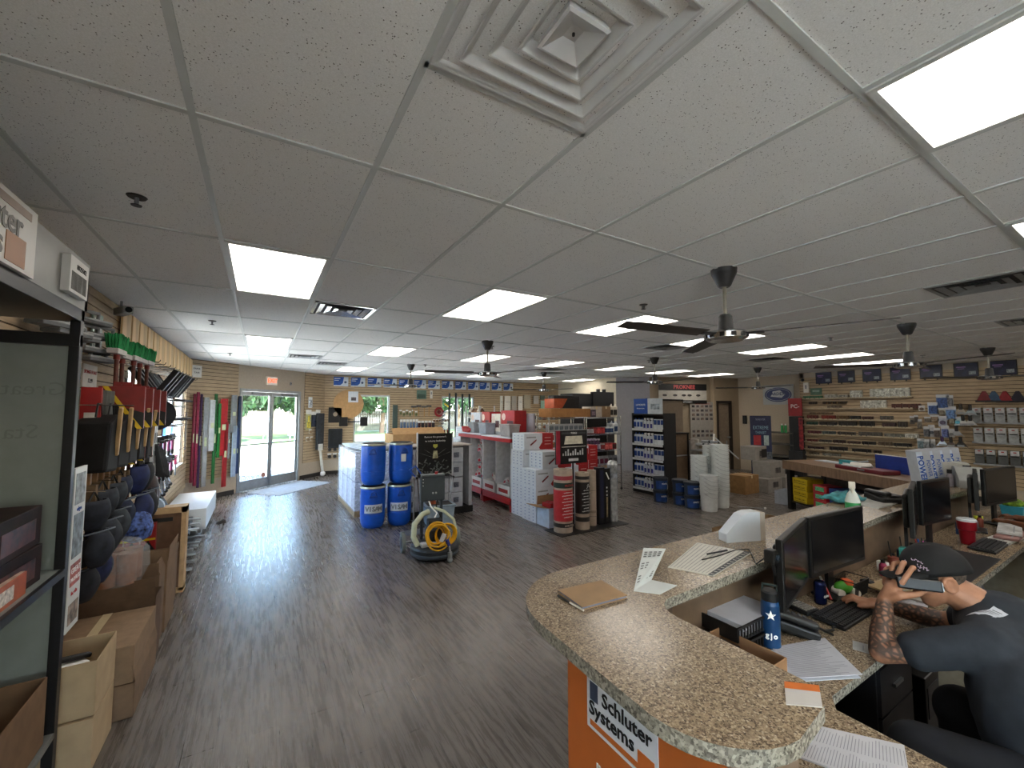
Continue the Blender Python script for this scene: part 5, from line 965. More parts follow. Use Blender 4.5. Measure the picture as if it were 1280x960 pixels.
t = thing('foil_roll', 'tall silver plastic wrapped roll with bulged top at the right end', 'roll', (5.06, 5.12, .013)); MB().lathe([(0, 0), (.075, 0), (.08, .02), (.082, .5), (.085, .88), (.09, .93), (.07, .98), (.03, 1.0), (0, 1.0)], 24).build('roll_body', M('#b9bcbe', .18, .6, n=.15, bump=.4), t); MB().lathe([(.083, .72), (.0855, .722), (.0855, .8), (.084, .8)], 24).build('label_sticker', M('#6c6f76', .4, n=.3), t)
t = thing('tool_sign', 'black framed sign board of white tool pictures on a pole above the rolls', 'sign', (4.32, 5.27, 0)); MB().cyl((0.02, 0, .0), (0.02, 0, 1.0), .014).build('pole', BLACK, t); MB().b2((-.33, -.015, .99), (.31, .015, 1.52)).build('board', M('#0e0e10', .35), t, bev=.003); MB().b2((-.33, -.018, .99), (-.25, -.015, 1.52)).build('red_strip', M('#7c1a2a', .4), t)
MB().b2((-.22, -.017, 1.46), (.28, -.015, 1.49)).build('heading_bar', M('#37393c', .4), t); text('TOOLS', .04, TXW, t, (.03, -.018, 1.475), RF)
k = MB(); k.add([(-.17, -.0165, 1.3), (.22, -.0165, 1.3), (.2, -.0165, 1.43), (-.14, -.0165, 1.43)], [(0, 1, 2, 3)]); k.build('big_picture', M('#b9b4a4', .5, n=.1), t); MB().b2((-.22, -.017, 1.255), (.28, -.015, 1.262)).build('divider_line', OFFW, t)
for i in range(9): MB().b2((-.2 + i * .05, -.017, 1.12), (-.175 + i * .05, -.015, 1.12 + .04 + .06 * ((i * 7) % 3) / 2)).build('tool_picture', M('#b2b5b8', .5, n=.2), t)
MB().b2((-.08, -.017, 1.03), (.12, -.015, 1.07)).build('small_label', M('#b9b9ba', .5), t)
# ================================================================ wire racks
def wire_rack(name, lb, x0, y0, x1, y1, zs, ht, rz=0):
    t = thing(name, lb, 'rack', ((x0 + x1) / 2, (y0 + y1) / 2, 0), rz); hx, hy = (x1 - x0) / 2, (y1 - y0) / 2
    for x in (-hx, hx):
        for y in (-hy, hy): MB().cyl((x, y, .0), (x, y, ht), .013, n=10).build('post', CHROME, t)
    for z in zs:
        b = MB()
        for k in range(9): b.cyl((-hx, -hy + k * hy / 4, z - .005), (hx, -hy + k * hy / 4, z - .005), .003, n=5)
        for x in (-hx, hx): b.cyl((x, -hy, z - .008), (x, hy, z - .008), .006, n=6)
        for y in (-hy, hy): b.cyl((-hx, y, z - .02), (hx, y, z - .02), .005, n=6)
        b.build('wire_shelf', CHROME, t)
    for x in (-hx, hx):
        for y in (-hy, hy): MB().sphere((x, y, .03), .03, n=10, m=6).build('caster', DARK, t)
    return t
wire_rack('wire_rack', 'chrome wire rack of bottles between the tool sign and the blue and white bottle shelves', 6.2, 7.05, 7.25, 7.5, (.18, .58, .93, 1.3, 1.68), 1.72)
wire_rack('wire_rack', 'chrome wire rack of jugs and brown trays behind the carton columns', 5.1, 6.95, 6.05, 7.4, (.18, .62, 1.0, 1.38, 1.68), 1.72)
PROTO = {}
def item(kind, x, y, z, c, c2, lb, grp, s=1., rz=0):
    k = (kind, c, c2)
    if k in PROTO: return dup(PROTO[k], (x, y, z), rz, lb, grp, (s, s, s))
    t = PROTO[k] = thing({'jug': 'plastic_jug', 'can': 'paint_can', 'bottle': 'spray_bottle', 'pouch': 'standing_pouch', 'cart': 'small_carton', 'tub': 'small_tub'}[kind], lb, {'jug': 'jug', 'can': 'can', 'bottle': 'bottle', 'pouch': 'pouch', 'cart': 'box', 'tub': 'tub'}[kind], (x, y, z), rz, grp); t.scale = (s, s, s)
    m1, m2 = M(c, .4, n=.05), M(c2, .45, n=.15, sc=20)
    if kind == 'jug': MB().box((0, 0, .11), (.14, .1, .22)).build('jug_body', m1, t, bev=.02); MB().tube([(.02, 0, .21), (.05, 0, .26), (.07, 0, .2)], .012).build('handle', m1, t); MB().cyl((-.03, 0, .22), (-.03, 0, .255), .02).build('cap', m2, t); MB().b2((-.05, -.052, .04), (.05, -.05, .15)).build('label_sticker', m2, t)
    elif kind == 'can': MB().lathe([(0, 0), (.055, 0), (.055, .13), (.05, .135), (0, .132)], 18).build('can_body', m1, t); MB().lathe([(.0555, .02), (.0565, .02), (.0565, .11), (.0555, .11)], 18).build('label_sticker', m2, t)
    elif kind == 'bottle': MB().lathe([(0, 0), (.038, 0), (.042, .01), (.042, .15), (.02, .19), (.015, .21), (0, .21)], 14).build('bottle_body', m1, t); MB().b2((-.012, -.04, .21), (.012, .02, .245)).build('spray_head', m2, t); MB().b2((-.028, -.044, .03), (.028, -.04, .13)).build('label_sticker', m2, t)
    elif kind == 'pouch': MB().box((0, 0, .1), (.13, .05, .2), taper=(.95, .3)).build('pouch_body', m1, t, bev=.006); MB().box((0, -.022, .09), (.09, .012, .1), R=(-.07, 0, 0)).build('label_sticker', m2, t)
    elif kind == 'cart': MB().b2((-.07, -.06, 0), (.07, .06, .16)).build('body', m1, t, bev=.003); MB().b2((-.05, -.0615, .04), (.05, -.06, .12)).build('label_sticker', m2, t)
    else: MB().box((0, 0, .07), (.1, .1, .14), taper=(1.1, 1.1)).build('tub_body', m1, t, bev=.008); MB().b2((-.058, -.058, .14), (.058, .058, .155)).build('lid', m2, t)
    return t
LV = ('bottom', 'second', 'third', 'fourth', 'top')
# rack of bottles (x 6.2-7.25)
R2 = {4: [('cart', '#4a4048', '#7d6a74', 6.25), ('cart', '#4a4048', '#7d6a74', 6.42)], 3: [('can', '#5a2026', '#9c9aa0', 6.28), ('can', '#5a2026', '#9c9aa0', 6.4), ('can', '#8e1c22', '#b5383a', 6.62), ('can', '#8e1c22', '#b5383a', 6.74), ('can', '#c3c6ca', '#25406a', 6.88), ('can', '#c3c6ca', '#25406a', 7.0), ('jug', '#c9ccd0', '#25406a', 7.12)],
      2: [('bottle', '#3a2c44', '#a89bb0', 6.25), ('bottle', '#3a2c44', '#a89bb0', 6.34), ('bottle', '#3a2c44', '#a89bb0', 6.43), ('bottle', '#4b2a4e', '#c4b8c6', 6.52), ('bottle', '#4b2a4e', '#c4b8c6', 6.61), ('can', '#b9b4b2', '#8b2428', 6.73), ('can', '#a21f24', '#c85a58', 6.85), ('can', '#a21f24', '#c85a58', 6.97), ('can', '#7a1c20', '#3a1416', 7.1)],
      1: [('pouch', '#86868a', '#5c1c34', 6.27), ('pouch', '#86868a', '#5c1c34', 6.41), ('pouch', '#86868a', '#5c1c34', 6.55), ('pouch', '#86868a', '#5c1c34', 6.69), ('pouch', '#86868a', '#5c1c34', 6.83), ('pouch', '#6a6a6e', '#3c3c42', 6.97), ('pouch', '#6a6a6e', '#3c3c42', 7.12)]}
ZR = (.19, .59, .94, 1.31, 1.69)
for lv, its in R2.items():
    for i, (k, a, b_, x) in enumerate(its):
        for row in range(2 if lv in (2, 3) else 1): item(k, x, 7.12 + row * .14, ZR[lv], a, b_, 'small %s on the bottle wire rack, %s in the %s %s' % ({'cart': 'carton', 'can': 'can', 'bottle': 'dark bottle', 'pouch': 'grey pouch', 'jug': 'white jug'}[k], ORD[i], LV[lv], 'tier' if row == 0 else 'tier back row'), 'goods on the chrome rack beside the bottle shelves', 1.05)
for i in range(5): item('pouch', 6.9 + i * .0 + (i % 3) * .12, 7.16 + (i // 3) * .12, ZR[0] + .15, '#c98f1e', '#a8721a', 'orange yellow bag on the lowest tier of the chrome rack, %s' % ORD[i], 'orange bags on the chrome rack', 1.25)
t = thing('wall_panel_backing', 'black back panels standing behind the bottles of the chrome rack', 'panel', (6.95, 7.56, 0)); MB().b2((-.4, 0, .2), (.35, .02, .93)).b2((-.4, 0, .97), (.35, .02, 1.3)).b2((-.4, 0, 1.34), (.35, .02, 1.68)).build('panel', BLACK, t); MB().b2((-.42, 0, 0), (-.39, .02, 1.7)).b2((.34, 0, 0), (.37, .02, 1.7)).build('stile', DARK, t)
for i, (x, w_, h_, c, lb) in enumerate(((6.55, .34, .24, '#b9aea2', 'pale carton on top of the chrome rack'), (6.85, .28, .25, '#8a6e50', 'brown carton on top of the chrome rack beside the white jugs'))):
    carton('closed_carton', lb, x - w_ / 2, 7.1, x + w_ / 2, 7.4, 1.685, 1.685 + h_, mat=M(c, .7, n=.06))
for i in range(2): item('jug', 7.05 + i * .13, 7.2, 1.685, '#cfc8b8', '#2a2622', 'cream jug with dark cap on top of the chrome rack, %s' % ('left one', 'right one')[i], 'cream jugs on the chrome rack', 1.15)
# rack of jugs and trays
ZQ = (.19, .63, 1.01, 1.39, 1.69)
t = carton('flat_tray', 'shallow brown tray carton on top of the rack behind the rolls', 5.05, 6.8, 6.1, 7.25, 1.70, 1.88, mat=M('#a8794a', .8, n=.05), tape=False)
t = thing('drill_case', 'orange and black carton on the brown tray', 'box', (5.45, 7.0, 1.885), rad(4)); MB().b2((-.32, -.15, 0), (.3, .15, .2)).build('body', M('#1a1718', .4), t, bev=.004); k = MB(); k.add([(-.32, -.152, 0), (-.1, -.152, 0), (.05, -.152, .2), (-.32, -.152, .2)], [(0, 1, 2, 3)]); k.b2((-.325, -.15, 0), (-.32, .15, .2)); k.build('orange_print', M('#b4502a', .4), t)
t = thing('tool_case', 'black open topped case behind the orange carton on the rack', 'case', (5.75, 7.2, 1.885)); MB().b2((-.4, -.08, 0), (.33, .1, .28)).build('case_body', M('#1b1b1d', .5, n=.15), t, bev=.01); MB().b2((-.1, -.083, .05), (.15, -.08, .18)).build('print', M('#5c2a24', .5, n=.3), t)
for i in range(7): item('jug', 5.2 + (i % 7) * .125, 7.03, ZQ[2] + .17, '#d4d6d8', '#8d4a3a', 'white jug with red print on the rack behind the rolls, %s from the left' % ORD[i], 'white jugs on the rack behind the rolls')
for i in range(7): item('cart', 5.18 + i * .13, 7.03, ZQ[3] - .0, '#a6a9ac', '#5f6870', 'grey small carton above the white jugs, %s from the left' % ORD[i], 'grey cartons on the rack behind the rolls')
for i in range(6): item('tub', 5.2 + i * .14, 7.02, ZQ[2] - .0, ('#8b6a48', '#8c8f94')[i % 2], ('#b98a50', '#4c5258')[i % 2], 'small tub under the white jugs, %s from the left' % ORD[i], 'small tubs on the rack behind the rolls')
for i in range(8): item('pouch', 4.85 + i * .16, 6.9 - (i % 2) * .05, .62, ('#c98a22', '#b98a3c', '#7a8a3a', '#3c8a86')[(i // 2) % 4], ('#cfcac0', '#7a3a20')[i % 2], 'yellow and orange bag behind the tall rolls, %s from the carton columns' % ORD[i], 'yellow bags behind the rolls', 1.3)
t = thing('low_table', 'low dark shelf carrying the yellow bags behind the rolls', 'shelf', (5.4, 6.8, 0)); MB().b2((-.65, -.1, .58), (.75, .12, .615)).build('shelf_board', DARK, t); [MB().b2((x, y, 0), (x + .03, y + .03, .58)).build('leg', BLACK, t) for x in (-.65, .72) for y in (-.1, .09)]
for i in range(6): item('tub', 4.78 + i * .0 + (i % 3) * .14, 7.35 - (i // 3) * .16, 1.0 if i < 3 else 1.0, '#3a3836', '#c9a03a', 'dark tub with yellow lid behind the top carton, %s' % ORD[i], 'dark tubs on the low cabinet')
t = thing('side_cabinet', 'plain grey cabinet behind the carton columns', 'cabinet', (4.92, 7.35, 0)); MB().b2((-.24, -.25, 0), (.16, .15, .99)).build('body', M('#84807c', .6, n=.05), t, bev=.003); MB().b2((-.22, -.256, .1), (.14, -.25, .95)).build('door', M('#918d88', .6), t)
carton('closed_carton', 'brown carton on the grey cabinet behind the carton columns', 4.72, 7.42, 5.0, 7.52, .992, 1.22)
# ================================================================ gondola with blue and white bottles
GX, GYa, GYb = 7.36, 5.93, 6.77
t = thing('bottle_gondola', 'dark shelving with five tiers of blue and white bottles', 'shelf unit', (GX, 0, 0)); MB().b2((.34, GYa, 0), (.37, GYb, 1.76)).build('back_panel', BLACK, t); MB().b2((0, GYa, 0), (.36, GYb, .1)).build('base', BLACK, t)
for y in (GYa - .03, GYb): MB().b2((.0, y, 0), (.38, y + .03, 1.78)).build('side_panel', M('#1d1d1f', .5), t)
GZ = (.12, .45, .77, 1.1, 1.43)
for z in GZ: MB().b2((-.02, GYa, z - .02), (.34, GYb, z)).build('shelf_board', BLACK, t); MB().b2((-.03, GYa, z - .045), (-.02, GYb, z + .005)).build('price_rail', LGREY, t)
MB().b2((-.0, GYa, 1.73), (.34, GYb, 1.76)).build('shelf_board', BLACK, t)
PG = {}
for lv, z in enumerate(GZ):
    for k in range(9):
        y = GYb - .05 - k * .093
        kind = (lv * 3 + k // 3) % 3
        key = ('wide', 'slim', 'pouch')[kind]
        if key not in PG:
            t = PG[key] = thing(('cleaner_jug', 'cleaner_bottle', 'cleaner_pouch')[kind], '', ('jug', 'bottle', 'pouch')[kind], (GX + .05, y, z), rad(-90), 'blue and white bottles on the dark shelving'); mw, mb_ = M('#c3c8cc', .4, n=.03), M('#27478c', .4, n=.1)
            if kind == 0: MB().box((0, 0, .1), (.085, .06, .2)).build('jug_body', mw, t, bev=.015); MB().cyl((0, 0, .2), (0, 0, .235), .016).build('cap', mb_, t); MB().b2((-.035, -.032, .04), (.035, -.03, .15)).build('label_sticker', mb_, t)
            elif kind == 1: MB().lathe([(0, 0), (.036, 0), (.038, .16), (.015, .2), (0, .2)], 14).build('bottle_body', mw, t); MB().b2((-.01, -.04, .2), (.01, .02, .24)).build('spray_head', TXW, t); MB().b2((-.026, -.04, .02), (.026, -.035, .11)).build('label_sticker', M('#3a3c86', .4, n=.15), t)
            else: MB().box((0, 0, .11), (.085, .04, .22), taper=(1, .4)).build('pouch_body', mw, t, bev=.005); MB().box((0, -.018, .15), (.07, .012, .1)).build('label_sticker', M('#1d3a74', .4, n=.15), t)
        else: t = dup(PG[key], (GX + .05, y, z), rad(-90))
        t['label'] = 'blue and white bottle on the dark shelving, %s in the %s tier' % (ORD[k], LV[lv])
t = thing('header_card', 'blue shop card standing on top of the bottle shelving', 'sign', (GX + .02, 6.55, 1.765), rad(-90)); MB().b2((-.2, 0, 0), (.2, .012, .34)).build('card', M('#1f4a94', .4, n=.03), t); text('LATICRETE', .055, TXW, t, (0, -.002, .2), RF); text('Maintain & care', .035, TXW, t, (0, -.002, .12), RF)
t = thing('header_card', 'pale picture card standing right of the blue shop card', 'sign', (GX + .02, 6.15, 1.765), rad(-90)); MB().b2((-.2, 0, 0), (.2, .012, .34)).build('card', M('#b4bcc0', .4, n=.05), t); MB().b2((-.12, -.002, .1), (.12, 0, .22)).build('picture', M('#8b959c', .5, n=.3), t)
t = thing('black_equipment', 'black boxy equipment case on top of the shelving behind the wire rack', 'case', (7.2, 8.0, 1.5)); MB().b2((-.8, -.25, .45), (.55, .25, .75)).build('case_body', M('#1c1c1e', .5, n=.08), t, bev=.01); MB().b2((-.2, -.3, .45), (.5, -.2, .8)).build('front_block', M('#151517', .5), t); [MB().cyl((x, -.1, .78), (x, -.1, .88), .05).build('knob', BLACK, t) for x in (.15, .35)]; MB().b2((-.8, -.25, -1.5), (.55, .25, .45)).build('cabinet_body', M('#2a292b', .6), t)
# cabinets and the pale board right of the bottle shelving
t = thing('tall_cabinet', 'brown cabinet with a pale rail right of the bottle shelving', 'cabinet', (8.6, 6.75, 0)); MB().b2((-.7, 0, 0), (.72, .5, 1.24)).build('body', M('#6b5745', .5, n=.06), t, bev=.004); MB().b2((-.72, -.02, 1.24), (.74, .5, 1.28)).build('top_board', BLACK, t); MB().b2((.68, -.015, 0), (.73, .0, 1.24)).build('side_trim', BLACK, t); MB().b2((-.68, -.01, .7), (.66, 0, .73)).build('pale_rail', LGREY, t); MB().b2((-.68, -.008, .76), (.66, 0, 1.2)).b2((-.68, -.008, .05), (.66, 0, .67)).build('door', M('#75604c', .5, n=.06), t)
t = thing('upright_board', 'plain grey brown board with dark edge standing above the brown cabinet', 'board', (8.75, 6.98, 1.285)); MB().b2((-.62, 0, 0), (.7, .03, .82)).build('board', M('#857767', .7, n=.03), t); MB().b2((-.66, -.01, -.0), (-.6, .04, .85)).b2((-.62, -.01, .8), (.72, .04, .84)).build('dark_trim', BLACK, t)
# wall signs at the back
t = thing('product_banner', 'wide black and white tool banner high on the back wall', 'banner', (11.1, 8.17, 2.35), rad(-19)); MB().b2((-.85, -.03, -.3), (.8, -.01, .3)).build('sheet', M('#a9a59c', .5, n=.04), t); MB().b2((-.85, -.035, .1), (.8, -.03, .3)).b2((-.85, -.035, -.3), (.8, -.03, -.2)).build('black_band', BLACK, t); text('PROKNEE', .17, M('#b54a4a', .5, n=0), t, (.02, -.037, .2), RF, bold=.004)
for i, x in enumerate((-.65, -.3, .0, .2, .5)): MB().sphere((x, -.032, -.05), .07, sc=(1.1, .08, .5), n=14).build('knee_pad_picture', M('#3b3637', .5, n=.3), t)
text('knee pads and creepers', .06, TXW, t, (0, -.037, -.25), RF)
t = thing('sample_rack', 'sheet of printed tool pictures on the back wall under the banner', 'poster', (11.72, 7.97, 1.55), rad(-19)); MB().b2((-.42, -.02, -.75), (.42, 0, .55)).build('sheet', M('#97928b', .5, n=.03), t)
for r_ in range(6):
    for c_ in range(5): MB().b2((-.37 + c_ * .155, -.024, .38 - r_ * .13 - (.25 if r_ > 3 else 0)), (-.37 + c_ * .155 + .1, -.02, .38 - r_ * .13 + .07 - (.25 if r_ > 3 else 0))).build('tool_picture', M(('#3d3a3c', '#5c5658', '#6b5a52')[(r_ + c_) % 3], .5, n=.3), t)
text('GRINDING AND POLISHING', .045, TXR, t, (0, -.022, .49), RF)
t = thing('rolling_cart', 'white and grey papers and boards on a cart behind the white buckets', 'cart', (9.45, 6.3, 0)); [MB().b2((-.35, -.25, z), (.4, .25, z + .03)).build('shelf_board', GREY, t) for z in (.15, .5, .85)]; [MB().cyl((x, y, 0), (x, y, 1.1), .014).build('post', STEEL, t) for x in (-.35, .4) for y in (-.25, .25)]
for i in range(9):
    t = thing('folded_stack', 'pale folded bundle on the cart behind the buckets, %s' % ORD[i], 'bundle', (9.3 + (i % 3) * .2, 6.28, .53 + .35 * (i // 5) + .055 * (i % 4)), rad(i * 7 - 20), 'pale bundles on the cart'); MB().b2((-.14, -.18, 0), (.14, .18, .05)).build('bundle_body', M(('#a9aaac', '#8b8d92', '#b9b4aa')[i % 3], .6, n=.1), t, bev=.01); MB().b2((-.145, -.02, -.001), (.145, .02, .052)).build('band', DARK, t)
t = thing('hanging_apron', 'pale cloth hanging at the end of the brown cabinet', 'cloth', (9.36, 6.6, 1.0)); MB().prism([(-.02, -.1), (.06, -.1), (.1, .0), (.04, .12), (-.02, .1)], -.75, .12).build('cloth_body', M('#b3aca4', .8, n=.1), t, bev=.01); MB().cyl((0, 0, .1), (0, .2, .1), .006).build('hook', CHROME, t)
# ================================================================ buckets
def bucket(x, y, z, lb, kind='navy', grp='navy pails stacked in pairs', first={}, rz=0):
    if kind in first: return dup(first[kind], (x, y, z), rz, lb)
    t = first[kind] = thing('bucket', lb, 'bucket', (x, y, z), rz, grp)
    if kind == 'navy':
        MB().lathe([(0, 0), (.125, 0), (.13, .01), (.14, .2), (.0, .2)], 28).build('bucket_body', M('#28303c', .4, n=.05), t); MB().lathe([(.0, .195), (.145, .195), (.15, .205), (.15, .235), (.14, .245), (.12, .24), (0, .24)], 28).build('lid', M('#1c222c', .4), t)
        b = MB(); n = 14; V = []
        for i in range(n + 1):
            a = -1.25 + 2.5 * i / n
            for zz in (.025, .185): r_ = .1305 + .055 * zz; V.append((r_ * math.sin(a), -r_ * math.cos(a), zz))
        b.add(V, [(2 * i, 2 * i + 2, 2 * i + 3, 2 * i + 1) for i in range(n)]); b.build('label_sticker', M('#1d3c74', .4, n=.12), t)
        for i, (a, s_) in enumerate(((.6, 1), (.75, 1.3), (.9, 1.6))): MB(Matrix.Rotation(a, 4, 'Z')).add([(-.012, -.141, .02), (.012, -.141, .02), (.014, -.142, .03 + .08 * s_), (.004, -.142, .03 + .08 * s_)], [(0, 1, 2, 3)]).build('white_swoosh', OFFW, t)
        text('MAPEI', .045, TXW, t, (-.01, -.142, .13), RF); MB().tube([(.15 * math.cos(a * PI / 10), -.02 - .13 * math.sin(a * PI / 10), .2 - .05 * math.sin(a * PI / 10)) for a in range(11)], .003, n=5).build('bail_handle', DARK, t)
    else:
        MB().lathe([(0, 0), (.13, 0), (.135, .01), (.15, .3), (.157, .3), (.157, .315), (.15, .315), (.152, .345), (.16, .345), (.16, .36), (.148, .362), (.14, .05), (0, .04)], 32).build('bucket_body', M('#c5c8c6', .4, n=.03), t); MB().tube([(.16 * math.cos(a * PI / 10), -.01 - .155 * math.sin(a * PI / 10), .33 - .09 * math.sin(a * PI / 10)) for a in range(11)], .0025, n=5).build('bail_handle', STEEL, t)
    return t
for i, (x, y, z, lb) in enumerate(((6.98, 5.72, 0, 'lower pail of the left navy pair beside the bottle shelving'), (6.98, 5.72, .246, 'upper pail of the left navy pair beside the bottle shelving'), (7.1, 5.35, 0, 'lower pail of the middle navy pair'), (7.1, 5.35, .246, 'upper pail of the middle navy pair'), (7.06, 5.06, 0, 'lower pail of the right navy pair next to white buckets'), (7.06, 5.06, .246, 'upper pail of the right navy pair next to white buckets'))): bucket(x, y, z, lb, rz=-.35 + .1 * (i % 2))
for i in range(5): bucket(7.14, 4.76, i * .072, 'white bucket nested in the shortest stack, %s from the floor' % ORD[i], 'white', 'nested white buckets')
for i in range(8): bucket(7.42, 5.14, i * .085, 'white bucket nested in the left stack behind the navy pails, %s from the floor' % ORD[i], 'white', 'nested white buckets')
for i in range(12): bucket(7.6, 4.82, i * .075, 'white bucket nested in the tallest stack, %s from the floor' % ORD[i], 'white', 'nested white buckets')
for i in range(11): bucket(7.78, 5.12, i * .078, 'white bucket nested in the rear stack beside the tallest, %s from the floor' % ORD[i], 'white', 'nested white buckets')
t = thing('bucket_print', None, None) if False else None
t = thing('wire_whisk', 'thin leaning rod in front of the tallest white bucket stack', 'rod', (7.85, 4.62, 0)); MB().cyl((-.05, 0, 0.02), (.25, -.35, .02), .008).build('rod', STEEL, t); MB().sphere((.25, -.35, .025), .022).build('end_knob', WHITE, t)
t = thing('mixing_paddle', 'white rod leaning across the top of the tallest stacks', 'rod', (7.9, 4.95, .95)); MB().cyl((-.1, .1, .36), (.55, .0, -.1), .012).build('rod', LGREY, t); MB().cyl((-.12, .1, .28), (-.1, .1, .42), .02).build('grip', OFFW, t)
# ================================================================ far corner: banner stand, cartons, sign, metal shelf
t = thing('banner_stand', 'tall navy banner with two small cards leaning in the far corner', 'banner', (11.4, 6.05, 0), rad(-55)); t.scale = (.66, 1, 1); MB().b2((-.37, 0, .05), (.37, .015, 1.7)).build('sheet', M('#242a4c', .45, n=.1), t); MB().b2((-.39, -.05, 0), (.39, .07, .05)).build('foot', STEEL, t)
text('SCHLUTER', .07, M('#8d92b0', .5, n=0), t, (0, -.003, 1.6), RF); text('EXTREME', .13, M('#7fa0b8', .5, n=0), t, (0, -.003, 1.38), RF); text('THINSET', .1, M('#7fa0b8', .5, n=0), t, (0, -.003, 1.25), RF); MB().b2((-.26, -.004, .92), (.0, 0, 1.18)).build('red_card', M('#a32c34', .5, n=.1), t); MB().b2((.1, -.004, .92), (.27, 0, 1.18)).build('white_card', M('#9fb0b0', .5, n=.1), t); MB().b2((-.37, -.004, .35), (.37, 0, .75)).build('floor_picture', M('#5a5f66', .5, n=.3), t)
for nm, a, lb in (('closed_carton', (9.75, 5.05, 10.35, 5.45, 0, .3), 'white carton on the floor in front of the navy banner, lower left'), ('closed_carton', (10.4, 5.0, 10.95, 5.4, 0, .3), 'white carton on the floor in front of the navy banner, lower right'), ('closed_carton', (9.95, 5.1, 10.6, 5.5, .302, .66), 'white carton resting on the two lower white cartons'), ('closed_carton', (10.0, 5.45, 10.5, 5.8, .662, .98), 'top white carton with a dark appliance picture'), ):
    t = carton(nm, lb, *a, mat=M('#8f8a84', .6, n=.05), tape=False); MB().b2((-.1, -.203, .1), (.12, -.2, .22)).build('printed_picture', M('#4c4848', .5, n=.3), t)
MB().b2((-.02, -.206, .06), (.2, -.2, .26)).build('appliance_picture', M('#1c1a1c', .5), t)
carton('closed_carton', 'brown carton on the floor behind the tallest bucket stacks', 9.1, 5.2, 9.65, 5.6, 0, .4, mat=M('#8a6840', .8, n=.06))
t = thing('oval_sign', 'white banner with a dark blue oval emblem on the far wall', 'sign', (12.97, 6.35, 2.3)); MB().b2((-.012, -.42, -.29), (0, .42, .29)).build('sheet', M('#a4a6a6', .5, n=.02), t)
k = MB(); n = 40; k.add([(-.014, .37 * math.cos(a * 2 * PI / n), .21 * math.sin(a * 2 * PI / n)) for a in range(n)], [tuple(range(n))[::-1]]); k.build('oval', M('#1c2a5a', .4), t)
MB().tube([(-.016, .33 * math.cos(a * 2 * PI / n), .175 * math.sin(a * 2 * PI / n)) for a in range(n)], .006, n=4, closed=True).build('oval_ring', LGREY, t); MB().add([(-.017, -.1, -.09), (-.017, .2, -.05), (-.017, .14, .1), (-.017, -.06, .13), (-.017, -.2, .0)][::-1], [(0, 1, 2, 3, 4)]).build('swoosh', LGREY, t); text('ARDEX', .12, M('#1c2a5a', .5, n=0), t, (-.019, 0, .02), RX, bold=.003)
t = thing('metal_shelf', 'open grey metal shelving under the oval sign', 'shelf', (12.6, 6.2, 0)); [MB().b2((-.25, -.5, z), (.25, .4, z + .03)).build('shelf_board', M('#59564f', .5, .3), t) for z in (.15, .55, .88, 1.2)]; [MB().b2((x, y, 0), (x + .03, y + .03, 1.25)).build('post', M('#3a3836', .5, .4), t) for x in (-.25, .22) for y in (-.5, .37)]
MB().b2((-.2, -.45, .18), (.2, .35, .5)).build('dark_contents', M('#1a1a1b', .6, n=.4, sc=12), t)
for i in range(2):
    t = thing('green_can', 'green spray can on top of the metal shelving, %s' % ('left one', 'right one')[i], 'can', (12.4, 6.0 - i * .09, 1.23)); MB().cyl((0, 0, 0), (0, 0, .2), .035, n=14).build('can_body', GREEN, t); MB().cyl((0, 0, .2), (0, 0, .24), .02).build('cap', TXW, t)
t = thing('wall_switch', 'black wall phone beside the open office door', 'phone', (12.98, 7.35, 1.55)); MB().b2((-.04, -.06, -.13), (0, .06, .13)).build('housing', BLACK, t, bev=.006); MB().b2((-.06, -.02, -.1), (-.04, .02, .1)).build('handset', DARK, t)
t = thing('stacked_bags', 'dark folded bags on the floor behind the white cartons', 'bags', (11.9, 5.9, 0)); MB().b2((-.4, -.3, 0), (.3, .3, .3)).build('lower_bag', M('#252426', .7, n=.3), t, bev=.05)
t['label'] = 'dark sack lying on the floor under the metal shelving'; t.name = 'sack'; MB().b2((-.3, -.2, .3), (.2, .2, .42)).build('fold', M('#39373a', .7, n=.3), t, bev=.04)
carton('open_carton', 'open white carton with a brown flap in front of the wooden table', 8.8, 4.15, 9.2, 4.45, 0, .26, mat=M('#9fa6b0', .6, n=.04), inside=CARDIN, open_=True, flaps=(('s', 40, .16),))
# ================================================================ right wall: posters, profile rows, packs
t0 = None
for i, (y, w_) in enumerate(((5.02, .36), (4.53, .36), (4.02, .38), (3.5, .38), (2.99, .37), (2.46, .38), (1.95, .42))):
    z = 2.69
    if t0 is None:
        t = t0 = thing('product_poster', '', 'poster', (XR - .03, y, z), 0, 'dark navy posters along the right wall'); MB().b2((-.012, -.18, -.15), (0, .18, .15)).build('frame', BLACK, t); MB().b2((-.015, -.165, -.135), (-.012, .165, .135)).build('sheet', M('#20233f', .4, n=.15), t)
        MB().b2((-.017, -.14, -.1), (-.015, -.04, -.03)).build('product_picture', M('#8f979c', .4, n=.3, sc=40), t); MB().b2((-.017, .0, .05), (-.015, .14, .075)).b2((-.017, .02, .02), (-.015, .12, .032)).build('printed_line', M('#8a6aa0', .5), t)
        for yy in (-.1, .1): MB().b2((-.02, yy - .012, -.175), (0, yy + .012, -.15)).build('clip', BLACK, t)
    else: t = dup(t0, (XR - .03, y, z + (-.0)))
    t['label'] = 'dark navy product poster high on the right wall, %s from the oval sign' % ORD[i]
t = thing('wall_box', 'small white box on the right slatwall below the first navy poster', 'box', (XR - .05, 5.42, 2.47)); MB().b2((-.04, -.06, -.15), (.02, .06, .12)).build('housing', OFFW, t, bev=.006); MB().b2((-.042, -.02, -.05), (-.04, .02, .05)).build('slot', GREY, t)
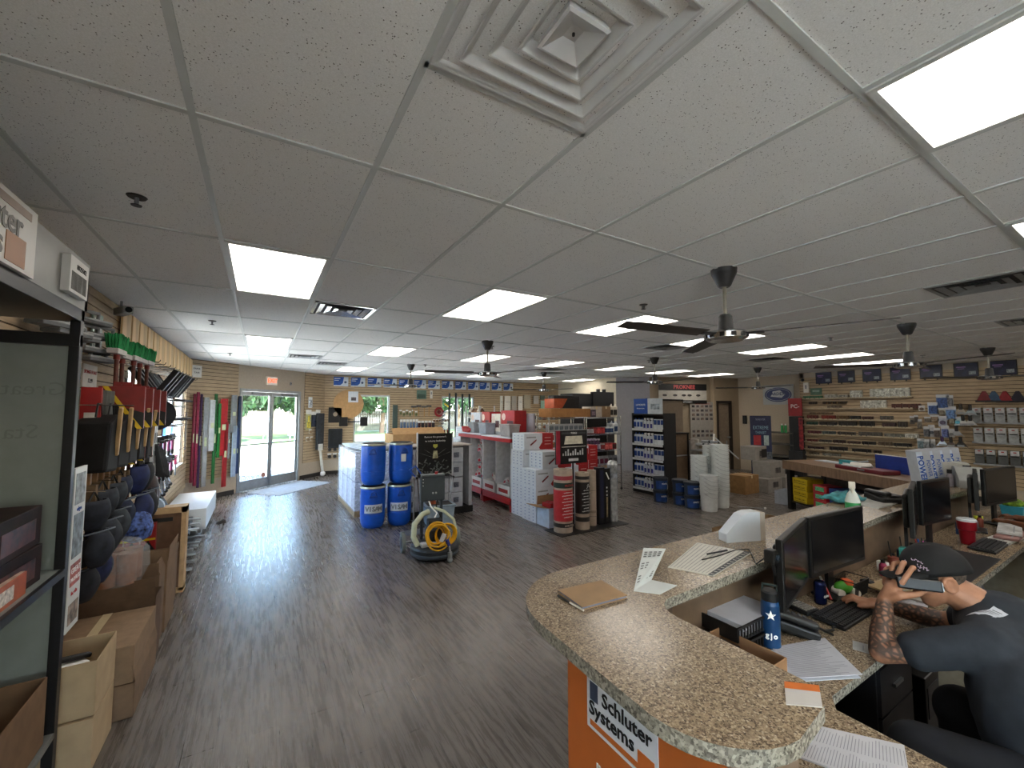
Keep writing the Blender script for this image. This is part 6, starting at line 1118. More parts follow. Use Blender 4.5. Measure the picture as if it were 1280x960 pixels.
t = thing('wall_speaker', 'tiny black camera above the small white box', 'camera', (XR - .05, 5.5, 2.66)); MB().sphere((-.02, 0, 0), .04, n=14).build('housing', BLACK, t); MB().cyl((0, 0, 0), (.03, 0, 0), .02).build('bracket', DARK, t)
t = thing('red_brand_sign', 'red square sign reading PC at the edge of the right slatwall', 'sign', (12.42, 5.66, 1.93), 0); MB().b2((-.01, -.17, -.24), (.01, .17, .24)).build('sheet', M('#8c1a20', .4), t); text('PC-', .14, M('#c9b0b0', .5, n=0), t, (-.012, 0, .02), RX, bold=.004)
t = thing('profile_tower', 'tall dark narrow rack of profiles under the red square sign', 'rack', (12.42, 5.66, 0)); MB().b2((-.06, -.16, .75), (.1, .14, 1.68)).build('body', M('#17181a', .5, n=.1), t); MB().b2((-.07, -.2, .8), (-.06, -.1, 1.65)).build('red_edge', M('#7a1f24', .5, n=.3, sc=15), t); MB().b2((-.1, -.18, 0), (.1, .16, .75)).build('stand', M('#2a2a2c', .5), t)
# rows of trim profiles held on small hooks:   (z, [(u0, u1, colour, height)])
ROWS = [(2.2, [(1003, 1028, '#3f6a4c', .05), (1030, 1046, '#a9a69c', .07), (1047, 1060, '#9a978c', .06), (1062, 1078, '#b1b0a6', .12), (1086, 1139, '#a3a39a', .14)]), (2.06, [(1010, 1020, '#3a3028', .04), (1027, 1058, '#3a3026', .04), (1030, 1050, '#8c6a3c', .03)]),
        (1.94, [(1074, 1108, '#b0aea4', .13), (1113, 1151, '#4b2a22', .07), (1033, 1051, '#6e6050', .05)]), (1.8, [(1010, 1040, '#6f5a44', .03)]),
        (1.66, [(1007, 1021, '#5f2a22', .07), (1025, 1043, '#70261c', .07), (1044, 1060, '#5a4226', .07), (1061, 1074, '#24201e', .07), (1076, 1090, '#3d2420', .06), (1098, 1115, '#4a4640', .07)]),
        (1.5, [(1006, 1020, '#1f3a30', .06), (1022, 1044, '#2f2a26', .07), (1046, 1069, '#2a2622', .08), (1072, 1091, '#1b1816', .09), (1100, 1118, '#3c2a2a', .07), (1120, 1132, '#37302c', .1)]),
        (1.27, [(1007, 1024, '#4f2228', .06), (1025, 1042, '#3c4646', .06), (1044, 1067, '#3a342e', .06), (1070, 1100, '#4e4a44', .07), (1102, 1128, '#66665e', .06), (1128, 1146, '#aaa8a0', .07)]),
        (1.06, [(1006, 1019, '#5a2a28', .05), (1021, 1036, '#4c4642', .05), (1038, 1054, '#3a2a26', .06), (1056, 1072, '#42302a', .05), (1074, 1091, '#1f1b1a', .06), (1094, 1112, '#5a4a3a', .07), (1113, 1136, '#1a1716', .06)]),
        (.87, [(1006, 1026, '#33262a', .05), (1033, 1056, '#1e1a1a', .07), (1061, 1085, '#1c1a1a', .06), (1088, 1098, '#2a2422', .05)]), (.72, [(1008, 1020, '#564a3a', .05), (1024, 1047, '#6a665c', .05)])]
n_ = 0; WZ = ('topmost', 'second', 'third', 'fourth', 'fifth', 'sixth', 'seventh', 'eighth', 'ninth', 'lowest')
for ri, (z, its) in enumerate(ROWS):
    if ri not in (1, 3): 
        b = thing('display_ledge', 'thin display ledge on the right slatwall, %s row' % WZ[ri], 'ledge', (XR - .03, 4.4, z - .05), 0, 'ledges on the right slatwall'); MB().b2((-.1, -1.1, -.02), (0, 1.15, 0)).build('ledge_board', M('#8f7c60', .6, n=.05), b); MB().b2((-.102, -1.1, -.012), (-.1, 1.15, .02)).build('label_strip', M('#a89a80', .4), b)
    for i, (u0, u1, c, h_) in enumerate(its):
        h_ *= 1.5
        y1 = on(u0, 510, 0, 12.45).y; y0 = on(u1, 510, 0, 12.45).y; L2 = (y1 - y0) / 2 * .95
        t = thing('trim_profile', '%s profile samples, %s row of the right wall, %s from the dark tower' % ('pale' if int(c[1:3], 16) > 0x90 else 'dark', WZ[ri], ORD[i]), 'profile samples', (XR - .1, (y0 + y1) / 2, z - .05 + .0), 0, 'profile samples on the right wall')
        MB().b2((-.02, -L2, .001), (.05, L2, h_)).build('sample_bar', M(c, .45, .2, n=.25, sc=20), t, bev=.004)
        k = MB(); rr = random.Random(ri * 9 + i)
        for q in range(max(3, int(L2 * 20))):
            yy = -L2 + (q + .5) * 2 * L2 / max(3, int(L2 * 20)); k.b2((-.03 - .01 * rr.random(), yy - L2 * .05, .001), (-.02, yy + L2 * .05, h_ * rr.uniform(.5, 1.1)))
        k.build('profile_end', M(c, .35, .4, n=.5, sc=60), t)
t = thing('green_tag', 'green card over the first ledge of the right wall', 'card', (XR - .04, 5.2, 2.33)); MB().b2((-.015, -.13, -.08), (0, .13, .1)).build('card', M('#4d6a55', .5), t); MB().b2((-.017, -.08, .0), (-.015, .08, .05)).build('print', M('#8fa596', .5), t)
# hanging packs and spreaders
def rcard(u, v, w, h, c, lb, shape='box', inner='#3a3f4c', grp='carded packs on the right wall', x=12.3):
    p = on(u, v, 0, x); t = thing('carded_pack', lb, 'tool pack', (p.x, p.y, p.z), rad(-90), grp)
    MB().b2((-w / 2, -.004, -h), (w / 2, 0, 0)).build('card', M(c, .5, n=.1), t); MB().b2((-w / 2, -.006, -h * .22), (w / 2, -.004, 0)).build('header', M('#b6b8bc', .5, n=.03), t)
    if shape == 'box': MB().b2((-w * .38, -.03, -h * .92), (w * .38, -.004, -h * .28)).build('product', M(inner, .5, n=.3, sc=30), t, bev=.004)
    else: MB().cyl((0, -.004, -h * .62), (0, -.035, -h * .62), min(w, h) * .33, n=14).build('product', M(inner, .5, n=.2), t)
    MB().cyl((0, .27, -.01), (0, -.02, -.01), .003, n=6).build('hook', CHROME, t); return t
k_ = 0
for (u, v, w, h, c, inn) in ((1152, 507, .1, .12, '#b5b4b0', '#6b5a50'), (1166, 503, .17, .26, '#a7b4c8', '#27406e'), (1178, 493, .2, .3, '#5a6f96', '#2c4474'), (1177, 510, .12, .14, '#a3a294', '#7a7264'), (1188, 508, .16, .28, '#8fa3bd', '#4c6a94'), (1187, 494, .1, .25, '#9a9c9e', '#5a5c60'), (1178, 520, .13, .22, '#9da2b0', '#5a5468'), (1168, 519, .14, .12, '#a09c94', '#7c6a58'), (1160, 521, .12, .12, '#8f8a82', '#5c564c'), (1197, 521, .11, .18, '#a8bcc4', '#54a0b8'), (1190, 521, .09, .14, '#9c9a90', '#7a7868'),
                         (1158, 533, .1, .22, '#8f9094', '#4b4c52'), (1164, 531, .1, .26, '#a2a2a6', '#3a3c44'), (1171, 535, .1, .2, '#9a9490', '#4e4440'), (1181, 532, .12, .26, '#a4aab6', '#4c5684'), (1189, 536, .09, .18, '#b4b4b4', '#6c6c6e'), (1151, 548, .12, .22, '#8f9ea2', '#5f7076'), (1158, 549, .14, .2, '#a4a6a6', '#707478'), (1165, 549, .1, .2, '#9a9c9c', '#606468'), (1145, 519, .07, .16, '#5a5450', '#3a3432'), (1149, 524, .08, .2, '#8a8478', '#5c564c'), (1140, 520, .08, .18, '#6a6458', '#2f2c2a')):
    rcard(u, v, w, h, c, 'carded pack in the busy patch right of the profile rows, pack %s by height and place' % ORD[k_ % 16], shape='box' if k_ % 3 else 'round', inner=inn)['label'] = '%s carded pack hung on the right wall, %s of the %s pack row' % ({0: 'pale', 1: 'bluish', 2: 'grey'}[k_ % 3], ORD[(k_ % 11)], 'upper' if k_ < 11 else 'lower'); k_ += 1
def spreader(u, v, c, c2, lb, s=1):
    p = on(u, v, 0, 12.3); t = thing('grout_spreader', lb, 'spreader', p, rad(-90), 'fan shaped spreaders on the right wall'); t.scale = (s, s, s)
    V = [(0, -.01, .04)] + [(.11 * math.sin(a * PI / 10 - PI / 2.6), -.01, -.12 + .05 * math.cos(a * PI / 10 - PI / 2.6) - .02) for a in range(9)]
    MB().add([(x, 0, z) for x, _, z in V] + [(x, -.02, z) for x, _, z in V], [tuple(range(10)), tuple(range(19, 9, -1))] + [(i, 10 + i, 10 + (i + 1) % 10, (i + 1) % 10) for i in range(10)]).build('fan_blade', M(c, .4), t); MB().b2((-.025, -.03, -.02), (.025, 0, .1)).build('grip', M(c2, .5), t, bev=.01); MB().b2((-.05, -.023, -.11), (.05, -.02, -.07)).build('label_print', GREY, t); MB().cyl((0, .27, .08), (0, -.03, .08), .003, n=6).build('hook', CHROME, t)
for u, v, c, c2, lb in ((1201, 511, '#9a9488', '#2a241f', 'brownish fan shaped spreader, left of the pale blue one'), (1213, 512, '#8fa0a6', '#2a2422', 'pale blue fan shaped spreader, right one of the top pair'), (1204, 525, '#b9b9b6', '#141414', 'white spreader with black grip, left one of the second row'), (1213, 525, '#b0b0ae', '#141414', 'white spreader with black grip, right one of the second row'), (1196, 538, '#8e9092', '#151515', 'spreader with black grip alone in the third row'),
                        (1178, 551, '#c8d8ee', '#3a1f4a', 'bright white spreader with purple grip'), (1189, 552, '#5a4f4a', '#1c1816', 'dark spreader next to the bright white one'), (1201, 552, '#2f2c2b', '#151414', 'black rimmed spreader, last of the bottom row')): spreader(u, v, c, c2, lb)
for i, (u, c) in enumerate(((1230, '#6e1c22'), (1242, '#2f4a66'), (1256, '#8a1c22'), (1272, '#1c1a2a'))):
    p = on(u, 492, 0, 12.35); t = thing('suction_tool', ('dark red triangular tool over the colour cards', 'blue tool over the colour cards', 'bright red tool over the colour cards', 'black tool over the colour cards, last one')[i], 'tool', p, rad(-90)); MB().box((0, 0, -.05), (.22, .05, .2), taper=(.2, .8)).build('body', M(c, .45, n=.1), t, bev=.01); MB().cyl((-.12, -.01, -.15), (.12, -.01, -.15), .02).build('foot_bar', DARK, t); MB().cyl((0, .22, .04), (0, -.04, .04), .004, n=6).build('hook', CHROME, t)
t0 = None
for r_, z in enumerate((1.9, 1.5, 1.07)):
    b = thing('card_ledge', 'grey ledge under the %s row of colour cards' % ('top', 'middle', 'bottom')[r_], 'ledge', (XR - .03, 1.6, z - .3)); MB().b2((-.12, -1.9, -.015), (0, .82, 0)).build('ledge_board', M('#6a6a66', .5), b); MB().b2((-.122, -1.9, -.02), (-.12, .82, .02)).build('label_strip', GREY, b)
    for k in range(9):
        y = 2.33 - k * .155
        if t0 is None:
            t = t0 = thing('grout_bag', '', 'sample bag', (XR - .14, y, z), rad(-90), 'colour sample bags on the right wall'); MB().b2((-.065, -.015, -.29), (.065, .012, 0)).build('bag_body', M('#94989a', .4, n=.12), t, bev=.006); MB().b2((-.055, -.018, -.1), (.055, -.015, -.01)).build('header', M('#b2b2b4', .5, n=.1), t); MB().b2((-.05, -.019, -.13), (.05, -.017, -.11)).build('black_band', BLACK, t); MB().b2((-.02, -.02, -.05), (.02, -.018, -.03)).build('logo_mark', RED, t)
        elif r_ == 2:
            if k == 0: t = dup(t0, (XR - .14, y, z)); dk = t; [setattr(ch, 'data', ch.data.copy()) or ch.data.materials.__setitem__(0, M('#4a4c4c', .5, n=.1)) for ch in [o for o in C.objects if o.parent is t] if ch.name.startswith('bag_body')]
            else: t = dup(dk, (XR - .14, y, z))
        else: t = dup(t0, (XR - .14, y, z))
        t['label'] = 'grey colour sample bag, %s from the spreaders in the %s row' % (ORD[k], ('top', 'middle', 'bottom')[r_])
# ================================================================ long wooden table before the right wall
t = thing('wooden_table', 'long dark wooden table in front of the right slatwall', 'table', (8.0, 3.0, 0), 0); X = Matrix.Rotation(rad(-27.5), 4, 'Z')
MB(X).b2((-.05, -1.2, .74), (.8, 1.28, .9)).build('tabletop', WOODT, t, bev=.004); [MB(X).b2((x, y, 0), (x + .09, y + .09, .74)).build('leg', BLACK, t) for x in (0, .68) for y in (-1.15, 1.15)]; MB(X).b2((.02, -1.1, .14), (.75, 1.2, .17)).build('lower_shelf', M('#1d1b1a', .6), t); MB(X).b2((.7, -1.1, .17), (.74, 1.2, .74)).build('back_panel', M('#4e453f', .7), t)
TT = Matrix.Translation((8.0, 3.0, 0)) @ X
def tp(x, y, z): return TT @ Vector((x, y, z))
R27 = rad(-27.5)
for i in range(4):
    t = thing('yellow_carton', 'yellow carton under the wooden table, %s from the bottom' % ORD[i], 'box', tp(.14, .95, .171 + i * .108), R27 + rad((-2, 1, -1, 2)[i]), 'yellow cartons under the table'); MB().b2((-.12, -.17, 0), (.2, .17, .106)).build('body', M('#bfa41c', .45, n=.05), t, bev=.003); text('FLOORCOAT', .045, TXT, t, (-.122, 0, .055), RX); MB().b2((-.1215, -.14, .015), (-.12, .14, .022)).build('print_line', TXT, t)
for i in range(3):
    t = thing('red_carton', 'red carton with a green label under the wooden table, %s from the bottom' % ORD[i], 'box', tp(.14, .5, .171 + i * .13), R27 + rad((1, -1, 2)[i]), 'red cartons under the table'); MB().b2((-.12, -.14, 0), (.18, .14, .126)).build('body', M('#a01f2a', .45, n=.05), t, bev=.003); MB().b2((-.123, -.09, .03), (-.12, .09, .1)).build('green_label', M('#4fa070', .5, n=.2, sc=40), t)
t = thing('blue_carton', 'royal blue carton under the wooden table beside the red ones', 'box', tp(.14, .13, .171), R27); MB().b2((-.12, -.17, 0), (.2, .17, .38)).build('body', M('#1c3570', .4, n=.05), t, bev=.003); text('ANCHORS', .05, TXW, t, (-.122, 0, .25), RX); MB().b2((-.1215, -.1, .12), (-.12, .1, .13)).build('print_line', TXW, t)
t = thing('black_carton', 'dark carton with red print under the far end of the wooden table', 'box', tp(.18, -.35, .171), R27); MB().b2((-.12, -.22, 0), (.2, .22, .4)).build('body', M('#19181a', .5, n=.1), t, bev=.003); MB().b2((-.122, -.1, .1), (-.12, .12, .3)).build('print', M('#4a2326', .5, n=.3), t)
t = thing('merchandise_tray', 'flat maroon case lying open on the wooden table', 'case', tp(.2, -.2, .9), R27); MB().b2((-.13, -.42, 0), (.15, .42, .06)).build('case_body', M('#5c1620', .45, n=.06), t, bev=.012); MB().b2((-.12, -.05, .06), (.1, .3, .075)).build('paper_sheet', LGREY, t); MB().b2((-.135, -.12, .02), (-.13, .0, .045)).build('latch', STEEL, t)
t = thing('white_tool', 'white hand tool lying on the maroon case', 'tool', tp(.18, -.15, .976), R27 + .3); MB().box((0, 0, .025), (.08, .3, .05), taper=(.6, .9)).build('body', OFFW, t, bev=.012); MB().cyl((0, .1, .04), (0, -.1, .08), .015).build('handle', GREY, t)
t = thing('teal_packet', 'teal packet standing on the wooden table', 'packet', tp(.3, .2, .9), R27); MB().b2((-.05, -.14, 0), (.04, .14, .12)).build('packet_body', M('#2a7f88', .5, n=.08), t, bev=.006); MB().b2((-.052, -.06, .04), (-.05, .06, .08)).build('label_sticker', LGREY, t)
t = thing('blue_binder', 'dark blue folder standing on the table behind the maroon case', 'folder', tp(.5, -.45, .9), R27); MB().b2((-.02, -.36, 0), (.03, .36, .25)).build('cover', M('#162c78', .45, n=.05), t, bev=.004); MB().b2((-.015, -.35, .25), (.025, .35, .255)).build('page_edge', OFFW, t)
t = thing('white_sheet', 'white sheet lying along the back of the wooden table', 'paper', tp(.62, .7, .9), R27); MB().b2((-.12, -.45, 0), (.1, .45, .012)).build('sheet', M('#a9aeb4', .5, n=.03), t); MB().b2((-.1, -.4, .012), (-.05, .4, .013)).build('print_line', GREY, t)
# ================================================================ granite counter
def arc(cx, cy, r_, a0, a1, n=8): return [(cx + r_ * math.cos(rad(a0 + (a1 - a0) * i / n)), cy + r_ * math.sin(rad(a0 + (a1 - a0) * i / n))) for i in range(n + 1)]
cnt = thing('service_counter', 'raised speckled granite counter with rounded corner and orange panel', 'counter', (0, 0, 0))
outer = [(6.7, 1.65)] + [(1.33, 1.65)] + arc(1.28, 1.27, .38, 90, 178, 10)[1:] + arc(1.13, .78, .25, 182, 268, 8) + arc(1.28, .64, .09, -90, 0, 6) + arc(1.49, 1.06, .12, 180, 92, 5) + [(2.4, 1.2), (4.0, 1.25), (6.7, 1.2)]
outer = outer[::-1]
def area(p): return sum(p[i][0] * p[(i + 1) % len(p)][1] - p[(i + 1) % len(p)][0] * p[i][1] for i in range(len(p)))
if area(outer) < 0: outer = outer[::-1]
MB().prism(outer, 1.028, 1.07, 0, 1).build('countertop', [GRAN, GRANE], cnt, bev=.004)
MB().prism([(.95, .62), (1.3, .62), (1.36, 1.14), (1.6, 1.26), (6.6, 1.28), (6.6, 1.5), (1.3, 1.5), (.95, 1.175)], 0, 1.027).build('counter_base', M('#6d5a48', .6, n=.06), cnt)
MB().b2((.935, .6, .02), (.949, 1.172, 1.026)).build('orange_panel', M('#b4602a', .42, n=.015), cnt)
LG = .934
k = MB(); k.b2((LG - .002, .79, .84), (LG, 1.07, 1.0)).build('logo_panel', M('#c9ccd2', .4, n=0), cnt)
t_ = cnt
MB().b2((LG - .0035, 1.02, .93), (LG - .002, 1.055, .985)).build('logo_square', M('#3c4456', .5, n=0), t_)
MB().b2((LG - .0035, .802, .852), (LG - .002, 1.055, .868)).b2((LG - .0035, .802, .868), (LG - .002, .86, .905)).build('logo_bar', M('#b4602a', .5, n=0), t_)
text('Schluter', .058, TXT, t_, (LG - .004, .905, .955), RX, bold=.001); text('Systems', .058, TXT, t_, (LG - .004, .965, .905), RX, bold=.001)
for i, s_ in enumerate(('INNOVATIVE', 'INSTALLATION SYSTEMS', 'FOR TILE AND STONE', 'schluter.com')): text(s_, .042, TXW, t_, (LG - .002, .8, .79 - i * .055), RX, bold=.0012)
dsk = thing('work_desk', 'lower granite work desk behind the raised counter', 'desk', (0, 0, 0))
D1 = [(1.37, .78), (6.9, .78), (6.9, 1.27), (1.62, 1.25), (1.37, 1.1)]
MB().prism([(1.30, -1.6), (1.83, -1.6), (1.83, .74), (1.9, .78), (6.9, .78), (6.9, 1.275), (1.62, 1.255), (1.37, 1.13), (1.31, .62)], .722, .76, 0, 1).build('desktop', [GRAN, GRANE], dsk, bev=.003)
MB().b2((2.0, .84, 0), (2.03, 1.2, .72)).build('side_panel', M('#7e8488', .5), dsk); MB().b2((3.9, .84, 0), (3.93, 1.2, .72)).b2((3.93, .9, .3), (4.4, .92, .72)).build('leg_panel', M('#9a927e', .5), dsk); MB().b2((5.9, .84, 0), (5.93, 1.2, .72)).build('leg_panel', M('#9a927e', .5), dsk); MB().b2((1.34, -1.5, 0), (1.38, .6, .72)).build('side_panel', M('#6a5c4c', .5), dsk)
MB().tube([(4.3, .86, .7), (4.3, .8, .45), (4.45, .84, .3)], .018).build('bracket', STEEL, dsk)
def ct(x, y, z=1.07): return (x, y, z)
def face(lb, name, cat, pts, z, mat, th=.003, stripes=None):
    """a flat thing lying on a surface: corner points in world xy"""
    cx = sum(p[0] for p in pts) / len(pts); cy = sum(p[1] for p in pts) / len(pts); t = thing(name, lb, cat, (cx, cy, z)); P_ = [(p[0] - cx, p[1] - cy) for p in pts]
    if area(P_) < 0: P_ = P_[::-1]
    MB().prism(P_, .0005, th).build('sheet', mat, t); return t, P_
def lines(t, a, b, c, d, n, th, mat, name='printed_line', z=.0035, lo=.0, hi=1., jit=0, wd=.25):
    """n printed lines between edge a-b and edge d-c"""
    k = MB(); a, b, c, d = [Vector((*p, z)) for p in (a, b, c, d)]; rr = random.Random(n)
    for i in range(n):
        f0 = (i + .5 - wd) / n; f1 = (i + .5 + wd) / n; h_ = hi - jit * rr.random()
        k.add([a.lerp(d, f0).lerp(b.lerp(c, f0), lo), a.lerp(d, f0).lerp(b.lerp(c, f0), h_), a.lerp(d, f1).lerp(b.lerp(c, f1), h_), a.lerp(d, f1).lerp(b.lerp(c, f1), lo)], [(0, 1, 2, 3)])
    return k.build(name, mat, t)
def sub(pts, cx, cy): return [(p[0] - cx, p[1] - cy) for p in pts]
# notebook and pen
t = thing('notebook', 'tan leather notebook lying on the rounded counter corner', 'notebook', (1.215, 1.355, 1.0705), rad(48)); MB().b2((-.115, -.085, 0), (.115, .085, .004)).b2((-.115, -.085, .012), (.115, .085, .016)).build('cover', M('#9b7d5a', .7, n=.06), t, bev=.002); MB().b2((-.11, -.08, .004), (.112, .08, .012)).build('page_edge', M('#7a7f92', .6, n=.1), t)
t.rotation_euler.z = rad(0); t.rotation_euler.z = math.atan2(1.265 - 1.451, 1.09 - 1.105) + PI / 2 + rad(45) - rad(45)
t = thing('pen', 'black and white pen beside the leather notebook', 'pen', (1.09, 1.35, 1.076), rad(92)); MB().cyl((-.08, 0, 0), (0, 0, 0), .004, n=8).build('white_barrel', OFFW, t); MB().cyl((0, 0, 0), (.075, 0, 0), .005, n=8).build('black_barrel', BLACK, t)
# lined sheet, brochure
Q = [(1.75, 1.40), (2.22, 1.565), (2.32, 1.30), (1.84, 1.215)]
t, P_ = face('white lined size sheet with a dark scale along its edge on the counter', 'size_chart', 'sheet', Q, 1.0705, M('#c9c6bb', .4, n=.02)); c_ = (sum(p[0] for p in Q) / 4, sum(p[1] for p in Q) / 4); a, b, c, d = sub(Q, *c_)
lines(t, a, b, c, d, 13, .004, M('#8a8a86', .5), lo=.03, hi=.97, wd=.1)
kk = MB(); A_, B_, C_, D_ = [Vector((*p, .004)) for p in (a, b, c, d)]
kk.add([D_.lerp(A_, .02), C_.lerp(B_, .02), C_.lerp(B_, .13), D_.lerp(A_, .13)], [(0, 1, 2, 3)])
kk.build('dark_scale', M('#33363b', .5), t); kk = MB()
for i in range(12): p = D_.lerp(C_, .04 + i * .08); q = A_.lerp(B_, .04 + i * .08); v_ = (q - p); s_ = (C_ - D_) * .014; z_ = Vector((0, 0, .0006)); kk.add([p + v_ * .035 + z_, p + v_ * .035 + s_ + z_, p + v_ * .1 + s_ + z_, p + v_ * .1 + z_], [(0, 1, 2, 3)])
kk.build('scale_mark', OFFW, t)
t = thing('pen', 'dark pen lying across the white lined sheet', 'pen', (2.15, 1.39, 1.08), rad(-8)); MB().cyl((-.08, 0, 0), (.07, 0, 0), .0045, n=8).build('barrel', DARK, t); MB().b2((.02, .003, .0), (.06, .006, .004)).build('clip', STEEL, t)
t = thing('trim_brochure', 'folded white brochure with rows of dark profile drawings, half standing on the counter', 'brochure', (1.4, 1.3, 1.0705)); k = MB(); k.add([(0, 0, 0.001), (.16, .04, .001), (.45, .19, .05), (.36, .26, .05)], [(0, 1, 2, 3)]); k.add([(0, 0, .001), (.16, .04, .001), (.21, -.06, .001), (.07, -.08, .001)], [(0, 3, 2, 1)]); k.build('folded_sheet', M('#c6ccca', .4, n=.02), t, solid=.0015)
k = MB()
for i in range(3):
    for j in range(3):
        f = .12 + i * .3 + j * .06; a = Vector((0, 0, .004)).lerp(Vector((.36, .26, .054)), f); b = Vector((.16, .04, .004)).lerp(Vector((.45, .19, .054)), f); e = (Vector((.36, .26, .05)) - Vector((0, 0, 0))) * .028
        for q in range(4): p0 = a.lerp(b, .1 + q * .22); p1 = a.lerp(b, .1 + q * .22 + .14); k.add([p0, p1, p1 + e, p0 + e], [(0, 1, 2, 3)])
k.build('profile_drawing', M('#4c4e50', .5, n=.4, sc=80), t)
t = thing('brochure_holder', 'white angled plastic holder standing on the counter by the monitors', 'holder', (2.5, 1.46, 1.0705), rad(-20)); MB().prism([(-.13, 0), (.1, 0), (.1, .17), (.03, .17), (-.02, .155), (-.13, .05)], -.035, .035, R=Matrix.Rotation(PI / 2, 3, 'X')).build('holder_body', M('#c9cfd6', .35, n=.01), t, bev=.004); MB().b2((.1, -.036, .0), (.135, .036, .165)).build('side_pocket', M('#b7aea2', .5), t, bev=.003)
t = thing('webcam', 'small black webcam with a cable at the left edge of the first screen', 'webcam', (2.06, 1.06, 1.17)); MB().b2((-.025, -.02, -.03), (.025, .03, .03)).build('housing', BLACK, t, bev=.008); MB().cyl((-.0, -.02, 0), (-.0, -.028, 0), .014).build('lens', M('#26303a', .1), t); MB().cyl((0, 0, -.03), (.02, 0, -.09), .008).build('clamp', BLACK, t)
t = thing('cable', 'thin black cable curving over the counter from the webcam', 'cable', (0, 0, 0)); MB().tube([(2.06, 1.1, 1.15), (2.12, 1.17, 1.09), (2.24, 1.25, 1.075), (2.36, 1.34, 1.0745), (2.28, 1.37, 1.0745), (2.1, 1.36, 1.0765), (1.98, 1.37, 1.0765)], .003, n=6).build('cord', BLACK, t)
Q = [(1.19, .655), (1.27, .71), (1.42, .63), (1.35, .57)]
t, P_ = face('white card with an orange strip stuck near the end of the counter', 'stuck_card', 'card', [(1.215, .605), (1.31, .655), (1.375, .595), (1.285, .55)], 1.0705, M('#bdb9b4', .45, n=.02)); cx, cy = (1.215 + 1.31 + 1.375 + 1.285) / 4, (.605 + .655 + .595 + .55) / 4
MB().add([(1.31 - cx, .655 - cy, .0034), (1.375 - cx, .595 - cy, .0034), (1.345 - cx, .58 - cy, .0034), (1.28 - cx, .64 - cy, .0034)], [(0, 3, 2, 1)]).build('orange_strip', M('#c96a24', .5), t)
t = thing('spray_bottle', 'white spray bottle with a green label standing on the counter', 'bottle', (3.72, 1.34, 1.07), rad(20)); MB().lathe([(0, 0), (.04, 0), (.045, .01), (.045, .12), (.03, .17), (.016, .19), (.016, .21), (0, .21)], 20).build('bottle_body', M('#c9cfca', .35, n=.02), t); MB().b2((-.035, -.02, .21), (.03, .02, .255)).build('spray_head', OFFW, t, bev=.006); MB().tube([(-.03, 0, .23), (-.04, 0, .2), (-.035, 0, .18)], .005).build('trigger', OFFW, t); MB().lathe([(.0455, .03), (.0462, .03), (.0462, .11), (.0455, .11)], 20).build('label_sticker', M('#2f8a4e', .4, n=.15), t)
t = thing('desk_phone', 'flat black phone set on the counter beyond the spray bottle', 'phone', (4.6, 1.42, 1.07), rad(-30)); MB().box((0, 0, .03), (.22, .2, .05), R=(rad(8), 0, 0)).build('phone_base', BLACK, t, bev=.01); MB().box((-.07, 0, .075), (.05, .22, .035)).build('handset', M('#0c0c0d', .35), t, bev=.012); MB().b2((-.01, -.07, .06), (.09, .02, .063)).build('key_pad', DARK, t)
for i in range(3): t, _ = face('loose printed sheet on the counter left of the black phone, %s in the pile' % ORD[i], 'loose_paper', 'paper', [(4.2 + .05 * i, 1.35), (4.45 + .05 * i, 1.33), (4.5 + .03 * i, 1.55), (4.25, 1.58)], 1.0705 + .003 * i, M('#b5b4b0', .5, n=.04)); t['group'] = 'sheets beside the counter phone'
t = thing('teal_cloth', 'teal and white cloth bunched on the far edge of the counter', 'cloth', (4.3, 1.6, 1.07)); b = MB(); n = 10
V = []; rr = random.Random(4)
for i in range(n):
    for j in range(n): V.append((-.18 + .036 * i, -.1 + .025 * j, .03 + .06 * abs(math.sin(i * .9 + j * .5)) * math.sin(PI * i / 9) * math.sin(PI * j / 9) + .02 * rr.random()))
b.add(V, [(i * n + j, i * n + j + 1, (i + 1) * n + j + 1, (i + 1) * n + j) for i in range(n - 1) for j in range(n - 1)][:], 0, True); b.build('cloth_body', M('#3f8086', .8, n=.3, sc=18), t, solid=-.02)
carton('open_carton', 'brown open carton on the floor behind the counter, near the brochure holder', 3.55, 1.85, 4.5, 2.35, .3, .78, mat=M('#7d6446', .8, n=.06), open_=True); carton('closed_carton', 'brown carton on the floor under the open one behind the counter', 3.58, 1.87, 4.48, 2.33, 0, .298, mat=M('#7d6446', .8, n=.06))
# white printed boxes and printer at the far end
for i in range(4):
    t = thing('leaning_box', 'tall white box with blue vertical lettering, %s of the leaning four' % ORD[i], 'box', (6.02 + i * .2, 1.52 - i * .03, 1.0705), rad(-35), 'white boxes with blue lettering'); X2 = Matrix.Rotation(rad(-8), 4, 'Y'); MB(X2).b2((-.07, -.035, 0), (.07, .09, .36)).build('body', M('#a7abb4', .5, n=.03), t, bev=.003); MB(X2).b2((-.07, -.0365, .01), (-.01, -.035, .35)).build('white_strip', M('#b9c4d4', .5), t)
    o = text('POWER', .08, TXB, t, X2 @ Vector((-.04, -.038, .17)), (PI / 2, rad(90) - rad(8), 0), bold=.002); text('POWER', .05, TXB, t, X2 @ Vector((.03, -.038, .17)), (PI / 2, rad(90) - rad(8), 0))
t = thing('card_terminal', 'white angular printer with a dark slot at the far end of the counter', 'printer', (6.2, 1.25, 1.0705), rad(25)); MB().prism([(-.16, 0), (.16, 0), (.16, .1), (.05, .2), (-.02, .2), (-.16, .08)], -.1, .1, R=Matrix.Rotation(PI / 2, 3, 'X')).build('printer_body', M('#a5a7a4', .45, n=.03), t, bev=.008); MB().box((.06, 0, .165), (.14, .06, .02), R=(0, rad(38), 0)).build('slot', DARK, t); MB().b2((-.1, -.13, 0), (.12, -.1, .08)).build('side_tray', BLACK, t)
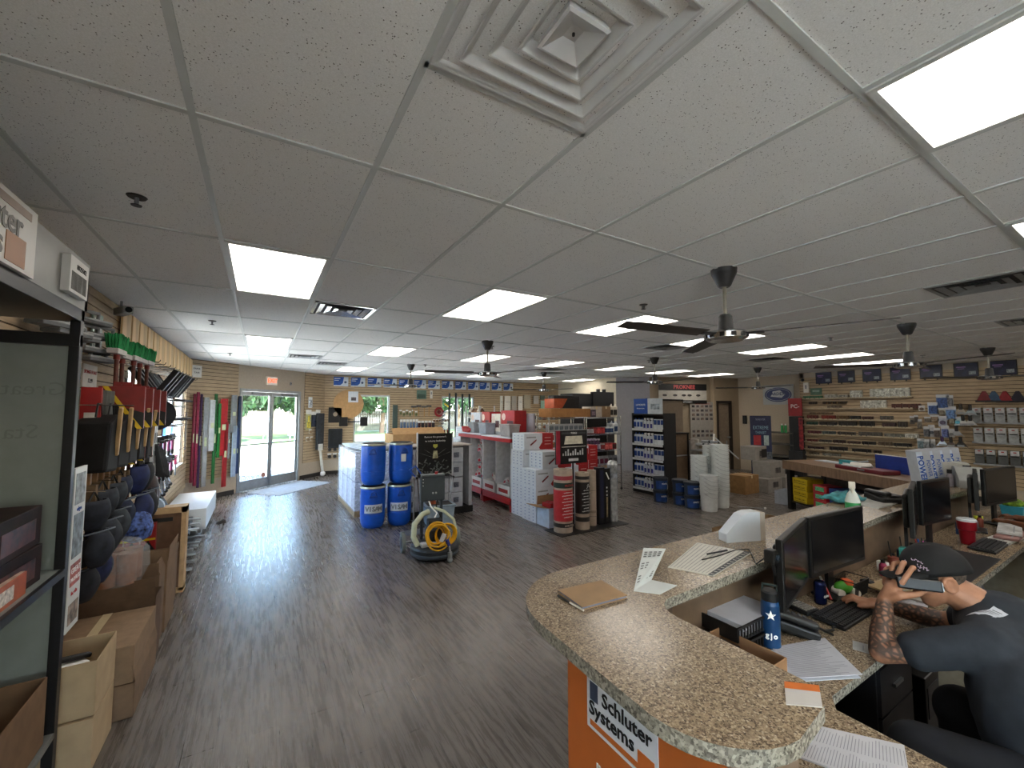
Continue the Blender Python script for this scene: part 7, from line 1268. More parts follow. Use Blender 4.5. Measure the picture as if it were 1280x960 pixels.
t = thing('paper_box', 'pale box behind the white angular printer', 'box', (6.45, 1.4, 1.0705), rad(20)); MB().b2((-.1, -.1, 0), (.1, .1, .22)).build('body', M('#b2b0a8', .5, n=.05), t, bev=.004); MB().b2((-.08, -.102, .1), (.06, -.1, .18)).build('label_sticker', GREY, t)
t = thing('sealant_bottle', 'dark capped bottle before the leaning white boxes', 'bottle', (6.1, 1.36, 1.0705)); MB().lathe([(0, 0), (.03, 0), (.03, .1), (.015, .13), (0, .13)], 14).build('bottle_body', M('#8f8a90', .4), t); MB().cyl((0, 0, .13), (0, 0, .17), .02).build('cap', BLACK, t)
# ================================================================ screens
def monitor(xc, yc, rz, lb, w=.55, h=.33, zt=1.25, stand=True):
    t = thing('monitor', lb, 'monitor', (xc, yc, .76), rz, 'black desk screens'); zc = zt - .76 - h / 2
    MB().b2((-w / 2, -.01, zc - h / 2), (w / 2, .02, zc + h / 2)).build('bezel', M('#0e0f10', .4), t, bev=.005); MB().b2((-w / 2 + .018, -.012, zc - h / 2 + .025), (w / 2 - .018, -.009, zc + h / 2 - .018)).build('screen', M('#101114', .15, n=.02), t)
    MB().box((0, .035, zc), (w * .7, .04, h * .7), taper=(1, 1)).build('back_cover', BLACK, t, bev=.015)
    MB().b2((-.03, .04, .01), (.03, .06, zc)).build('stand_neck', BLACK, t); MB().b2((-.11, -.05, 0), (.11, .1, .014)).build('stand_foot', BLACK, t, bev=.005); return t
monitor(2.345, 1.1, rad(14), 'left screen of the nearest pair, tilted towards the wall', w=.56)
monitor(2.94, 1.145, rad(-3), 'right screen of the nearest pair', w=.62)
monitor(4.14, 1.12, rad(13), 'left screen of the middle pair, seen almost edge on', w=.5, h=.34, zt=1.3)
monitor(4.62, 1.12, rad(-7), 'right screen of the middle pair', w=.46, h=.34, zt=1.3)
monitor(5.6, 1.08, rad(11), 'left screen of the furthest pair, half hidden', w=.42, zt=1.3)
monitor(6.08, 1.02, rad(-9), 'right screen of the furthest pair', w=.62, h=.34, zt=1.3)
# ================================================================ things on the desks
Z = .7605
t = thing('letter_tray', 'black slotted letter tray filled with white papers', 'tray', (2.15, 1.2, Z), rad(0)); t.location = (1.98, 1.33 - .12, Z)
for zz_ in (0, .075):
    MB().b2((-.17, -.12, zz_), (.17, .12, zz_ + .006)).build('tray_floor', BLACK, t)
    b = MB(); 
    for k in range(15): b.b2((-.165 + k * .0235, -.122, zz_), (-.157 + k * .0235, -.116, zz_ + .062)); b.b2((-.165 + k * .0235, .116, zz_), (-.157 + k * .0235, .122, zz_ + .062))
    b.b2((-.17, -.123, zz_ + .052), (.17, -.116, zz_ + .062)).b2((-.17, .116, zz_ + .052), (.17, .123, zz_ + .062)).b2((-.172, -.12, zz_), (-.166, .12, zz_ + .062))
    b.build('slotted_side', BLACK, t)
TRAY = t
t0 = None
for i in range(6):
    if t0 is None: t = t0 = thing('paper_stack', '', 'papers', (1.99, 1.205, Z + .082), 0, 'papers in the black tray'); MB().b2((-.15, -.105, 0), (.16, .105, .008)).build('paper_sheet', M('#b9bcc4', .5, n=.02), t)
    else: t = dup(t0, (1.99 + random.uniform(-.01, .02), 1.205, Z + .082 + i * .009), rad(random.uniform(-4, 4)))
    t['label'] = 'sheaf of white paper in the black slotted tray, %s from the bottom' % ORD[i]
t = thing('magazine', 'grey and teal papers lying under the black slotted tray', 'papers', (1.7, 1.15, Z), rad(10)); MB().b2((-.12, -.12, 0), (.28, .06, .012)).build('paper_sheet', M('#a19d94', .5, n=.04), t); MB().b2((-.02, -.1, .012), (.08, -.05, .013)).build('teal_patch', M('#4c7078', .5), t)
p0, p1 = at(900, 783, Z + .105), at(984, 822, Z + .105); ang = math.atan2(p1.y - p0.y, p1.x - p0.x); mid_ = (p0 + p1) / 2 + Vector((math.sin(ang), -math.cos(ang), 0)) * .055; hl = (p1 - p0).length / 2
carton('narrow_carton', 'long narrow open brown box beside the letter tray', mid_.x - hl, mid_.y - .055, mid_.x + hl, mid_.y + .055, Z, Z + .105, mat=M('#8d6a4a', .8, n=.04), inside=M('#7a5a3e', .8), open_=True, rz=ang)
t = thing('water_bottle', 'blue steel water bottle with a white star and lettering', 'bottle', (2.06, 1.08, Z), rad(-60)); MB().lathe([(0, 0), (.036, 0), (.039, .006), (.039, .19), (.036, .205), (.03, .212), (0, .212)], 30).build('bottle_body', M('#163c66', .35, .2, n=.04), t); MB().lathe([(0, .205), (.034, .205), (.036, .212), (.036, .245), (.03, .252), (0, .252)], 26).build('lid', M('#0e1114', .5), t); MB().tube([(-.03, 0, .24), (-.028, 0, .275), (.028, 0, .275), (.03, 0, .24)], .006).build('carry_loop', M('#1c2a28', .6), t)
def cyl_decal(t, pts, r_, z0, mat, name):
    k = MB(); k.add([(r_ * math.sin(x / r_), -r_ * math.cos(x / r_), z0 + y) for x, y in pts], [tuple(range(len(pts)))]); return k.build(name, mat, t)
star = []
for i in range(10): r_ = .024 if i % 2 == 0 else .009; star.append((r_ * math.sin(i * PI / 5), r_ * math.cos(i * PI / 5)))
b = MB(); b.add([(.0402 * math.sin(x / .0402), -.0402 * math.cos(x / .0402), .15 + y) for x, y in [(0, 0)] + star], [(0, 1 + i, 1 + (i + 1) % 10) for i in range(10)]); b.build('white_star', TXW, t)
for i, ch in enumerate('gjo'): a_ = (i - 1) * .42; text(ch, .034, TXW, t, (.0402 * math.sin(a_), -.0402 * math.cos(a_), .06), (PI / 2, 0, a_), bold=.001)
t = thing('desk_phone', 'black desk phone between the water bottle and the keyboard', 'phone', (2.29, 1.1, Z), rad(40)); MB().box((0, 0, .035), (.17, .2, .045), R=(rad(14), 0, 0)).build('phone_base', M('#101113', .4), t, bev=.01); MB().box((-.055, 0, .08), (.045, .2, .032), R=(rad(14), 0, 0)).build('handset', BLACK, t, bev=.012)
b = MB(); 
for i in range(4):
    for j in range(3): b.box((.0 + j * .024, -.07 + i * .024, .052 + i * .006), (.017, .015, .006), R=(rad(14), 0, 0))
b.build('key_pad', M('#5a5c5e', .5), t); MB().box((.03, .055, .078), (.07, .05, .004), R=(rad(14), 0, 0)).build('phone_display', M('#6b7068', .2), t); MB().tube([(-.05, -.1, .05), (-.03, -.16, .02), (.02, -.14, .01), (.05, -.19, .008), (.09, -.2, .006), (.1, -.27, .006)], .006).build('cord', BLACK, t)
def keyboard(x, y, rz, lb):
    t = thing('keyboard', lb, 'keyboard', (x, y, Z), rz); MB().box((0, 0, .012), (.43, .15, .018), R=(rad(4), 0, 0)).build('keyboard_body', M('#101012', .5), t, bev=.006); b = MB()
    for i in range(20):
        for j in range(5): b.box((-.2 + i * .021, -.055 + j * .026, .021 + j * .0018), (.017, .021, .007), R=(rad(4), 0, 0))
    b.build('keys', M('#1c1c1f', .5), t)
keyboard(2.71, 1.03, rad(0), 'black keyboard in front of the nearest screens'); keyboard(5.0, .92, 0, 'black keyboard in front of the middle screens'); keyboard(6.15, .92, 0, 'black keyboard under the second person\'s hand')
t = thing('calculator', 'dark calculator with pale keys beside the black keyboard', 'calculator', (2.56, 1.19, Z), rad(-10)); MB().box((0, 0, .015), (.1, .16, .022)).build('case_body', M('#17181a', .5), t, bev=.005); b = MB()
for i in range(5):
    for j in range(4): b.b2((-.04 + j * .021, -.065 + i * .019, .026), (-.025 + j * .021, -.052 + i * .019, .03))
b.build('keys', M('#8a8780', .5), t); MB().b2((-.04, .04, .026), (.04, .065, .028)).build('display', M('#7a8674', .3), t)
IV = [at(965, 811, Z), at(1031, 799, Z), at(1078, 845, Z), at(990, 850, Z)]; IV = [(p.x, p.y) for p in IV]
t, P_ = face('printed sheet lying in front of the water bottle, upper one of two', 'invoice_sheet', 'paper', IV, Z + .004, M('#b9bac0', .5, n=.02)); kx, ky = t.location[:2]; a, b, c, d = sub(IV, kx, ky)
lines(t, a, b, c, d, 26, .002, M('#8d8f98', .6), lo=.05, hi=.95, jit=.3, wd=.14)
IW = [(x - .025, y - .004) for x, y in IV]; t, _ = face('white sheet under the printed invoice, lower one of two', 'invoice_sheet', 'paper', IW, Z, M('#b2bac4', .5, n=.02))
t = thing('form_pages', 'stapled printed form pages on the side desk at the bottom edge', 'paper', (1.62, .62, Z)); Q2 = [(1.47, .72), (1.66, .755), (1.82, .55), (1.6, .47)]
P2 = sub(Q2, 1.62, .62); MB().prism([P2[0], P2[3], P2[2], P2[1]], .001, .006).build('paper_sheet', M('#bcbcc0', .5, n=.02), t); lines(t, P2[0], P2[1], P2[2], P2[3], 34, .002, M('#8b8c92', .6), lo=.05, hi=.47, jit=.1, wd=.12, z=.0065); lines(t, P2[0], P2[1], P2[2], P2[3], 30, .002, M('#8b8c92', .6), lo=.53, hi=.95, jit=.1, wd=.12, z=.0065)
t = thing('business_card', 'small white card on the desk below the tattooed forearm', 'card', (2.4, .86, Z), rad(20)); MB().b2((-.045, -.03, 0), (.045, .03, .002)).build('card', M('#a9a9a6', .5), t); MB().b2((-.03, -.01, .002), (.02, -.005, .0024)).build('printed_line', GREY, t)
t = thing('small_white_box', 'small white box with cables under the counter end on the side desk', 'box', (1.36, .55, Z)); MB().b2((-.035, -.03, 0), (.035, .04, .09)).build('body', M('#c2c8ce', .4, n=.02), t, bev=.003); MB().b2((-.0355, -.02, .02), (-.035, .02, .06)).build('label_sticker', GREY, t)
t = thing('notepad', 'brown wooden tray on the side desk below the counter end', 'tray', (1.36, .4, Z)); MB().b2((-.05, -.1, 0), (.06, .09, .03)).build('tray_body', M('#9c7a52', .6, n=.1), t, bev=.003); MB().b2((-.04, -.09, .03), (.05, .08, .032)).build('lining', M('#c9b48c', .7), t)
t = thing('tape_dispenser', 'green and orange tape dispenser with white wheels before the right screen', 'tape dispenser', (2.98, 1.14, Z), rad(-30)); MB().sphere((0, 0, .045), .045, n=18, sc=(1.2, .7, .8)).build('dispenser_body', M('#3f8a22', .45, n=.05), t); MB().b2((.0, -.025, .06), (.045, .025, .09)).build('orange_top', M('#c9582a', .5), t, bev=.006); [MB().cyl((x, -.04, .022), (x, .04, .022), .022, n=18).build('wheel', OFFW, t) for x in (-.04, .05)]
t = thing('energy_can', 'dark blue can with white script between the screens', 'can', (2.74, 1.16, Z)); MB().lathe([(0, 0), (.025, 0), (.03, .008), (.03, .11), (.025, .122), (0, .12)], 22).build('can_body', M('#162048', .25, .5, n=.1), t); text('Celsius', .02, TXW, t, (0, -.0305, .05), (PI / 2, 0, 0))
t = thing('marker', 'red marker standing against the dark cable near the screens', 'marker', (2.82, 1.14, Z + .01), .6); MB().cyl((0, 0, 0), (.09, .02, .07), .007, n=10).build('barrel', RED, t); MB().cyl((.09, .02, .07), (.11, .025, .085), .006, n=10).build('cap', OFFW, t)
t = thing('marker', 'black and red barcode scanner lying on the desk by the keyboard', 'scanner', (3.1, 1.12, Z), rad(-12)); t.name = 'barcode_scanner'; MB().box((0, 0, .03), (.18, .035, .03)).build('handle', BLACK, t, bev=.01); MB().box((.1, 0, .035), (.05, .06, .045)).build('scan_head', DARK, t, bev=.01); MB().b2((.124, -.025, .02), (.127, .025, .05)).build('red_window', RED, t)
for i, (x, y, r_, c) in enumerate(((3.3, .95, 10, '#b4b5ba'), (3.36, .93, 4, '#a9a49a'), (3.42, .98, -8, '#b7b7ba'), (3.28, .98, -14, '#a08a66'))):
    t = thing('folder_stack', ('pale folder with dark stripes, lowest in the pile by the cap', 'tan envelope in the pile by the cap', 'white papers in the pile by the cap', 'manila sheet on top of the pile by the cap')[i], 'papers', (x, y, Z + .012 * i), rad(r_)); MB().b2((-.16, -.1, 0), (.16, .09, .01)).build('paper_sheet', M(c, .5, n=.05), t); MB().b2((-.14, -.102, .002), (.14, -.1, .006)).build('dark_edge', DARK, t); MB().b2((-.12, -.06, .01), (.1, -.05, .0105)).build('printed_line', GREY, t)
t = thing('blue_cloth', 'crumpled blue cloth on the desk behind the papers', 'cloth', (3.66, 1.12, Z)); MB().sphere((0, 0, .02), .05, n=12, sc=(1.4, .9, .5)).build('cloth_body', M('#1f4f94', .8, n=.3, sc=40), t)
t = thing('wire_basket', 'black wire mesh basket under the right screen', 'basket', (3.05, 1.13, Z)); b = MB()
for k in range(14): b.cyl((-.08 + k * .0125, -.05, 0), (-.09 + k * .0138, -.06, .09), .002, n=5); b.cyl((-.08 + k * .0125, .05, 0), (-.09 + k * .0138, .06, .09), .002, n=5)
b.tube([(-.09, -.06, .09), (.09, -.06, .09), (.09, .06, .09), (-.09, .06, .09)], .003, closed=True).b2((-.08, -.05, 0), (.08, .05, .003)); b.build('mesh', BLACK, t)
t = thing('desk_mat', 'thin black desk mat beside the red tumbler', 'mat', (3.95, .95, Z)); MB().b2((-.55, -.15, 0), (.72, .14, .004)).build('mat_body', M('#141416', .6), t, bev=.002)
t = thing('tumbler', 'red steel tumbler with a clear lid on the desk', 'cup', (4.98, 1.03, Z + .001)); t.scale = (1.2, 1.2, 1.2); MB().lathe([(0, 0), (.034, 0), (.036, .01), (.041, .09), (.047, .095), (.05, .15), (.048, .155), (0, .15)], 26).build('tumbler_body', M('#8c1420', .3, .4, n=.05), t); MB().lathe([(0, .152), (.05, .152), (.05, .165), (.044, .17), (0, .168)], 24).build('lid', M('#b9bcc0', .15, n=.02), t)
t = thing('pen_holder', 'yellow and white mug of pens before the middle screens', 'mug', (4.08, 1.08, Z)); MB().lathe([(0, 0), (.045, 0), (.05, .01), (.05, .1), (.044, .1), (.042, .01), (0, .01)], 20).build('mug_body', M('#b5974a', .5, n=.3, sc=30), t); [MB().cyl((0, 0, .02), (.03 * math.cos(a), .03 * math.sin(a), .17), .004, n=6).build('pen', m_, t) for a, m_ in ((0, BLACK), (1.5, RED), (3, TXB), (4.4, BLACK))]
t = thing('sticky_notes', 'fan of orange and pink sticky notes on the desk', 'notes', (4.5, 1.14, Z), .4); MB().box((0, 0, .03), (.09, .07, .012), R=(.3, .2, 0)).build('orange_pad', M('#c9542a', .6), t); MB().box((.05, -.01, .028), (.08, .07, .012), R=(.3, -.1, .3)).build('pink_pad', M('#b43a8a', .6), t); MB().b2((-.04, -.03, 0), (.08, .03, .015)).build('holder', BLACK, t)
t = thing('stapler', 'black stapler and clip box behind the red tumbler', 'stapler', (4.25, .98, Z), .2); MB().box((0, 0, .03), (.14, .035, .05)).build('stapler_body', BLACK, t, bev=.01); MB().b2((-.07, -.02, 0), (.07, .02, .01)).build('stapler_base', DARK, t)
for i, (x, y, c, lb) in enumerate(((4.9, 1.02 - .12, '#b9b9b4', 'white papers right of the red tumbler, lowest'), (5.0, .88, '#8f6a64', 'printed leaflet right of the red tumbler, middle'), (5.1, .9, '#b4b4b2', 'rolled white papers right of the red tumbler, topmost'))):
    t = thing('loose_paper', lb, 'paper', (x + .5, y, Z + .024 * i + (0 if i else 0)), rad(-4 + 6 * i)); MB().b2((-.22, -.07, 0), (.22, .07, .02)).build('paper_sheet', M(c, .5, n=.15), t, bev=.004); MB().b2((-.18, -.03, .02), (.1, -.02, .0205)).build('printed_line', GREY, t)
rr = random.Random(21)
for i in range(14):
    x = 3.55 + (i % 7) * .09 if i < 7 else 5.3 + (i % 7) * .1; y = 1.13 + .03 * (i % 2) - (0 if i < 7 else .02)
    c = rr.choice(('#3a8a80', '#8c2a4a', '#c9c9c6', '#26406a', '#c4cf3a', '#5a5a5e', '#7a3a2a'))
    t = thing('desk_supply', 'small coloured supply between the screens, %s from the papers, %s' % (ORD[i % 7], 'near group' if i < 7 else 'far group'), 'desk supply', (x, y, Z), rr.uniform(0, 3)); h_ = rr.uniform(.05, .13)
    if i % 3 == 0: MB().lathe([(0, 0), (.022, 0), (.022, h_ * .8), (.012, h_), (0, h_)], 14).build('bottle_body', M(c, .5, n=.1), t); MB().cyl((0, 0, h_), (0, 0, h_ + .02), .012).build('cap', BLACK, t)
    elif i % 3 == 1: MB().box((0, 0, h_ / 2), (.06, .035, h_), R=(0, .0, 0)).build('body', M(c, .5, n=.2), t, bev=.006); MB().b2((-.02, -.0185, h_ * .3), (.02, -.0175, h_ * .6)).build('label_sticker', OFFW, t)
    else: MB().lathe([(0, 0), (.03, 0), (.03, h_ * .7), (0, h_ * .7)], 16).build('cup_body', M(c, .5, n=.1), t); MB().cyl((.01, 0, h_ * .6), (.02, .01, h_ * 1.5), .004, n=6).build('pen', BLACK, t)
t = thing('green_basket', 'green leafy mass and turquoise bin at the right edge of the desk', 'bin', (6.75, 1.05, Z)); MB().box((0, 0, .05), (.16, .14, .1), taper=(1.15, 1.15)).build('bin_body', M('#3aa0b8', .5, n=.05), t, bev=.005); MB().sphere((0, 0, .12), .09, n=14, sc=(1.1, .9, .6)).build('green_cloth', M('#6f8f2a', .9, n=.3, sc=30), t)
t['label'] = 'turquoise bin with a green cloth at the right edge of the desk'
# ================================================================ people
def Pt(u, v, dep): d = ray(u, v); return Vector((d.x * dep, d.y * dep, CAMZ + d.z * dep))
def skin_mat(name, base, spots=()):
    m, t, b, L = nodes(name); v = coord(t, L); col = mix(t, L, rng(t, L, noise(t, L, v, 30, 4), .3, .7), lin(base), tuple(x * .78 for x in lin(base)))
    for p, r_ in spots:
        vm = t.nodes.new('ShaderNodeVectorMath'); vm.operation = 'DISTANCE'; L.new(v, vm.inputs[0]); vm.inputs[1].default_value = p
        mask = rng(t, L, vm.outputs['Value'], r_, r_ - .02); vo = t.nodes.new('ShaderNodeTexVoronoi'); vo.feature = 'DISTANCE_TO_EDGE'; vo.inputs['Scale'].default_value = 42; L.new(v, vo.inputs['Vector'])
        mu = t.nodes.new('ShaderNodeMath'); mu.operation = 'MULTIPLY'; L.new(mask, mu.inputs[0]); L.new(rng(t, L, vo.outputs['Distance'], .1, .3, .9, .25), mu.inputs[1])
        col = mix(t, L, mu.outputs[0], col, lin('#2e2926'))
    L.new(col, b.inputs['Base Color']); b.inputs['Roughness'].default_value = .5; return m
def limb(b, pts, rs, n=14):
    for i, p in enumerate(pts):
        b.sphere(p, rs[i], n=n, m=8)
        if i: b.cyl(pts[i - 1], p, rs[i - 1], rs[i], n=n)
def fused(b, name, mat, parent, vox, it=8):
    o = b.build(name, mat, parent); r_ = o.modifiers.new('remesh', 'REMESH'); r_.mode = 'VOXEL'; r_.voxel_size = vox; r_.use_smooth_shade = True
    s_ = o.modifiers.new('smooth', 'SMOOTH'); s_.factor = .5; s_.iterations = it; return o
def typing(b, w_, d, side):
    d = d.normalized(); x = Vector((d.y, -d.x, 0)); up = Vector((0, 0, 1)); p0 = w_ + d * .085
    limb(b, [w_, w_ + d * .03], [.027, .03]); 
    for k in range(4):
        q = p0 + x * (.031 - k * .021); limb(b, [w_ + d * .025 + x * (.012 - k * .008), q], [.02, .014], 10); l_ = (.07, .078, .072, .058)[k]
        limb(b, [q, q + d * l_ * .45 + up * .012, q + d * l_ * .8 + up * .0, q + d * l_ - up * .016], [.0115, .0105, .0095, .0085], 8)
    q = w_ + d * .03 - x * side * .03; limb(b, [w_ + d * .01, q, q + d * .035 - x * side * .018 - up * .008, q + d * .06 - x * side * .02 - up * .014], [.02, .015, .012, .01], 8)
def person(lb, H_, f, neck, sh, el, wr, pel, skin, shirt, pants, phone=None, knees=None):
    t = thing('person', lb, 'person', (0, 0, 0)); f = f.normalized(); rt = f.cross(Vector((0, 0, 1))).normalized(); up = rt.cross(f); R = Matrix((rt, f, up)).transposed()
    def h(x, y, z): return H_ + R @ Vector((x, y, z))
    b = MB(); b.sphere(h(0, -.01, .03), .1, n=24, m=16, sc=(.78, .98, .92), R=R).sphere(h(0, .025, -.045), .075, n=20, m=12, sc=(.82, .85, 1), R=R).sphere(h(0, .045, -.1), .04, n=14, sc=(1, .8, .7), R=R)
    b.cyl(h(0, .08, .02), h(0, .112, -.028), .009, .016, n=10).sphere(h(0, .105, -.03), .017, n=10).sphere(h(.032, .07, .022), .022, n=10, sc=(1.1, .6, .6), R=R).sphere(h(-.032, .07, .022), .022, n=10, sc=(1.1, .6, .6), R=R)
    b.sphere(h(0, .088, -.062), .022, n=10, sc=(1.2, .5, .35), R=R)
    for s_ in (-1, 1): b.tube([h(s_ * .08, -.012 + .022 * math.cos(a * .7), -.01 + .032 * math.sin(a * .7)) + R @ Vector((s_ * .008, 0, 0)) for a in range(9)], .008, n=6, closed=True).sphere(h(s_ * .078, -.012, -.012), .024, n=10, sc=(.4, .8, 1.1), R=R)
    limb(b, [h(0, -.03, -.05), neck, (sh[0] + sh[1]) / 2], [.066, .074, .1]); mid = (sh[0] + sh[1]) / 2
    limb(b, [sh[0], mid, sh[1]], [.06, .1, .06]); limb(b, [mid, mid.lerp(pel, .5), pel], [.12, .14, .13])
    for i in (0, 1):
        m_ = sh[i].lerp(el[i], .5); limb(b, [sh[i], m_, el[i]], [.058, .052, .044]); fm = el[i].lerp(wr[i], .35); limb(b, [el[i], fm, wr[i]], [.044, .046, .029])
        if phone and i == 0: continue
        typing(b, wr[i], (wr[i] - el[i]) * Vector((1, 1, 0)) + f * .05, 1 if i else -1)
    if phone:
        w_ = wr[0]; pc = Pt(1116, 736, 1.89); limb(b, [w_, pc], [.029, .032]); MC = []
        for k, (q, dp, r_) in enumerate((([(1128, 728), (1141, 709), (1154, 711), (1154, 723)], 1.85, .0112), ([(1120, 725), (1129, 703), (1142, 704), (1144, 717)], 1.885, .0115), ([(1112, 725), (1117, 704), (1129, 702), (1133, 714)], 1.92, .011), ([(1106, 729), (1107, 711), (1117, 707), (1122, 716)], 1.95, .01))):
            pp = [Pt(u, v, dp) for u, v in q]; limb(b, [pc, pp[0]], [.024, r_ * 1.25], 10); limb(b, pp, [r_ * 1.15, r_, r_ * .92, r_ * .82], 9)
        limb(b, [w_, Pt(1124, 745, 1.85), Pt(1145, 743, 1.83), Pt(1166, 736, 1.825)], [.022, .018, .014, .0115], 10)
    body = fused(b, 'body', skin, t, .0055)
    b = MB(); limb(b, [sh[0], mid, sh[1]], [.082, .135, .082], 18); limb(b, [mid + Vector((0, -.02, 0)), mid.lerp(pel, .35), mid.lerp(pel, .7), pel], [.16, .215 if phone else .19, .235 if phone else .2, .21], 22); limb(b, [neck.lerp(mid, .25), mid], [.088, .13], 18)
    for i in (0, 1): limb(b, [sh[i], sh[i].lerp(el[i], .35), sh[i].lerp(el[i], .62)], [.082, .08, .077], 18)
    if phone: limb(b, [V((2.52, .34, .76)), V((2.5, .3, .66))], [.22, .23], 20)
    b = fused(b, 'shirt', shirt, t, .011, 10)
    tx = bpy.data.textures.new('folds', 'CLOUDS'); tx.noise_scale = .16; d_ = b.modifiers.new('folds', 'DISPLACE'); d_.texture = tx; d_.strength = .022; d_.mid_level = .5
    b = MB(); kn = knees or [pel + Vector((-.2, .48, -.04)), pel + Vector((.2, .48, -.04))]
    for i in (0, 1): s_ = (-1, 1)[i]; limb(b, [pel + Vector((s_ * .1, 0, -.06)), kn[i]], [.14, .1 if phone else .085], 16); limb(b, [kn[i], Vector((kn[i].x, kn[i].y + .02, .12))], [.082, .055], 14)
    limb(b, [pel + Vector((-.1, 0, -.04)), pel + Vector((.1, 0, -.04))], [.15, .15], 16); fused(b, 'trousers', pants, t, .014)
    for i in (0, 1): MB().sphere((kn[i].x, kn[i].y + .08, .045), .055, n=16, sc=(.85, 2.2, .8)).build('shoe', BLACK, t)
    return t, h, R
SK = skin_mat('skin', '#a9785c', (((2.385, .752, .885), .135), ((2.88, .8, .8), .12)))
V = Vector
pel = V((2.5, .1, .58))
Pw = [Pt(1106, 750, 1.9), V((2.86, .93, .815))]
t, h, R = person('man in a black cap and dark grey T-shirt with tattooed forearms, leaning on the desk with a phone at his ear', V((2.62, .655, 1.105)), V((-.62, .78, -.28)), V((2.69, .53, 1.0)), [V((2.47, .47, .93)), V((2.95, .5, .905))], [V((2.33, .765, .805)), V((2.92, .7, .81))], Pw, pel, SK, M('#272c33', .85, n=.08, sc=20), M('#101319', .85, n=.1), phone=True, knees=[V((2.14, .6, .58)), V((2.66, .6, .54))])
t['label'] = 'man in black cap and grey T-shirt leaning on the desk, phone at his ear'
CAPM = M('#0d0e11', .75, n=.15, sc=25)
k = MB(); n = 28; rows = 9; V_ = []
for j in range(rows + 1):
    a = PI / 2 * j / rows
    for i in range(n): q = 2 * PI * i / n; V_.append(h(.093 * math.cos(q) * math.sin(a) ** .8, -.014 + .12 * math.sin(q) * math.sin(a) ** .8, .03 - .018 * max(0, -math.sin(q)) * math.sin(a) + .108 * math.cos(a)))
k.add(V_, [(j * n + i, (j + 1) * n + i, (j + 1) * n + (i + 1) % n, j * n + (i + 1) % n) for j in range(rows) for i in range(n)], 0, True)
cap = k.build('cap', CAPM, t, solid=-.004)
k = MB(); V_ = []
for j in range(6):
    for i in range(13): a = PI * (i / 12); r_ = j / 5; V_.append(h(.084 * math.cos(a) * (1 - .1 * r_), .02 + .075 * math.sin(a) + .1 * r_ * math.sin(a) ** .6, .04 + .008 * math.sin(a) - .012 * r_ - .012 * abs(math.cos(a)) * r_))
k.add(V_, [(j * 13 + i, j * 13 + i + 1, (j + 1) * 13 + i + 1, (j + 1) * 13 + i) for j in range(5) for i in range(12)], 0, True); k.build('cap_brim', CAPM, cap, solid=.004)
k = MB(); rr = random.Random(8)
for j, (n_, y_) in enumerate(((4, .012), (8, -.008), (3, -.024))):
    for i in range(n_): x_ = (i - (n_ - 1) / 2) * .0115; k.box((x_, y_, 0), (.003, (.007, .015, .004)[j] * rr.uniform(.8, 1.1), .001), R=(0, 0, rr.uniform(-.5, .3))); k.box((x_ + .004, y_ + rr.uniform(-.004, .004), 0), (.007, .003, .001), R=(0, 0, rr.uniform(-.4, .6)))
o = k.build('cap_lettering', M('#c7b4c8', .6, n=0), cap)
zc = (R @ Vector((-.62, .72, .32))).normalized(); yc = (R @ Vector((-.1, -.3, .95))); yc = (yc - zc * yc.dot(zc)).normalized(); xc = yc.cross(zc); pc = h(-.058, .066, .085)
o.matrix_world = Matrix(((xc.x, yc.x, zc.x, pc.x), (xc.y, yc.y, zc.y, pc.y), (xc.z, yc.z, zc.z, pc.z), (0, 0, 0, 1)))
k = MB(); k.sphere(h(0, -.015, .02), .1, n=24, m=14, sc=(.79, .99, .8), R=R); k.build('hair', M('#4a4039', .9, n=.3, sc=80), t)
# white printed card on the back of the shirt
sh_ = [o for o in C.objects if o.parent is t and o.name.startswith('shirt')][0]
c0 = V((2.71, .47, .92)); d0 = ray(1239, 770).normalized(); o0 = V((0, 0, CAMZ)); bq = d0.dot(c0 - o0); pp = o0 + d0 * (bq - math.sqrt(max(.0, .175 ** 2 - (c0 - o0 - d0 * bq).length_squared)))
nz = (pp - c0).normalized(); nz = (nz - d0).normalized(); nx = d0.cross(V((0, 0, 1))).normalized(); nx = (nx - nz * nx.dot(nz)).normalized(); ny = nz.cross(nx)
def card(w_, h_, off, mat, name, cx=0, cy=0):
    k = MB(); a_ = rad(-28); q = [(cx + (i / 6 - .5) * w_, cy + (j / 6 - .5) * h_) for j in range(7) for i in range(7)]
    k.add([pp + nx * (x * math.cos(a_) - y * math.sin(a_)) + ny * (x * math.sin(a_) + y * math.cos(a_)) for x, y in q], [(j * 7 + i, j * 7 + i + 1, (j + 1) * 7 + i + 1, (j + 1) * 7 + i) for j in range(6) for i in range(6)])
    o = k.build(name, mat, t); m_ = o.modifiers.new('wrap', 'SHRINKWRAP'); m_.target = sh_; m_.wrap_method = 'NEAREST_SURFACEPOINT'; m_.wrap_mode = 'ABOVE_SURFACE'; m_.offset = off; return o
card(.05, .12, .004, M('#b9bec6', .6, n=.02), 'back_print')
for i in range(4): card(.03, .006, .006, DARK, 'print_line', 0, .04 - i * .024)
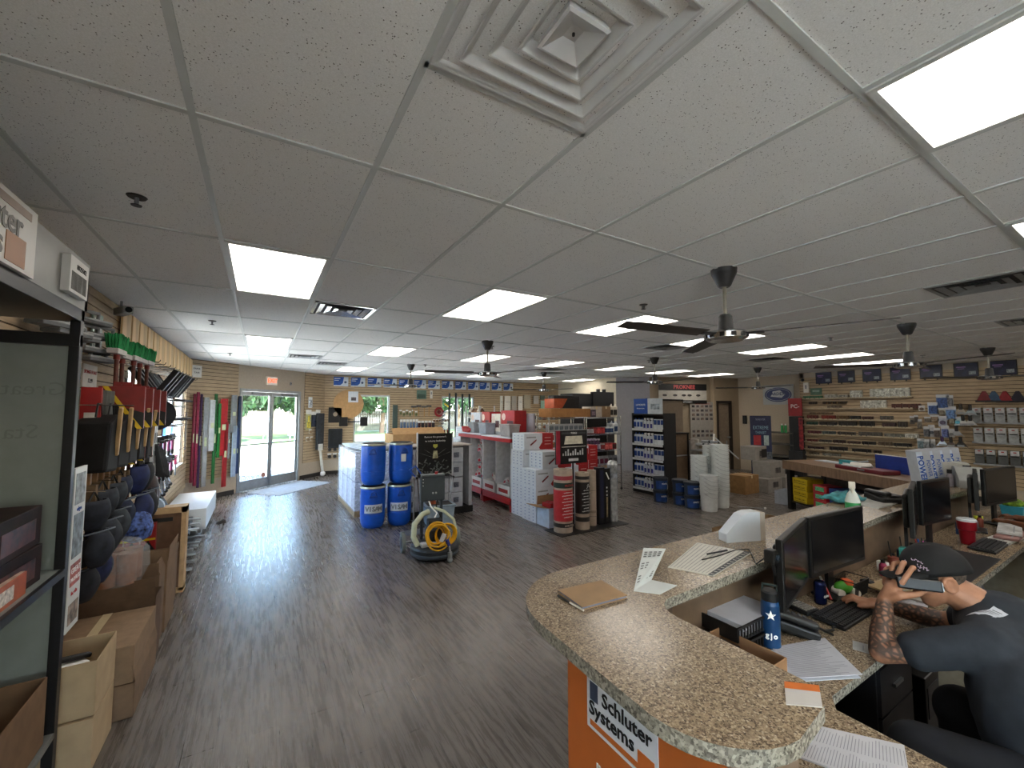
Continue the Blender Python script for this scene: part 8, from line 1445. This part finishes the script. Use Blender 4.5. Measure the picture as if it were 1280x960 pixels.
# phone handset against the ear
a_, b_ = Pt(1128, 728, 1.855), Pt(1170, 733, 1.80); t = thing('cordless_phone', 'black phone handset held between hand and ear', 'phone', (a_ + b_) / 2); dv = (b_ - a_).normalized(); L_ = .15
zc = (Vector((0, 0, CAMZ)) - t.location); zc = (zc - dv * zc.dot(dv)).normalized(); yc = zc.cross(dv)
X3 = Matrix(((dv.x, yc.x, zc.x), (dv.y, yc.y, zc.y), (dv.z, yc.z, zc.z))).to_4x4()
MB(X3).b2((-.075, -.024, -.012), (.075, .024, .012)).build('phone_body', M('#0b0b0d', .3), t, bev=.006); MB(X3).b2((.073, -.018, -.008), (.0765, .018, .008)).build('silver_end', STEEL, t); MB(X3).b2((-.05, -.018, -.0135), (.03, .018, -.012)).build('key_pad', GREY, t)
# second person at the far desk
V = Vector
person('seated person in a dark shirt reaching to the keyboard of the furthest screens', V((5.72, .5, 1.2)), V((0, .95, -.25)), V((5.74, .4, 1.08)), [V((5.52, .38, 1.0)), V((5.98, .36, 1.0))], [V((5.62, .7, .835)), V((6.08, .66, .84))], [V((5.86, .93, .825)), V((6.2, .92, .825))], V((5.78, .1, .62)), skin_mat('skin_brown', '#7c4e36'), M('#20242c', .85, n=.08), M('#1c2230', .85, n=.08))
k = MB(); o = [x for x in C.objects if x.get('category') == 'person'][-1]; k.sphere((5.72, .485, 1.235), .098, n=22, m=12, sc=(.86, 1.0, .86)); k.build('hair', M('#17120f', .9, n=.2, sc=60), o)
# chairs
def chair(x, y, rz, lb):
    t = thing('office_chair', lb, 'chair', (x, y, 0), rz, 'black office chairs at the desks'); FB = M('#0c0c0e', .7, n=.1)
    MB().box((0, 0, .43), (.52, .5, .09)).build('seat', FB, t, bev=.035); MB().box((0, -.29, .8), (.46, .08, .5), R=(rad(-6), 0, 0)).build('backrest', FB, t, bev=.035); MB().b2((-.03, -.3, .4), (.03, -.26, .6)).build('back_bracket', BLACK, t)
    MB().cyl((0, 0, .12), (0, 0, .39), .03).build('gas_column', STEEL, t)
    for k in range(5):
        a = k * 2 * PI / 5 + .3; g_ = MB().tube([(0, 0, .12), (.28 * math.cos(a), .28 * math.sin(a), .075)], .022, taper=.015).build('leg', BLACK, t); MB().cyl((.28 * math.cos(a) - .012, .28 * math.sin(a), .03), (.28 * math.cos(a) + .012, .28 * math.sin(a), .03), .03).build('caster', DARK, g_)
    for s_ in (-1, 1): MB().b2((s_ * .3 - .035, -.16, .645), (s_ * .3 + .035, .16, .675)).build('armrest', M('#17171a', .45), t, bev=.012); MB().tube([(s_ * .22, 0, .41), (s_ * .3, 0, .45), (s_ * .3, 0, .65)], .016).build('arm_bracket', BLACK, t)
    return t
chair(2.6, .0, rad(6), 'black office chair under the man in the cap'); chair(5.78, .08, 0, 'black office chair of the second person'); chair(4.45, .0, rad(150), 'empty black office chair between the two seated people')
t = thing('waste_bin', 'grey bin under the desk beside the panel', 'bin', (2.25, .98, 0)); MB().box((0, 0, .16), (.2, .2, .32), taper=(1.2, 1.2)).build('bin_body', M('#4a5258', .5), t, bev=.006)
t = thing('drawer_pedestal', 'black drawer unit under the desk before the man in the cap', 'drawer unit', (2.62, 1.0, 0)); MB().b2((-.2, -.18, .02), (.2, .2, .68)).build('body', M('#111113', .5), t, bev=.004)
for i in range(3): f_ = MB().b2((-.19, -.195, .05 + i * .21), (.19, -.18, .25 + i * .21)).build('drawer', M('#17171a', .5), t); MB().b2((-.05, -.205, .14 + i * .21), (.05, -.195, .155 + i * .21)).build('handle', STEEL, f_)
t = thing('computer_tower', 'black computer tower under the desk right of the drawer unit', 'computer', (3.0, .98, 0)); MB().b2((-.1, -.2, .0), (.1, .22, .5)).build('case_body', M('#0e0e10', .4), t, bev=.006); MB().b2((-.08, -.203, .3), (.08, -.2, .45)).build('front_panel', DARK, t)
